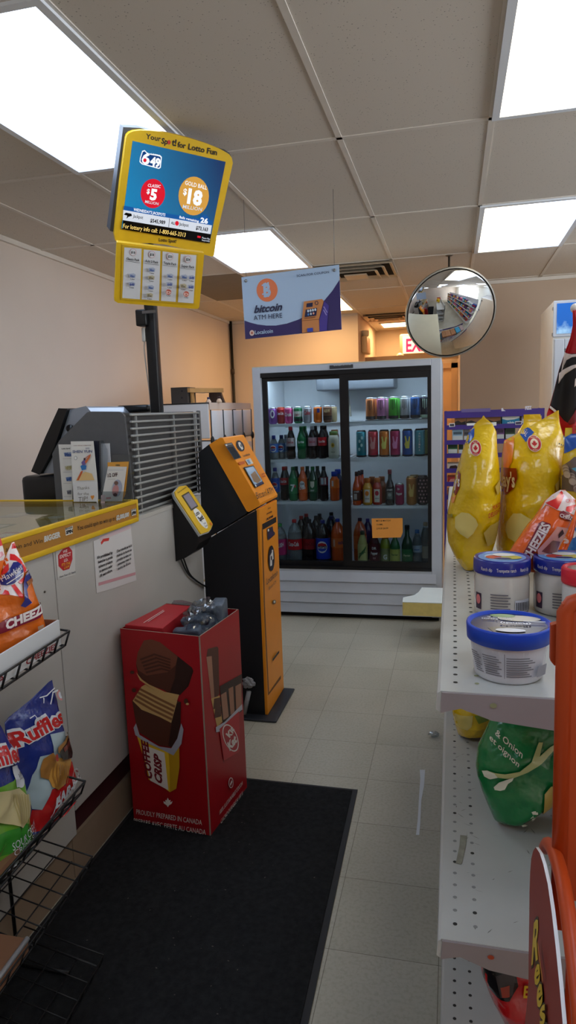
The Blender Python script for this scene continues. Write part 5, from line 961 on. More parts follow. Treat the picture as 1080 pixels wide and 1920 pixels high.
# ================================================================ PURPLE CANDY RACK
PUP = mat('rack_purple', (66, 46, 130), .4, vary=.05); y0 = 4.98
xa, xb = at(833, 780, y=y0).x, at(1021, 770, y=y0).x
g = thing('candy_rack', ((xa+xb)/2, y0+.12, 0), 'purple wire candy rack between the drink cooler and the tall fridge', 'rack')
zt = at(925, 772, y=y0).z+.014
for x in (xa, xb-.016):
    MB().box((x, y0, 0), (x+.016, y0+.016, zt), PUP).build('post', g); MB().box((x, y0+.24, 0), (x+.016, y0+.256, zt), PUP).build('post', g)
b = MB().box((xa, y0-.003, zt-.05), (xb, y0, zt), PUP); k4b = crop(820, 740, 4.909)
Pr = Plane((0, y0-.003, 0), (1, 0, 0), (0, 0, 1)); b.art([('p', [k4b(590, 125), k4b(604, 122), k4b(608, 138), k4b(630, 150), k4b(590, 152)], C((220, 218, 230), .4)), ('t', 'FIZZ', k4b(808, 138), k4b(868, 134), k4b(808, 108), C((220, 218, 230), .4), .05), ('p', [k4b(220, 134), k4b(490, 124), k4b(488, 156), k4b(222, 164)], C((110, 96, 150), .4))], Pr); b.build('header_bar', g)
rz = []
for i, pyx in enumerate((800, 828, 853, 881, 906, 931, 957, 983, 1010, 1036)):
    z = at(845, pyx, y=y0).z; rz.append(z); b = MB().box((xa+.016, y0-.002, z-.022), (xb-.016, y0+.002, z+.010), PUP)
    for k in range(9): b.rod((xa+.02+(xb-xa-.04)*k/8, y0, z-.012), (xa+.02+(xb-xa-.04)*k/8, y0+.25, z-.012), .0025, PUP, 5)
    if i == 0: b.art([('p', [k4b(108, 264), k4b(160, 262), k4b(162, 294), k4b(110, 298)], WHITE), ('p', [k4b(270, 264), k4b(350, 260), k4b(350, 282), k4b(272, 286)], WHITE), ('p', [k4b(490, 256), k4b(544, 252), k4b(544, 284), k4b(492, 288)], WHITE), ('p', [k4b(716, 246), k4b(778, 242), k4b(778, 274), k4b(718, 278)], WHITE), ('p', [k4b(114, 270), k4b(154, 268), k4b(156, 290), k4b(116, 292)], C((60, 60, 70), .5)), ('p', [k4b(720, 252), k4b(772, 248), k4b(772, 270), k4b(722, 274)], C((70, 60, 90), .5))], Plane((0, y0-.0022, 0), (1, 0, 0), (0, 0, 1)))
    b.build('shelf', g)
boxes = [(0, 160, 265, 186, (150, 104, 66), 'brown cardboard candy box, first on the top shelf of the purple rack'), (0, 268, 420, 186, (156, 110, 72), 'brown cardboard candy box, second on the purple rack top shelf'), (0, 432, 585, 182, (146, 100, 62), 'long brown cardboard box behind the tallest chip bag, purple rack'),
         (0, 598, 760, 168, (40, 130, 170), 'blue and white candy box on the top shelf of the purple rack'), (0, 776, 912, 160, (150, 130, 130), 'greyish pink candy box at the right end of the purple rack top shelf'),
         (1, 138, 238, 318, (150, 186, 206), 'pale blue and white candy box on the second shelf of the purple rack'), (1, 244, 300, 322, (120, 116, 120), 'grey candy box on the second shelf of the purple rack'), (1, 548, 620, 298, (110, 70, 120), 'mauve candy box seen between the yellow chip bags'), (1, 626, 720, 298, (60, 80, 50), 'dark green candy box seen between the yellow chip bags'),
         (2, 96, 190, 440, (30, 90, 44), 'green candy box on the third shelf of the purple rack'), (2, 196, 240, 450, (40, 60, 40), 'dark green candy box next to the green one on the purple rack')]
zz_ = {0: None}
for r, x0_, x1_, ty, c, lab in boxes:
    a = at(*k4b(x0_, ty), y=y0+.03); e = at(*k4b(x1_, ty), y=y0+.03); z0 = rz[r]-.0093
    b = MB().box((a.x, y0+.03, z0), (e.x-.002, y0+.2, max(a.z, z0+.03)), mat('carton_%d_%d_%d' % c, c, .6, vary=.12, vscale=30))
    Pb = Plane((a.x, y0+.03, z0), (1, 0, 0), (0, 0, 1)); w = e.x-a.x-.002; h = max(a.z, z0+.03)-z0
    if r == 0 and x0_ < 590: b.art([('p', [(0, 0), (w, 0), (w, h*.5), (w*.6, h*.4), (w*.3, h*.55), (0, h*.45)], C((40, 34, 30), .5))], Pb, world=True)
    elif r == 0 and x0_ == 598: b.art([('p', [(0, h*.55), (w*.3, h*.45), (w*.7, h*.5), (w, h*.6), (w, h), (0, h)], C((226, 226, 214), .5)), ('t', 'mints', (w*.3, h*.1), (w*.7, h*.1), (w*.3, h*.4), C((220, 236, 240), .4), .04)], Pb, world=True)
    else: b.art([('p', [(w*.05, h*.2), (w*.95, h*.2), (w*.95, h*.5), (w*.05, h*.5)], C((210, 214, 210), .5)), ('p', [(w*.1, h*.6), (w*.9, h*.6), (w*.9, h*.8), (w*.1, h*.8)], C(tuple(v//2 for v in c), .5))], Pb, world=True)
    b.build('candy_box', label=lab, cat='box', group='candy boxes on the purple rack')
for r, (c, c2, lab) in enumerate((((206, 196, 186), (60, 30, 30), 'white'), ((170, 40, 36), (226, 150, 130), 'red'), ((120, 30, 40), (40, 20, 30), 'dark red'), ((90, 60, 130), (200, 180, 60), 'purple'), ((60, 40, 36), (180, 140, 60), 'brown'), ((180, 60, 40), (230, 200, 90), 'orange'), ((70, 60, 120), (190, 190, 200), 'violet')), 3):
    z0 = rz[r]-.0093
    x_ = xa+.022; h = .05
    b = MB().box((x_, y0+.03, z0), (x_+.085, y0+.2, z0+h), mat('carton_%d_%d_%d' % c, c, .6, vary=.12, vscale=30)); Pb = Plane((x_, y0+.03, z0), (1, 0, 0), (0, 0, 1))
    b.art([('p', [(.008, .012), (.05, .008), (.075, .02), (.06, .04), (.02, .036)], C(c2, .5))], Pb, world=True); b.build('candy_box', label='%s candy carton low on the purple rack, shelf %s from the top' % (lab, ('four', 'five', 'six', 'seven', 'eight', 'nine', 'ten')[r-3]), cat='box', group='candy boxes on the purple rack')
# ================================================================ GREY SHELVING (GONDOLA)
SH = mat('shelf_enamel', (196, 196, 190), .38, vary=.08, vscale=7, metal=.1); BRK = mat('bracket_mauve', (150, 140, 140), .5, vary=.05); HOLE = C((52, 50, 46), .8); HOLF = C((150, 152, 112), .8); HOLG = C((140, 140, 136), .7)
YE, YF, XS, XB = .9, 3.34, -.021, .44
ZT, ZM, ZL = 1.13, .755, .40
g = thing('gondola_shelving', (.2, 2.1, 0), 'long grey metal store shelving with perforated shelf edges along the aisle', 'shelving')
kf = crop(800, 1020, 3.857); kg = crop(800, 1560, 3.857)
for i, z in enumerate((ZT, ZM, ZL)):
    b = MB().box((XS+.004, YE, z-.016), (XB, YF, z), SH)
    # rolled front lip
    pr = [(XS+.004, z), (XS, z-.003), (XS-.002, z-.026), (XS+.002, z-.029), (XS+.012, z-.026), (XS+.012, z-.016)]
    b.prism(Plane((0, YE-.002, 0), (1, 0, 0), (0, 0, 1)), pr, -(YF-YE), 0, SH)
    Pz = Plane((0, 0, z), (1, 0, 0), (0, 1, 0)); n = 84
    it = []
    for k in range(n):
        y = YE+.032+.0285*k
        for x in (.003, .032): it.append(('e', (x, y), .0032, .0032, HOLF if (k < 9 and x > .01 and i == 0) else (HOLG if i == 1 and (k*7+(x > .01)*3) % 5 else HOLE)))
    b.art([(*t[:2], t[2], t[3]*1.0, t[4]) for t in it], Pz, world=True, eps=0, base=.0004)
    q = b.build('shelf', g)
    b = MB(); b.prism(Plane((0, YE-.001, 0), (1, 0, 0), (0, 0, 1)), [(XS+.006, z-.001), (XB, z-.001), (XB, z-.075), (.05, z-.036), (.01, z-.022), (XS+.004, z-.03)], -.003, .003, BRK)
    b.art([('e', (.052, z-.014), .0045, .0035, HOLF if i == 0 else C((170, 70, 40), .6))], Plane((0, YE-.001, 0), (1, 0, 0), (0, 0, 1)), world=True, base=.004); b.build('bracket', q, label='mauve-grey end bracket')
MB().box((XS+.02, YE, .02), (XB, YF, .13), SH).build('kick_plate', g)
MB().box((XB, YE-.005, .02), (XB+.03, YF, 1.36), SH).build('back_panel', g)
for y in (YE, (YE+YF)/2, YF-.03): MB().box((XB-.012, y, .0), (XB+.042, y+.03, 1.40), SH).build('upright', g)
Pz = Plane((0, 0, ZM), (1, 0, 0), (0, 1, 0)); b = MB(); kt = crop(800, 1300, 3.857)
b.prism(Pz, [Pz.uv(*kt(*p)) for p in ((243, 1028), (290, 1034), (284, 1100), (255, 1228), (246, 1240), (210, 1232), (236, 1110))], .0006, .0012, mat('old_tape', (150, 148, 132), .4, vary=.25, vscale=60)); b.build('tape_strip', label='yellowed strip of old tape stuck on the middle grey shelf', cat='tape')
b = MB(); rnd = random.Random(11)
for i in range(60):
    x, y = rnd.uniform(.0, .2), rnd.uniform(.92, 1.45); a = rnd.random()*pi; w = rnd.uniform(.003, .012); 
    b.add([(x+cos(a)*w, y+sin(a)*w, ZM+.0005), (x+.001, y, ZM+.0005), (x-cos(a)*w*.6, y-sin(a)*w*.6, ZM+.0005), (x-.001, y, ZM+.0005)], [(0, 1, 2, 3)], C((130, 128, 120), .7))
b.build('shelf_scuffs', label='dark scuff marks and grime on the middle grey shelf', cat='dirt', kind='stuff')
# ================================================================ SNACK BAGS
def interp(tab, v):
    for (v0, x0), (v1, x1) in zip(tab, tab[1:]):
        if v0 <= v <= v1: return x0+(x1-x0)*(v-v0)/max(1e-9, v1-v0)
    return tab[0][1] if v < tab[0][0] else tab[-1][1]
def foil(name, c, **k): return mat('foil_'+name, c, .26, spec=.6, coat=.35, bump=.45, bscale=22, bdist=.02, **k)
class Bag:
    def __init__(s, name, plane, left, right, depth, m, label, cat='snack bag', K=ID, seed=1, bot=.55, top=.0, wr=.0085, world=False, group=None, crimp=.02, lo=None):
        s.pl = plane; f = (lambda p: p) if world else (lambda p: plane.uv(*K(*p)))
        s.L = sorted([(b_, a_) for a_, b_ in map(f, left)]); s.R = sorted([(b_, a_) for a_, b_ in map(f, right)])
        s.v0 = min(s.L[0][0], s.R[0][0]) if lo is None else max(lo, min(s.L[0][0], s.R[0][0])); s.v1 = max(s.L[-1][0], s.R[-1][0]); s.d = depth; s.seed = seed; s.bot = bot; s.top = top; s.wr = wr; s.K = K; s.m = m
        s.name, s.label, s.cat, s.group, s.crimp = name, label, cat, group, crimp
        s.b = MB(); nu, nv = 40, 56
        s.b.grid(lambda i, j: s.p3(sin(pi/2*(2*i-1)), s.v0+(s.v1-s.v0)*j), nu, nv, m)
        s.b.grid(lambda i, j: s.p3(sin(pi/2*(2*i-1)), s.v0+(s.v1-s.v0)*j, 0, -1), nu, nv, m)
    def thick(s, v):
        w = (v-s.v0)/(s.v1-s.v0); w = min(1, max(0, w)); H = s.v1-s.v0
        up = 1-max(0, (v-(s.v1-s.crimp))/s.crimp) if s.crimp else 1
        e = min(1, (1-w-s.crimp/H)/.45) if w < 1-s.crimp/H else 0
        t = s.top+(1-s.top)*max(0, sin(pi/2*max(0, e)))**.8
        lo = s.bot+(1-s.bot)*min(1, w/.25)**.6
        return max(.0012, s.d*t*lo)
    def p3(s, q, v, off=0, side=1):
        l, r = interp(s.L, v), interp(s.R, v); c, h = (l+r)/2, (r-l)/2
        q = max(-1, min(1, q)); e = sqrt(max(0, 1-abs(q)**2.4)); t = s.thick(v)
        P = Vector((q*h*9, v*9, s.seed*3.7)); n = noise.noise(P)+.5*noise.noise(P*2.3+Vector((3, 1, s.seed)))
        rid = abs(noise.noise(Vector((q*h*14+v*6, v*16-q*h*5, s.seed*1.3)))); ends = min(1, t/.02)
        d = t*e+(n*s.wr*1.2-rid*s.wr*1.5)*e*ends
        return s.pl.pt(c+q*h, v, side*(d+off))
    def pt(s, u, v, off):
        l, r = interp(s.L, v), interp(s.R, v); c, h = (l+r)/2, (r-l)/2
        return s.p3((u-c)/max(h, 1e-5), v, off)
    def art(s, items, K=None, step=.008, eps=.0007, world=False):
        s.b.art(items, s.pl, K or s.K, pt=s.pt, eps=eps, step=step, base=.0012, world=world); return s
    def done(s): return s.b.build(s.name, label=s.label, cat=s.cat, group=s.group, recalc=False)
def foilc(c, r=.26): return mat('print_%d_%d_%d' % c, c, r, coat=.35, spec=.6)
LAY = foil('lays_yellow', (228, 188, 10)); CHIP = foilc((222, 200, 112), .35); CHIP2 = foilc((196, 168, 80), .35); BLU = foilc((30, 84, 176)); ORA = foilc((240, 140, 40)); MRD = foilc((140, 24, 20)); CRD = foilc((190, 36, 44)); CRM2 = foilc((240, 222, 196)); IVO = foilc((240, 232, 220)); GRN = foilc((16, 120, 60))
kz = crop(800, 740, 3.857)
def stamp(x, y, rx, ry): return [('e', kz(x, y), rx/3.857, ry/3.857, CRM2), ('e', kz(x, y), rx*.92/3.857, ry*.92/3.857, CRD), ('e', kz(x, y), rx*.58/3.857, ry*.58/3.857, CRM2)] + \
    [('p', [kz(x+rx*a, y+ry*c) for a, c in ((0, -.42), (.1, -.22), (.2, -.28), (.18, -.05), (.4, -.1), (.32, .1), (.1, .26), (.04, .26), (.03, .4), (-.03, .4), (-.04, .26), (-.1, .26), (-.32, .1), (-.4, -.1), (-.18, -.05), (-.2, -.28), (-.1, -.22))], CRD),
     ('t', 'MADE IN', kz(x-rx*.5, y-ry*.62), kz(x+rx*.5, y-ry*.62), kz(x-rx*.5, y-ry*.82), CRM2, .0), ('t', 'CANADA', kz(x-rx*.5, y+ry*.84), kz(x+rx*.5, y+ry*.84), kz(x-rx*.5, y+ry*.64), CRM2, .0)]
# first yellow bag
P1 = Plane((.06, 1.66, 0), (1, 0, 0), (0, 0, 1))
zb = P1.uv(*kz(300, 1240))[1]
bag = Bag('chip_bag', P1, [kz(*p) for p in ((408, 152), (395, 178), (350, 205), (335, 240), (300, 280), (250, 430), (212, 560), (180, 720), (150, 850), (145, 960), (155, 1060), (200, 1160), (250, 1228), (262, 1246))], [kz(*p) for p in ((414, 152), (430, 180), (470, 200), (505, 270), (510, 400), (525, 520), (535, 700), (530, 850), (515, 960), (495, 1060), (470, 1140), (400, 1200), (330, 1246))], .095, LAY,
          'yellow potato chip bag nearest the aisle edge of the top grey shelf', seed=1, bot=.6, lo=ZT+.002)
bag.art([('p', [kz(*p) for p in ((300, 260), (345, 240), (340, 300), (300, 350), (280, 345))], BLU), ('p', [kz(*p) for p in ((178, 620), (230, 540), (244, 560), (236, 650), (212, 706), (180, 712), (170, 680))], MRD), ('t', "Lay's", kz(170, 660), kz(236, 640), kz(170, 590), IVO, .03), ('p', [kz(*p) for p in ((165, 714), (212, 706), (196, 760), (160, 770))], ORA)] + stamp(348, 375, 40, 54) +
        [('p', [kz(*p) for p in ((205, 850), (250, 812), (300, 815), (345, 850), (362, 890), (330, 950), (290, 988), (240, 960), (204, 920))], CHIP), ('p', [kz(*p) for p in ((400, 950), (450, 900), (520, 890), (516, 960), (490, 1040), (430, 1050))], CHIP2), ('p', [kz(*p) for p in ((482, 640), (520, 600), (528, 680), (500, 700))], CHIP2),
         ('t', 'YUKON', kz(462, 800), kz(534, 782), kz(462, 770), CRD, .02), ('t', 'DELIGHT', kz(434, 846), kz(530, 826), kz(434, 816), CRD, .02), ('p', [kz(*p) for p in ((376, 1150), (420, 1140), (452, 1190), (410, 1210))], MRD), ('t', 'TASTY', kz(404, 1192), kz(446, 1192), kz(402, 1172), CRM2, .02), ('p', [kz(*p) for p in ((150, 850), (186, 830), (188, 850), (158, 870))], foilc((150, 140, 40)))])
bag.done()
# second yellow bag
P2 = Plane((.15, 1.74, 0), (1, 0, 0), (0, 0, 1))
bag = Bag('chip_bag', P2, [kz(*p) for p in ((950, 113), (830, 182), (700, 250), (640, 290), (560, 330), (545, 430), (535, 560), (540, 700), (520, 860), (508, 1000), (500, 1100), (520, 1160), (545, 1200), (560, 1236))], [kz(*p) for p in ((955, 115), (960, 200), (985, 290), (995, 420), (985, 540), (965, 640), (955, 760), (960, 900), (950, 1040), (920, 1140), (880, 1200), (840, 1236))], .11, LAY,
          'yellow potato chip bag with a blue corner band, second on the top grey shelf', seed=5, bot=.6, lo=ZT+.002)
bag.art([('p', [kz(*p) for p in ((560, 300), (690, 225), (740, 240), (765, 268), (700, 335), (655, 262), (555, 320))], BLU), ('t', 'DUAL', kz(662, 262), kz(706, 300), kz(684, 232), IVO, .0), ('t', 'ORIGINAL', kz(572, 306), kz(622, 276), kz(566, 288), IVO, .0), ('p', [kz(*p) for p in ((548, 330), (628, 292), (600, 470), (575, 520), (535, 510))], ORA),
         ('p', [kz(*p) for p in ((530, 520), (570, 514), (626, 510), (632, 580), (610, 650), (560, 706), (532, 700))], MRD), ('t', "Lay's", kz(520, 650), kz(616, 640), kz(518, 550), IVO, .03)] + stamp(756, 342, 48, 56) +
        [('p', [kz(*p) for p in ((560, 880), (600, 815), (650, 808), (720, 850), (738, 900), (690, 970), (620, 1012), (570, 990), (552, 940))], CHIP), ('p', [kz(*p) for p in ((890, 620), (930, 580), (960, 600), (950, 670), (905, 690))], CHIP2)] + [('l', [kz(930+i*16, 345+(i*37) % 30), kz(938+i*16, 347+(i*37) % 30)], 3, INK) for i in range(4)])
bag.done()
# third yellow bag behind the second
P3 = Plane((.2, 1.98, 0), (1, 0, 0), (0, 0, 1))
bag = Bag('chip_bag', P3, [kz(*p) for p in ((700, 205), (640, 300), (620, 600), (610, 980))], [kz(*p) for p in ((822, 140), (850, 250), (900, 600), (890, 980))], .1, LAY, 'yellow chip bag behind the second one, only its crimped top showing', seed=8, bot=.7, lo=ZT+.002)
bag.done()
# blue and yellow snack-mix bag at the right and one more
kq = crop(960, 820, 8)
P4 = Plane((.30, 1.66, 0), (1, 0, 0), (0, 0, 1))
bag = Bag('snack_mix_bag', P4, [kq(*p) for p in ((800, -140), (780, 100), (760, 250), (725, 700), (740, 1100), (760, 1900))], [kq(*p) for p in ((1500, -160), (1560, 300), (1580, 900), (1540, 1900))], .06, foil('mix_yellow', (226, 190, 40)), 'blue and yellow snack mix bag at the right end of the top grey shelf', seed=12, lo=ZT+.002)
SQ = foilc((150, 126, 110), .4); SQ2 = foilc((186, 166, 150), .4)
bag.art([('p', [kq(*p) for p in ((790, 0), (900, -60), (1100, -120), (1300, -100), (1300, 60), (1000, 120), (770, 240))], BLU), ('p', [kq(*p) for p in ((740, 420), (900, 280), (1100, 260), (1250, 600), (1100, 760), (730, 780))], foilc((110, 92, 84), .4)), ('t', 'BITS', kq(900, -60), kq(1260, -100), kq(900, -170), CRD, .05)] +
        [('e', kq(780+((i*67) % 200), 440+((i*113) % 320)), 5+i % 3, 6, (SQ, SQ2)[i % 2]) for i in range(16)] + [('p', [kq(*p) for p in ((840, 440), (920, 500), (1060, 520), (1060, 440), (900, 420))], foilc((70, 150, 180)))])
bag.done()
P5 = Plane((.27, 1.54, 0), (1, 0, 0), (0, 0, 1))
bag = Bag('snack_mix_bag', P5, [kq(*p) for p in ((900, 1120), (880, 1300), (850, 1500), (800, 1700), (760, 1900), (770, 2020))], [kq(*p) for p in ((1500, 1100), (1500, 2020))], .03, foil('mix_blue', (40, 120, 190)), 'blue snack bag with white lettering at the right, in front of the snack mix bag', seed=14, lo=ZT+.002)
bag.art([('e', kq(905, 1430), 5, 8, IVO), ('e', kq(940, 1280), 4, 7, foilc((220, 170, 90))), ('p', [kq(*p) for p in ((770, 1780), (960, 1680), (960, 1920), (760, 1930))], foilc((190, 120, 70))), ('p', [kq(*p) for p in ((930, 1640), (1000, 1600), (1000, 1900), (900, 1920))], foilc((150, 160, 170)))])
bag.done()
# orange cheese snack bags leaning on the top shelf
CHE = foil('cheese_orange', (238, 96, 20)); CMA = foilc((120, 20, 40)); CWH = foilc((226, 206, 200)); CRE = foilc((220, 36, 36))
P6 = Plane((.13, 1.34, ZT), (1, .1, 0), (.42, .22, 1))
bag = Bag('cheese_snack_bag', P6, [kq(*p) for p in ((720, 790), (600, 860), (490, 950), (390, 1110), (330, 1200), (240, 1300), (120, 1480), (20, 1620), (-60, 1760), (-130, 1900), (-140, 2010))], [kq(*p) for p in ((800, 800), (950, 930), (950, 1080), (900, 1200), (830, 1350), (760, 1500), (700, 1640), (620, 1850), (590, 2010))], .05, CHE,
          'leaning orange cheese snack bag with a hand and maple leaf picture, top grey shelf', 'snack bag', seed=21, bot=.5, crimp=.006, lo=.018)
bag.art([('p', [kq(*p) for p in ((720, 790), (600, 860), (495, 950), (400, 1110), (480, 1010), (600, 1100), (700, 1130), (880, 1170), (950, 1030), (950, 930), (800, 800))], CWH), ('p', [kq(*p) for p in ((735, 800), (770, 860), (600, 1095), (495, 1010), (480, 985), (620, 920))], CRE), ('p', [kq(*p) for p in ((740, 1050), (930, 1010), (800, 1150), (720, 1110))], CRE), ('t', 'CRUN', kq(745, 990), kq(920, 985), kq(750, 930), CRE, .0),
         ('p', [kq(*p) for p in ((610, 1190), (620, 1130), (680, 1110), (820, 1190), (840, 1230), (800, 1270), (640, 1220))], CMA), ('t', 'CHEEZ', kq(612, 1200), kq(812, 1250), kq(626, 1150), CWH, .02),
         ('p', [kq(*p) for p in ((100, 1870), (60, 1800), (330, 1290), (380, 1260), (470, 1300), (470, 1340), (300, 1560), (200, 1840), (140, 1880))], CMA), ('t', 'CHEEZIES', kq(180, 1850), kq(475, 1325), kq(80, 1790), CWH, .04),
         ('p', [kq(*p) for p in ((560, 1340), (770, 1370), (700, 1540), (620, 1680), (560, 1900), (260, 1920), (330, 1820), (290, 1680), (440, 1500))], foilc((216, 150, 140))), ('p', [kq(*p) for p in ((500, 1540), (640, 1560), (580, 1770), (350, 1700))], foilc((120, 66, 66))), ('p', [kq(*p) for p in ((640, 1380), (680, 1440), (590, 1510), (580, 1450))], foilc((60, 20, 30))),
         ('p', [kq(*p) for p in ((470, 1770), (485, 1810), (520, 1790), (505, 1840), (530, 1860), (480, 1880), (455, 1905), (440, 1880), (405, 1850), (435, 1840), (420, 1800), (455, 1810))], CRE), ('l', [kq(330, 1905), kq(480, 1915)], 2, CRE)])
bag.done()
P7 = Plane((.19, 1.455, ZT), (1, .05, 0), (.3, .2, 1))
bag = Bag('cheese_snack_bag', P7, [kq(*p) for p in ((960, 1030), (900, 1180), (800, 1400), (660, 1700), (560, 2000))], [kq(*p) for p in ((1010, 1040), (960, 1250), (900, 1500), (830, 1640), (740, 1860), (720, 2010))], .03, CHE, 'orange cheese snack bag behind the leaning one, top grey shelf', 'snack bag', seed=23, bot=.5, crimp=.006, lo=.018)
bag.art([('t', 'S', kq(740, 1590), kq(815, 1570), kq(700, 1480), CWH, .06)]); bag.done()
# chip bags on the middle shelf
P8 = Plane((.11, 1.2, ZM), (1, .06, 0), (.02, .16, 1)); GRF = foil('onion_green', (20, 122, 62))
kh = crop(800, 1300, 3.857)
bag = Bag('chip_bag', P8, [kh(*p) for p in ((500, 60), (480, 130), (440, 240), (370, 380), (355, 520), (365, 590), (400, 700), (440, 800), (480, 890), (500, 925), (530, 960))], [kh(*p) for p in ((1060, 60), (1050, 400), (1000, 650), (900, 780), (800, 850), (740, 890), (680, 935), (640, 962), (600, 970))], .06, GRF,
          'green cream and onion chip bag lying on the middle grey shelf', seed=31, bot=.45, crimp=.004, lo=.008)
SPW = foilc((226, 228, 206)); SPG = foilc((190, 196, 130))
bag.art([('p', [kh(*p) for p in ((482, 125), (500, 60), (760, 60), (700, 150), (640, 185), (540, 180), (475, 160))], ORA), ('t', '& Onion', kh(480, 262), kh(655, 398), kh(494, 222), SPW, .01), ('t', 'et oignon', kh(440, 296), kh(628, 456), kh(454, 262), SPW, .01),
         ('p', [kh(*p) for p in ((386, 515), (420, 500), (470, 508), (540, 510), (640, 490), (720, 420), (780, 300), (810, 300), (780, 390), (860, 330), (900, 310), (910, 330), (800, 430), (700, 495), (580, 545), (480, 540), (430, 560), (400, 545))], SPG), ('p', [kh(*p) for p in ((386, 515), (420, 500), (468, 512), (490, 540), (440, 560), (402, 550))], SPW), ('p', [kh(*p) for p in ((465, 615), (500, 575), (545, 552), (600, 530), (590, 556), (560, 580), (540, 624), (510, 636), (472, 634))], SPW),
         ('p', [kh(*p) for p in ((815, 650), (860, 600), (920, 590), (960, 600), (920, 700), (830, 830), (806, 800))], CHIP2), ('t', 'Lucky', kh(742, 890), kh(722, 800), kh(764, 880), SPW, .0)] + [('l', [kh(728+i*14, 760+abs(i-1)*6), kh(738+i*10, 784)], 4, SPW) for i in range(3)] + [('l', [kh(664+i*14, 866+abs(i-1)*6), kh(676+i*10, 890)], 4, SPW) for i in range(3)])
bag.done()
P9 = Plane((.06, 1.53, ZM), (1, 0, 0), (0, .1, 1))
bag = Bag('chip_bag', P9, [kh(*p) for p in ((140, -60), (180, 100), (200, 200), (230, 300), (250, 330), (310, 365), (330, 384))], [kh(*p) for p in ((560, -60), (500, 100), (450, 220), (410, 320), (380, 372), (360, 384))], .06, LAY, 'yellow chip bag on the middle grey shelf behind the green one', seed=33, bot=.4, crimp=.004, lo=.006)
bag.art([('p', [kh(*p) for p in ((180, 110), (330, 100), (320, 180), (290, 210), (210, 196))], CHIP), ('p', [kh(*p) for p in ((340, 100), (470, 100), (440, 150), (370, 160))], foilc((130, 150, 30)))]); bag.done()
# red bag on the lower shelf
P10 = Plane((.1, 1.1, ZL), (1, .06, 0), (.02, .2, 1)); kr = kg
bag = Bag('tortilla_chip_bag', P10, [kr(*p) for p in ((360, 600), (375, 760), (385, 860), (395, 1000), (440, 1120), (510, 1260), (550, 1340), (600, 1370))], [kr(*p) for p in ((1000, 600), (960, 900), (900, 1150), (800, 1250), (720, 1320), (640, 1372))], .07, foil('red_bag', (190, 20, 24)), 'red tortilla chip bag on the lower grey shelf', seed=41, bot=.4, crimp=.004, lo=.018)
DKB = foilc((20, 16, 18)); 
bag.art([('p', [kr(*p) for p in ((384, 830), (600, 830), (620, 940), (560, 1040), (500, 1050), (395, 1020))], DKB), ('p', [kr(*p) for p in ((470, 900), (560, 840), (600, 870), (580, 1000), (500, 1030))], foilc((60, 50, 50))), ('p', [kr(*p) for p in ((500, 960), (560, 930), (560, 1010), (510, 1020))], foilc((150, 50, 30))), ('t', 'ES', kr(655, 1020), kr(735, 1025), kr(660, 930), foilc((226, 180, 30)), .03), ('t', 'D', kr(668, 1250), kr(716, 1250), kr(668, 1180), IVO, .02), ('p', [kr(*p) for p in ((690, 1100), (800, 1080), (800, 1180), (720, 1150))], DKB)])
bag.done()
# ================================================================ JARS AND TUB
def jar(c, r, h, label, ca, lidtxt, seed):
    c = (c[0], c[1], c[2]+.0006)
    g = thing('dip_jar', c, label, 'jar', 'dip jars on the top grey shelf')
    b = MB().lathe(c, [(r*.86, 0), (r*.96, .004), (r*.98, .015), (r*.98, h*.62), (r*.93, h*.72), (r*.88, h*.78)], mat('jar_dip_cream', (206, 200, 190), .12, coat=.6, vary=.04, vscale=30), 32)
    rr = r*.985; pt = cyl_pt(c, rr); IK = C((110, 104, 108), .5)
    b.art([('p', [(-.058, .012), (-.042, .012), (-.042, .042), (-.058, .042)], C((60, 40, 60), .4)), ('e', (-.050, .03), .006, .009, C((220, 120, 120), .4))] + [('l', [(-.022, .018+.0052*i), (.012-.004*(i % 2), .018+.0052*i)], .0022, IK) for i in range(6)] + [('p', [(.02, .012), (.052, .012), (.052, .034), (.02, .034)], C((196, 198, 206), .4))] + [('p', [(.022+.0032*i, .014), (.0235+.0032*i, .014), (.0235+.0032*i, .030), (.022+.0032*i, .030)], INK) for i in range(9)], None, pt=pt, world=True, step=.01, eps=.0003)
    b.build('glass_body', g)
    b = MB(); z0, z1 = h*.78, h
    NB = mat('jar_lid_blue', (26, 40, 140), .3, coat=.5)
    b.lathe(c, [(r*.9, z0-.006), (r, z0-.004), (r*1.01, z0), (r*1.0, z1-.004), (r*.96, z1), (r*.9, z1-.001), (r*.88, z1-.002), (.001, z1-.002)], NB, 40, cap1=False)
    Pj = Plane((c[0], c[1], c[2]+z1-.0018), (1, 0, 0), (0, 1, 0))
    b.art([('e', (0, 0), r*.84, r*.84, C((90, 150, 216), .3)), ('e', (0, 0), r*.62, r*.60, C((170, 200, 226), .3)), ('e', (-.012, -.006), r*.34, r*.3, C((200, 70, 60), .3)), ('e', (.016, -.008), r*.36, r*.3, C((200, 190, 80), .3)), ('e', (.004, .012), r*.4, r*.26, C((236, 236, 232), .3)), ('e', (0, -.02), r*.3, r*.1, C((40, 60, 140), .3))], Pj, world=True)
    pt = cyl_pt(c, r*1.008); b.art([('t', s, (u, z0+.004), (u+w, z0+.004), (u, z0+.0105), IVO, .0) for s, u, w in lidtxt], None, pt=pt, world=True, step=.01)
    b.build('lid', g)
a = at(943, 1160, z=ZT); jar((a.x, a.y+.045, ZT), .0505, .105, 'glass jar of creamy dip with dark blue lid behind the white tub', 0, (('Ranch dip', -.042, .022), ('Trempette ranch', -.012, .034), ('Ranch dip', .03, .02)), 1)
a = at(1051, 1160, z=ZT); jar((a.x+.008, a.y+.05, ZT), .0505, .105, 'second creamy dip jar with blue lid, partly behind the orange rack', 0, (('Ranch dip', -.055, .022), ('Trempette ranch', -.024, .034), ('Ranch', .02, .02)), 2)
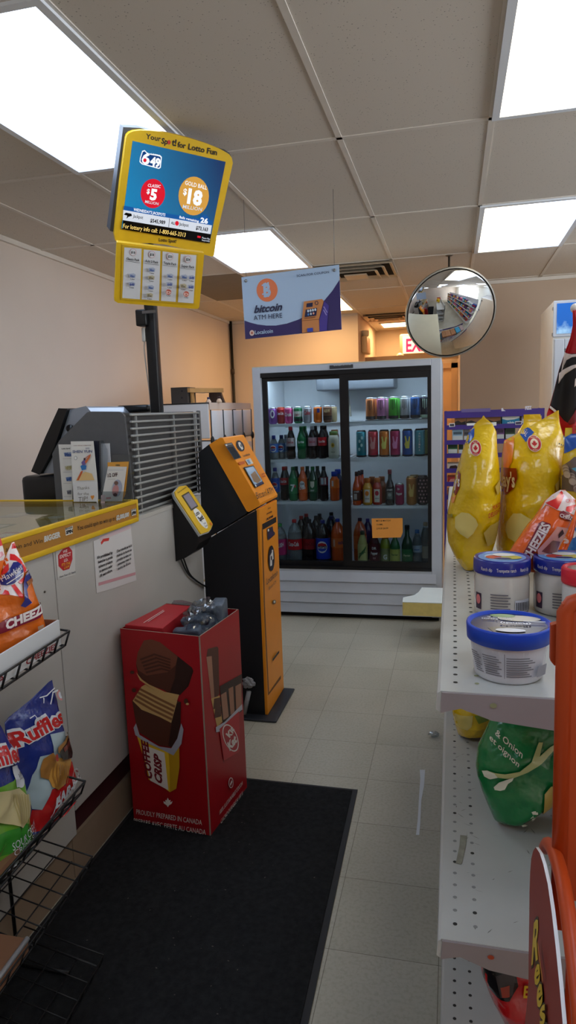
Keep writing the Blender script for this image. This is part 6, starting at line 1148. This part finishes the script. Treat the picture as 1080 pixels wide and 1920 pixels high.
# red lidded jar
a = at(1088, 1120, y=1.17); c = (a.x+.012, 1.2, ZT+.0006); g = thing('spice_jar', c, 'jar with bright red lid beside the second dip jar', 'jar')
b = MB().lathe(c, [(.034, 0), (.036, .004), (.036, .075), (.034, .08)], mat('jar_pale', (206, 204, 200), .2, coat=.4), 24); b.art([('l', [(-.03, .02+.008*i), (.03, .02+.008*i)], .002, INK) for i in range(5)], None, pt=cyl_pt(c, .0362), world=True, step=.01); b.build('body', g)
MB().lathe(c, [(.037, .08), (.038, .084), (.038, .104), (.036, .107), (.031, .107), (.030, .104), (.001, .104)], mat('lid_bright_red', (214, 30, 50), .35), 32, cap1=False).lathe(c, [(.029, .1041), (.001, .1045)], C((206, 206, 190), .4), 24, cap1=False).build('lid', g)
# white tub with blue lid
a = at(955, 1288, z=ZT); c = (a.x+.002, a.y+.05, ZT+.0006); g = thing('dip_tub', c, 'white plastic dip tub with bright blue lid at the front of the top shelf', 'tub')
R0 = .0535
b = MB().lathe(c, [(.044, 0), (.047, .003), (.0525, .048), (.053, .056)], mat('tub_white', (222, 222, 226), .35, vary=.02), 40)
ptt = lambda u, v, off: Vector(c)+Vector(((.047+.0055*v/.048+off)*cos(-pi/2+u/.05), (.047+.0055*v/.048+off)*sin(-pi/2+u/.05), v))
LG2 = C((186, 186, 192), .4); TI = C((120, 118, 124), .5)
b.art([('p', [(-.062, .010), (.05, .010), (.056, .05), (-.062, .05)], C((206, 206, 212), .4))] + [('l', [(x0, .013+.0036*i), (x0+w*(1-.12*((i*7) % 3)), .013+.0036*i)], .0017, TI) for i in range(9) for x0, w in ((-.056, .016), (-.036, .024), (-.006, .036))] + [('p', [(.034, .012), (.052, .012), (.052, .028), (.034, .028)], C((150, 150, 158), .4)), ('l', [(-.008, .012), (-.008, .048)], .0008, TI)], None, pt=ptt, world=True, step=.01, eps=.0002)
b.build('body', g)
b = MB(); LBM = mat('lid_royal_blue', (24, 70, 190), .35)
b.lathe(c, [(.054, .052), (.0575, .054), (.0585, .074), (.0575, .0765), (.055, .0765), (.053, .072), (.001, .072)], LBM, 48, cap1=False)
Pj = Plane((c[0], c[1], c[2]+.0722), (1, 0, 0), (0, 1, 0))
b.art([('e', (0, 0), .052, .052, C((34, 50, 96), .25)), ('p', [(-.02, -.046), (.03, -.042), (.05, -.01), (.01, -.004), (-.03, -.02)], C((46, 46, 54), .25)), ('e', (.016, .026), .03, .014, C((196, 188, 170), .3)), ('e', (-.006, .036), .018, .008, C((110, 150, 90), .3)), ('e', (.0, -.032), .02, .008, C((196, 200, 210), .25)),
       ('t', 'COOL RANCH', (.006, .016), (-.036, .02), (.006, .011), C((220, 224, 230), .4), .02), ('t', 'RECIPE', (.004, .022), (-.028, .026), (.004, .018), C((220, 224, 230), .4), .02), ('t', '(Ranch)', (.03, .0), (-.012, .0), (.03, -.008), C((220, 220, 226), .4), .03), ('l', [(.02, .006), (.05, .006)], .003, C((226, 226, 226), .4))], Pj, world=True)
b.build('lid', g, label='bright blue lid')
# ================================================================ FLAG
P = Vector((.30, 1.98, 0)); g = thing('souvenir_flag', (.345, 2.0, ZT), 'red and black flag with white ball finial standing among the chip bags', 'flag')
fin = at(1079, 578, y=2.0)
MB().rod((fin.x, 2.0, ZT+.0006), (fin.x, 2.0, fin.z), .005, WHITE).build('staff', g); MB().sphere((fin.x, 2.0, fin.z), .013, C((236, 234, 230), .3), 20).build('finial', g)
FR = mat('flag_red', (186, 20, 30), .6, vary=.05); FB = mat('flag_black', (20, 18, 22), .65); FWc = mat('flag_white', (226, 214, 212), .6)
PF = Plane((fin.x, 1.995, 0), (1, 0, 0), (0, 0, 1)); kv = crop(980, 540, 6.857)
oL = sorted([(v, u) for u, v in [PF.uv(*kv(*p)) for p in ((635, 290), (640, 480), (610, 640), (540, 830), (460, 1060), (400, 1300), (340, 1510), (300, 1620), (310, 1760), (470, 1900))]])
oR = sorted([(v, u) for u, v in [PF.uv(*kv(*p)) for p in ((690, 290), (800, 600), (860, 1000), (880, 1400), (850, 1700), (800, 1900))]])
fv0, fv1 = max(oL[0][0], oR[0][0]), min(oL[-1][0], oR[-1][0])
def fl(u, v, off):
    l, r = interp(oL, v), interp(oR, v); s_ = (u-l)/max(1e-5, r-l)
    return PF.pt(u, v, off+.012*sin(s_*9+v*6)*min(1, (fv1-v)*9)+.01)
b = MB(); b.grid(lambda i, j: fl(interp(oL, fv0+(fv1-fv0)*j)+(interp(oR, fv0+(fv1-fv0)*j)-interp(oL, fv0+(fv1-fv0)*j))*i, fv0+(fv1-fv0)*j, 0), 60, 90, FR)
b.art([('p', [kv(*p) for p in ((540, 840), (600, 850), (700, 850), (850, 880), (860, 1000), (880, 1400), (560, 1730), (520, 1700), (430, 1570), (345, 1510), (400, 1300), (460, 1060), (520, 890))], FB), ('p', [kv(*p) for p in ((530, 830), (620, 860), (760, 860), (760, 890), (620, 895), (560, 930), (510, 1040), (490, 1100), (500, 1000), (520, 900))], FWc),
       ('p', [kv(*p) for p in ((460, 1100), (520, 1050), (620, 1000), (760, 970), (760, 1000), (640, 1040), (540, 1110), (490, 1180), (455, 1230))], FWc), ('p', [kv(*p) for p in ((640, 1280), (650, 1180), (720, 1080), (800, 1060), (740, 1150), (690, 1230))], FWc), ('p', [kv(*p) for p in ((340, 1515), (430, 1575), (410, 1600), (330, 1540))], FWc), ('p', [kv(*p) for p in ((560, 1730), (700, 1500), (850, 1400), (850, 1480), (640, 1740), (580, 1760))], C((120, 16, 30), .6))], PF, kv and (lambda x, y: (x, y)), pt=fl, step=.006, eps=.0008, base=.004)
b.build('cloth', g, solid=.0006)
# ================================================================ ORANGE CANDY RACK
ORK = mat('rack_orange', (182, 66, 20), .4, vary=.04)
g = thing('orange_rack', (.2, .6, 0), 'orange metal candy rack with oval sign at the near end of the grey shelving', 'rack')
yr = .62; a = at(1045, 1122, y=yr); bt = at(1050, 1680, y=yr); zt_ = a.z
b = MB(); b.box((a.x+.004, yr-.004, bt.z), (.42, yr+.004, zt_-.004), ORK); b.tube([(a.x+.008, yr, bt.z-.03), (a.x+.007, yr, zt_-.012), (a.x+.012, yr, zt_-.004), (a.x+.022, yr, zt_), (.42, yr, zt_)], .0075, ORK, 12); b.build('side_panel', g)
q = [at(*p, y=yr+.01) for p in ((1032, 1170), (1050, 1165), (1050, 1245), (1038, 1245), (1031, 1236))]
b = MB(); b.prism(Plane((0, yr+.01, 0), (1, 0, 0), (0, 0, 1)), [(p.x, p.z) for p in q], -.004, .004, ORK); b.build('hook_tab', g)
PO = Plane((.08, 0, 0), (0, -1, 0), (0, 0, 1)); ko = crop(980, 1560, 5.333); 
RS = mat('sign_reddish', (150, 60, 52), .45, vary=.04); lf = [(130, 150), (105, 190), (85, 270), (75, 400), (68, 600), (65, 900), (60, 1200), (58, 1500), (40, 1750), (20, 1920)]; rt = [(140, 152), (170, 210), (205, 320), (250, 520), (290, 800), (330, 1150), (365, 1500), (400, 1910)]
uvl = [PO.uv(*ko(*p)) for p in lf]; uvr = [PO.uv(*ko(*p)) for p in rt]
tail = [(uvr[-1][0]+.03, .98), (uvr[-1][0]+.05, .9), (uvr[-1][0]+.04, .80), (uvr[-1][0]-.03, .72), (uvl[-1][0]+.06, .68), (uvl[-1][0]+.01, .73)]
ol = uvl[::-1]+uvr[1:]+tail
b = MB(); b.prism(PO, ol, -.003, .0, RS, WHITE); 
cen = (sum(p[0] for p in ol)/len(ol), sum(p[1] for p in ol)/len(ol))
YS, KS = C((226, 190, 40), .4), C((70, 54, 24), .4); rt_ = []
for ch, a0, a1, a2 in (('R', (92, 1322), (160, 1255), (118, 910)), ('e', (128, 1545), (186, 1490), (132, 1270)), ('e', (160, 1770), (220, 1710), (158, 1460)), ('s', (198, 1960), (255, 1900), (196, 1690)), ('e', (236, 2140), (290, 2080), (234, 1880))):
    rt_ += [('t', ch, PO.uv(*ko(*a0)), PO.uv(*ko(*a1)), PO.uv(*ko(*a2)), KS, .09), ('t', ch, PO.uv(*ko(*a0)), PO.uv(*ko(*a1)), PO.uv(*ko(*a2)), YS, .03)]
b.art(rt_+[('l', [PO.uv(*ko(185, 1110)), PO.uv(*ko(215, 1330)), PO.uv(*ko(240, 1500))], .006, C((206, 130, 40), .4))], PO, world=True, eps=.0003)
b.build('oval_sign', g, label='oval dark red sign with yellow lettering')
b = MB(); rim = [PO.pt(cen[0]+(u-cen[0])*1.02, cen[1]+(v-cen[1])*1.02+.002, -.012) for u, v in ol[len(uvl)-2:]]
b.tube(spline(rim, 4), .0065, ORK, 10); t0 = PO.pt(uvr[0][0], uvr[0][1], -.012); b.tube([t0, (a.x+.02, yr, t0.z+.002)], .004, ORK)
b.build('sign_hoop', g)
b = MB()
for x in (a.x+.02, .41):
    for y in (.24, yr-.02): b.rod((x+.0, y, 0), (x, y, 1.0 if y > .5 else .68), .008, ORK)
b.build('post', g)
for z in (.15, .4, .62):
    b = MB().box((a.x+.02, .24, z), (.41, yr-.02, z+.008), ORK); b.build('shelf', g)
# ================================================================ LEFT WIRE CHIP RACK
WB = mat('wire_black', (18, 18, 20), .45); fxr = lambda y: -.95+(1.5-y)*.055
g = thing('wire_chip_rack', (-1.06, 1.2, 0), 'black wire rack with tiered baskets of chips against the white counter', 'rack')
def basket(zr, zb, y1, xo, n, y0=.86, grid=True, drop=0):
    b = MB(); r = .003 if zr > .5 else .0021; xb = -1.185; f = lambda y: fxr(y)+xo
    b.rod((f(y0), y0, zr), (f(y1), y1, zr), r, WB); b.rod((f(y1), y1, zr), (xb, y1+.05, zr), r, WB); b.rod((f(y0)-.012, y0, zb), (f(y1)-.014, y1-.006, zb), r, WB); b.rod((f(y1)-.014, y1-.006, zb), (xb, y1+.044, zb-drop), r, WB)
    for i in range(n):
        y = y1-.055*i; b.rod((f(y), y, zr), (f(y)-.013, y-.004, zb), r*.9, WB)
        if grid: b.rod((f(y)-.013, y-.004, zb), (xb, y+.046, zb-drop), r*.85, WB)
    if grid:
        for k in range(1, 4):
            t = k/3.6; b.rod((f(y0)*(1-t)+xb*t, y0, zb-drop*t), ((f(y1)-.014)*(1-t)+xb*t, y1+.05*t, zb-drop*t), r*.85, WB)
    b.build('basket', g)
basket(.980, .942, 1.487, 0, 11); basket(.560, .526, 1.503, 0, 11, drop=.2); basket(.335, .30, 1.512, -.002, 11); basket(.092, .058, 1.455, .04, 11)
for y in (.9, 1.46): MB().rod((-1.18, y, .008), (-1.18, y, 1.0), .005, WB).rod((-1.18, y, .0135), (-1.02, y, .0135), .005, WB).build('upright', g)
# white cardboard tray in the top basket
CTW = mat('tray_card_white', (214, 216, 218), .5); CTB = mat('tray_card_brown', (140, 100, 74), .7)
g2 = thing('cardboard_tray', (-1.06, 1.2, .947), 'white cardboard snack tray with red lettering in the top wire basket', 'tray')
tz0, tz1 = .9475, 1.012; b = MB(); ya, yb = .88, 1.476; f = lambda y: fxr(y)-.02
b.add([(f(ya), ya, tz0), (f(yb), yb, tz0), (f(yb), yb, tz1), (f(ya), ya, tz1), (f(ya)-.005, ya, tz0), (f(yb)-.005, yb, tz0), (f(yb)-.005, yb, tz1), (f(ya)-.005, ya, tz1)], [(0, 1, 2, 3), (4, 5, 6, 7), (3, 2, 6, 7), (0, 1, 5, 4), (0, 3, 7, 4), (1, 2, 6, 5)], CTW)
dv = Vector((f(yb)-f(ya), yb-ya, 0)); PT = Plane((f(ya), ya, 0), dv, (0, 0, 1)); n_ = PT.n
kk = crop(0, 980, 4.909)
b.art([('t', 'CHEEZIES', kk(240, 1312), kk(525, 1148), kk(236, 1262), C((150, 40, 44), .5), .03), ('t', 'CHEEZIES', kk(-240, 1600), kk(30, 1440), kk(-244, 1540), C((150, 40, 44), .5), .03)], PT, eps=.0006); b.build('front_wall', g2)
MB().box((-1.17, yb-.004, tz0), (f(yb)-.005, yb, tz1), CTB).build('side_wall', g2, label='brown inside of tray end'); MB().box((-1.174, ya, tz0), (-1.17, yb, tz1+.02), CTB).box((-1.17, ya, tz0), (f(yb)-.006, yb-.004, tz0+.003), CTB).build('tray_floor', g2)
for (z0, z1, ya, yb, xo, lab) in ((.531, .548, .88, 1.235, -.026, 'brown cardboard strip under the green chip bag in the wire rack'), (.304, .336, .88, 1.215, -.016, 'flat brown carton with a pale taped edge in the third wire basket')):
    b = MB(); f = lambda y: fxr(y)+xo; 
    xk = -1.08 if z0 < .5 else -1.03
    b.add([(xk, ya, z0), (f(ya), ya, z0), (f(yb), yb, z0), (xk, yb, z0), (xk, ya, z1), (f(ya), ya, z1), (f(yb), yb, z1), (xk, yb, z1)], [(0, 1, 2, 3), (4, 5, 6, 7), (0, 1, 5, 4), (1, 2, 6, 5), (2, 3, 7, 6), (3, 0, 4, 7)], CTB)
    if z0 < .5: b.tube([(f(ya), ya, z1), (f(yb), yb, z1)], .006, C((190, 192, 196), .3, metal=.4))
    b.build('cardboard_tray', label=lab, cat='tray')
# bags in the rack
HWK = foil('cheese_bag_left', (226, 110, 26)); kl = crop(0, 990, 7.68)
PH1 = Plane((-1.075, 1.345, .95), (.55, .83, 0), (-.12, .06, 1))
bag = Bag('cheese_snack_bag', PH1, [kl(*p) for p in ((165, 215), (100, 360), (20, 560), (-60, 800), (-160, 1100), (-200, 1400), (-180, 1800), (-150, 1960))], [kl(*p) for p in ((200, 200), (240, 310), (310, 450), (380, 600), (440, 740), (480, 900), (540, 1060), (590, 1200), (640, 1400), (640, 1500), (560, 1960))], .042, HWK,
          'striped orange cheese snack bag with blue oval logo in the white tray', seed=51, bot=.6, crimp=.02, lo=.008)
NAVY = foilc((36, 40, 120)); STR = foilc((222, 36, 40)); STW = foilc((236, 226, 222))
bag.art([('p', [kl(*p) for p in ((165, 215), (200, 200), (240, 310), (310, 450), (380, 600), (280, 640), (250, 780), (230, 1000), (150, 970), (0, 940), (-120, 960), (-60, 800), (20, 560), (100, 360))], STW), ('p', [kl(*p) for p in ((170, 225), (205, 215), (240, 290), (160, 300))], STR), ('p', [kl(*p) for p in ((130, 370), (190, 380), (260, 450), (330, 610), (280, 640), (250, 520), (190, 470), (110, 460))], STR), ('p', [kl(*p) for p in ((80, 820), (130, 800), (240, 960), (230, 1000), (170, 980))], STR), ('p', [kl(*p) for p in ((0, 880), (40, 900), (50, 950), (-40, 950))], STR), ('p', [kl(*p) for p in ((180, 770), (275, 690), (270, 740), (220, 800))], STR), ('p', [kl(*p) for p in ((30, 560), (80, 500), (60, 620), (-20, 680))], STR),
         ('p', [kl(*p) for p in ((-40, 760), (0, 690), (90, 560), (140, 490), (200, 485), (250, 530), (265, 600), (230, 690), (120, 790), (20, 820), (-40, 810))], NAVY), ('t', 'Hawkins', kl(-20, 770), kl(245, 590), kl(-40, 690), STW, .0), ('l', [kl(20, 800), kl(130, 720), kl(250, 640)], 1.5, STW),
         ('p', [kl(*p) for p in ((280, 680), (370, 590), (440, 720), (430, 750), (320, 830), (290, 880), (300, 1000), (350, 1060), (260, 1130), (200, 1110), (240, 1030), (245, 800))], NAVY), ('t', 'CHEDDAR', kl(290, 680), kl(385, 630), kl(286, 650), STW, .0), ('p', [kl(*p) for p in ((290, 770), (420, 690), (440, 740), (320, 830))], foilc((150, 90, 50))), ('e', kl(410, 712), 3, 3.5, foilc((200, 120, 110))),
         ('p', [kl(*p) for p in ((-100, 1360), (0, 1300), (250, 1210), (480, 1090), (540, 1060), (580, 1160), (480, 1270), (250, 1370), (0, 1480), (-100, 1520))], foilc((130, 24, 50))), ('t', 'CHEEZIES', kl(0, 1450), kl(690, 1120), kl(-14, 1330), STW, .05),
         ('p', [kl(*p) for p in ((440, 1400), (530, 1370), (540, 1420), (450, 1460))], foilc((190, 150, 120))), ('p', [kl(*p) for p in ((425, 1560), (490, 1520), (495, 1560), (430, 1600))], foilc((190, 170, 170)))])
bag.done()
PH2 = Plane((-1.125, 1.27, .95), (.55, .83, 0), (-.12, .06, 1))
bag = Bag('cheese_snack_bag', PH2, [(-60, 1000), (-70, 1060), (-90, 1200), (-80, 1250)], [(-2, 1000), (5, 1025), (9, 1040), (0, 1090), (-6, 1240)], .03, HWK, 'second striped cheese snack bag at the edge, behind the front one', seed=53, bot=.6, lo=.008)
bag.art([('p', [(-40, 1004), (2, 1010), (9, 1040), (3, 1050), (-40, 1060)], STW), ('p', [(-10, 1008), (2, 1010), (6, 1022), (-10, 1026)], STR), ('p', [(-12, 1036), (0, 1034), (3, 1040), (-12, 1052)], foilc((226, 150, 160)))]); bag.done()
kc = crop(0, 1260, 4.909)
RUF = foil('ridged_navy', (30, 48, 130)); RRD = foilc((206, 34, 36)); RWH = foilc((222, 226, 232)); RGY = foilc((176, 196, 204)); RCH = foilc((206, 150, 66), .35); RCD = foilc((170, 116, 50), .35)
PR1 = Plane((-1.04, 1.4, .54), (.0, 1, 0), (-.10, 0, 1))
bag = Bag('ridged_chip_bag', PR1, [kc(*p) for p in ((440, 100), (250, 285), (100, 400), (40, 450), (70, 700), (120, 950), (190, 1200), (240, 1400), (270, 1480))], [kc(*p) for p in ((490, 128), (530, 330), (560, 560), (610, 740), (645, 880), (690, 980), (735, 1130), (720, 1180), (600, 1290), (430, 1400), (330, 1480))], .04, RUF,
          'navy and red barbecue ridged chip bag in the second wire basket', seed=61, bot=.5, crimp=.012, lo=-.06)
bag.art([('p', [kc(*p) for p in ((366, 575), (530, 540), (560, 600), (612, 780), (560, 830), (500, 1000), (345, 1080), (285, 1268), (230, 1260), (190, 1100), (200, 950), (250, 780), (370, 750))], RGY), ('p', [kc(*p) for p in ((620, 820), (645, 880), (690, 980), (735, 1150), (600, 1290), (430, 1400), (270, 1478), (240, 1400), (230, 1270), (285, 1268), (345, 1080), (500, 1040), (560, 830))], RRD),
         ('t', 'Ruffles', kc(78, 700), kc(540, 445), kc(30, 560), RWH, .09), ('t', 'Ruffles', kc(84, 700), kc(536, 450), kc(40, 572), RRD, .035),
         ('p', [kc(*p) for p in ((236, 900), (270, 800), (350, 745), (400, 790), (560, 800), (540, 900), (490, 1030), (410, 1085), (340, 1060), (320, 990), (250, 970))], RCH), ('p', [kc(*p) for p in ((236, 900), (270, 800), (350, 745), (385, 800), (340, 900), (320, 990), (250, 970))], RCD)] + [('l', [kc(360+i*24, 840+i*4), kc(350+i*26, 960), kc(370+i*20, 1060-i*6)], 2, RCD) for i in range(7)] +
        [('p', [kc(*p) for p in ((385, 700), (550, 550), (556, 566), (540, 600), (420, 745), (390, 750))], RCD), ('p', [kc(*p) for p in ((400, 740), (530, 590), (575, 588), (586, 700), (540, 790), (430, 812))], foilc((36, 24, 24))), ('p', [kc(*p) for p in ((440, 700), (540, 610), (565, 610), (545, 660), (450, 740))], foilc((120, 50, 40))),
         ('e', kc(362, 790), 3, 7, foilc((170, 40, 30))), ('t', 'BAR-B-Q', kc(366, 1256), kc(690, 960), kc(362, 1160), RWH, .04), ('l', [kc(400, 1396), kc(440, 1240), kc(560, 1190)], 1.2, RWH), ('l', [kc(330, 1340), kc(400, 1100)], 1.2, RWH), ('l', [kc(545, 1050), kc(560, 900), kc(640, 885)], 1.2, RWH), ('l', [kc(625, 1070), kc(690, 1035)], 1.2, RWH),
         ('e', kc(488, 215), 6, 10, foilc((220, 150, 150))), ('e', kc(488, 215), 3.5, 6.5, RWH), ('l', [kc(175, 430), kc(215, 400), kc(240, 470)], 1.2, RWH), ('l', [kc(380, 300), kc(420, 190), kc(470, 170)], 2, RWH), ('l', [kc(300, 240), kc(360, 220), kc(440, 150)], 1.2, RWH), ('l', [kc(320, 290), kc(330, 240)], 1.2, RWH)])
bag.done()
PR2 = Plane((-1.005, 1.2, .54), (.0, 1, 0), (-.08, 0, 1))
bag = Bag('ridged_chip_bag', PR2, [kc(*p) for p in ((-500, 700), (-600, 1000), (-500, 1600), (-300, 2100))], [kc(*p) for p in ((-10, 470), (40, 560), (90, 690), (120, 860), (170, 960), (205, 1100), (225, 1240), (245, 1370), (268, 1480), (240, 1560), (180, 1660), (60, 1780), (-60, 1880), (-200, 2000))], .045, RUF,
          'green and navy sour cream ridged chip bag at the edge, second wire basket', seed=63, bot=.5, crimp=.012, lo=-.028)
SG = foilc((110, 170, 50)); SG2 = foilc((60, 150, 50)); SC_ = foilc((214, 200, 150), .35)
bag.art([('p', [kc(*p) for p in ((-300, 1100), (0, 1000), (20, 980), (170, 970), (205, 1100), (225, 1240), (245, 1370), (268, 1480), (240, 1560), (180, 1660), (60, 1780), (-60, 1880), (-300, 2040))], SG), ('p', [kc(*p) for p in ((-200, 1500), (0, 1430), (250, 1340), (268, 1480), (240, 1560), (60, 1640), (-200, 1720))], SG2),
         ('p', [kc(*p) for p in ((5, 870), (108, 850), (140, 960), (100, 1050), (40, 1060), (20, 1000))], RWH), ('e', kc(82, 975), 10, 18, RWH), ('t', '1/3', kc(62, 970), kc(112, 940), kc(60, 936), INK, .02), ('t', 'LESS', kc(66, 990), kc(110, 970), kc(64, 974), INK, .0), ('p', [kc(*p) for p in ((-200, 1100), (60, 1066), (120, 1125), (200, 1120), (212, 1180), (190, 1280), (130, 1360), (60, 1430), (-40, 1400), (-200, 1380))], SC_)] + [('l', [kc(-40+i*26, 1120), kc(-10+i*22, 1260), kc(10+i*14, 1390)], 1.6, foilc((190, 172, 110), .35)) for i in range(8)] +
        [('t', 'Ruffles', kc(-330, 900), kc(90, 800), kc(-340, 720), RWH, .09), ('t', 'Ruffles', kc(-326, 898), kc(88, 802), kc(-334, 728), RRD, .035), ('t', 'SOUR CREAM', kc(-40, 1640), kc(220, 1410), kc(-60, 1570), RWH, .0), ('t', 'CREME SURE', kc(-30, 1690), kc(240, 1460), kc(-40, 1640), RWH, .0), ('l', [kc(40, 1760), kc(45, 1700)], 2, RWH)])
bag.done()
# ================================================================ FAR AISLE (shows in the round mirror)
g = thing('aisle_shelving', (2.2, 1.6, 0), 'white aisle shelving on the far side of the shop, reflected in the round mirror', 'shelving')
MB().box((2.42, -1.2, 0), (2.46, 4.4, 1.75), mat('aisle_white', (222, 222, 222), .5, vary=.03)).build('back_panel', g)
AW = mat('aisle_white', (222, 222, 222)); zs = (.15, .55, .95, 1.35)
for z in zs: MB().box((2.0, -1.2, z-.02), (2.42, 4.4, z), AW).box((1.99, -1.2, z-.05), (2.0, 4.4, z+.005), AW).build('shelf', g)
MB().box((2.0, -1.2, 0), (2.42, 4.4, .1), AW).build('kick_plate', g)
rnd = random.Random(5); pal = ((40, 60, 130), (200, 40, 50), (230, 200, 60), (60, 130, 80), (230, 230, 226), (230, 130, 40), (120, 60, 130), (40, 150, 180), (60, 50, 46), (220, 120, 160))
names = dict(zip(pal, ('navy', 'red', 'yellow', 'green', 'white', 'orange', 'purple', 'teal', 'dark brown', 'pink')))
for zi, z in enumerate(zs):
    y = -1.1
    while y < 4.2:
        w = rnd.uniform(.18, .36); h = rnd.uniform(.14, .3); c = pal[rnd.randrange(10)]; c2 = pal[rnd.randrange(10)]
        b = MB(); b.rbox((2.12, y+w/2, z+h/2+.001), (.18, w, h), mat('pack_%d_%d_%d' % c, c, .5, vary=.08, vscale=20), .012)
        b.prism(Plane((2.029, y, z), (0, -1, 0), (0, 0, 1)), [(-w*.85, h*.3), (-w*.15, h*.3), (-w*.15, h*.7), (-w*.85, h*.7)], 0, .001, C(c2, .5))
        b.build('grocery_pack', label='grocery packs on the far aisle shelves, small in the round mirror', cat='package', group='groceries on the far aisle shelves'); y += w+.03
# ================================================================ RENDER LOOK
w = bpy.data.worlds.new('world'); SC.world = w; w.use_nodes = True
w.node_tree.nodes['Background'].inputs['Color'].default_value = (.6, .7, .8, 1); w.node_tree.nodes['Background'].inputs['Strength'].default_value = .05
vs = SC.view_settings; vs.view_transform = 'Standard'; vs.look = 'None'; vs.gamma = 1; vs.use_curve_mapping = False; vs.exposure = 2.45
SC.cycles.max_bounces = 8; SC.cycles.diffuse_bounces = 5; SC.cycles.glossy_bounces = 4; SC.cycles.transmission_bounces = 6; SC.cycles.transparent_max_bounces = 12
SC.cycles.sample_clamp_indirect = 6; SC.cycles.caustics_reflective = False; SC.cycles.caustics_refractive = False
def fill_light(name, loc, rot, sx, sy, power, col):
    l = bpy.data.lights.new(name, 'AREA'); l.shape = 'RECTANGLE'; l.size = sx; l.size_y = sy; l.energy = power; l.color = col
    o = bpy.data.objects.new(name, l); COL.objects.link(o); o.location = loc; o.rotation_euler = rot
fill_light('side_daylight', (4.55, 1.0, 1.6), (0, pi/2, 0), 1.8, 4.5, 54, (.84, .92, 1))  # fill lamp added out of view to brighten the room; no window stands there
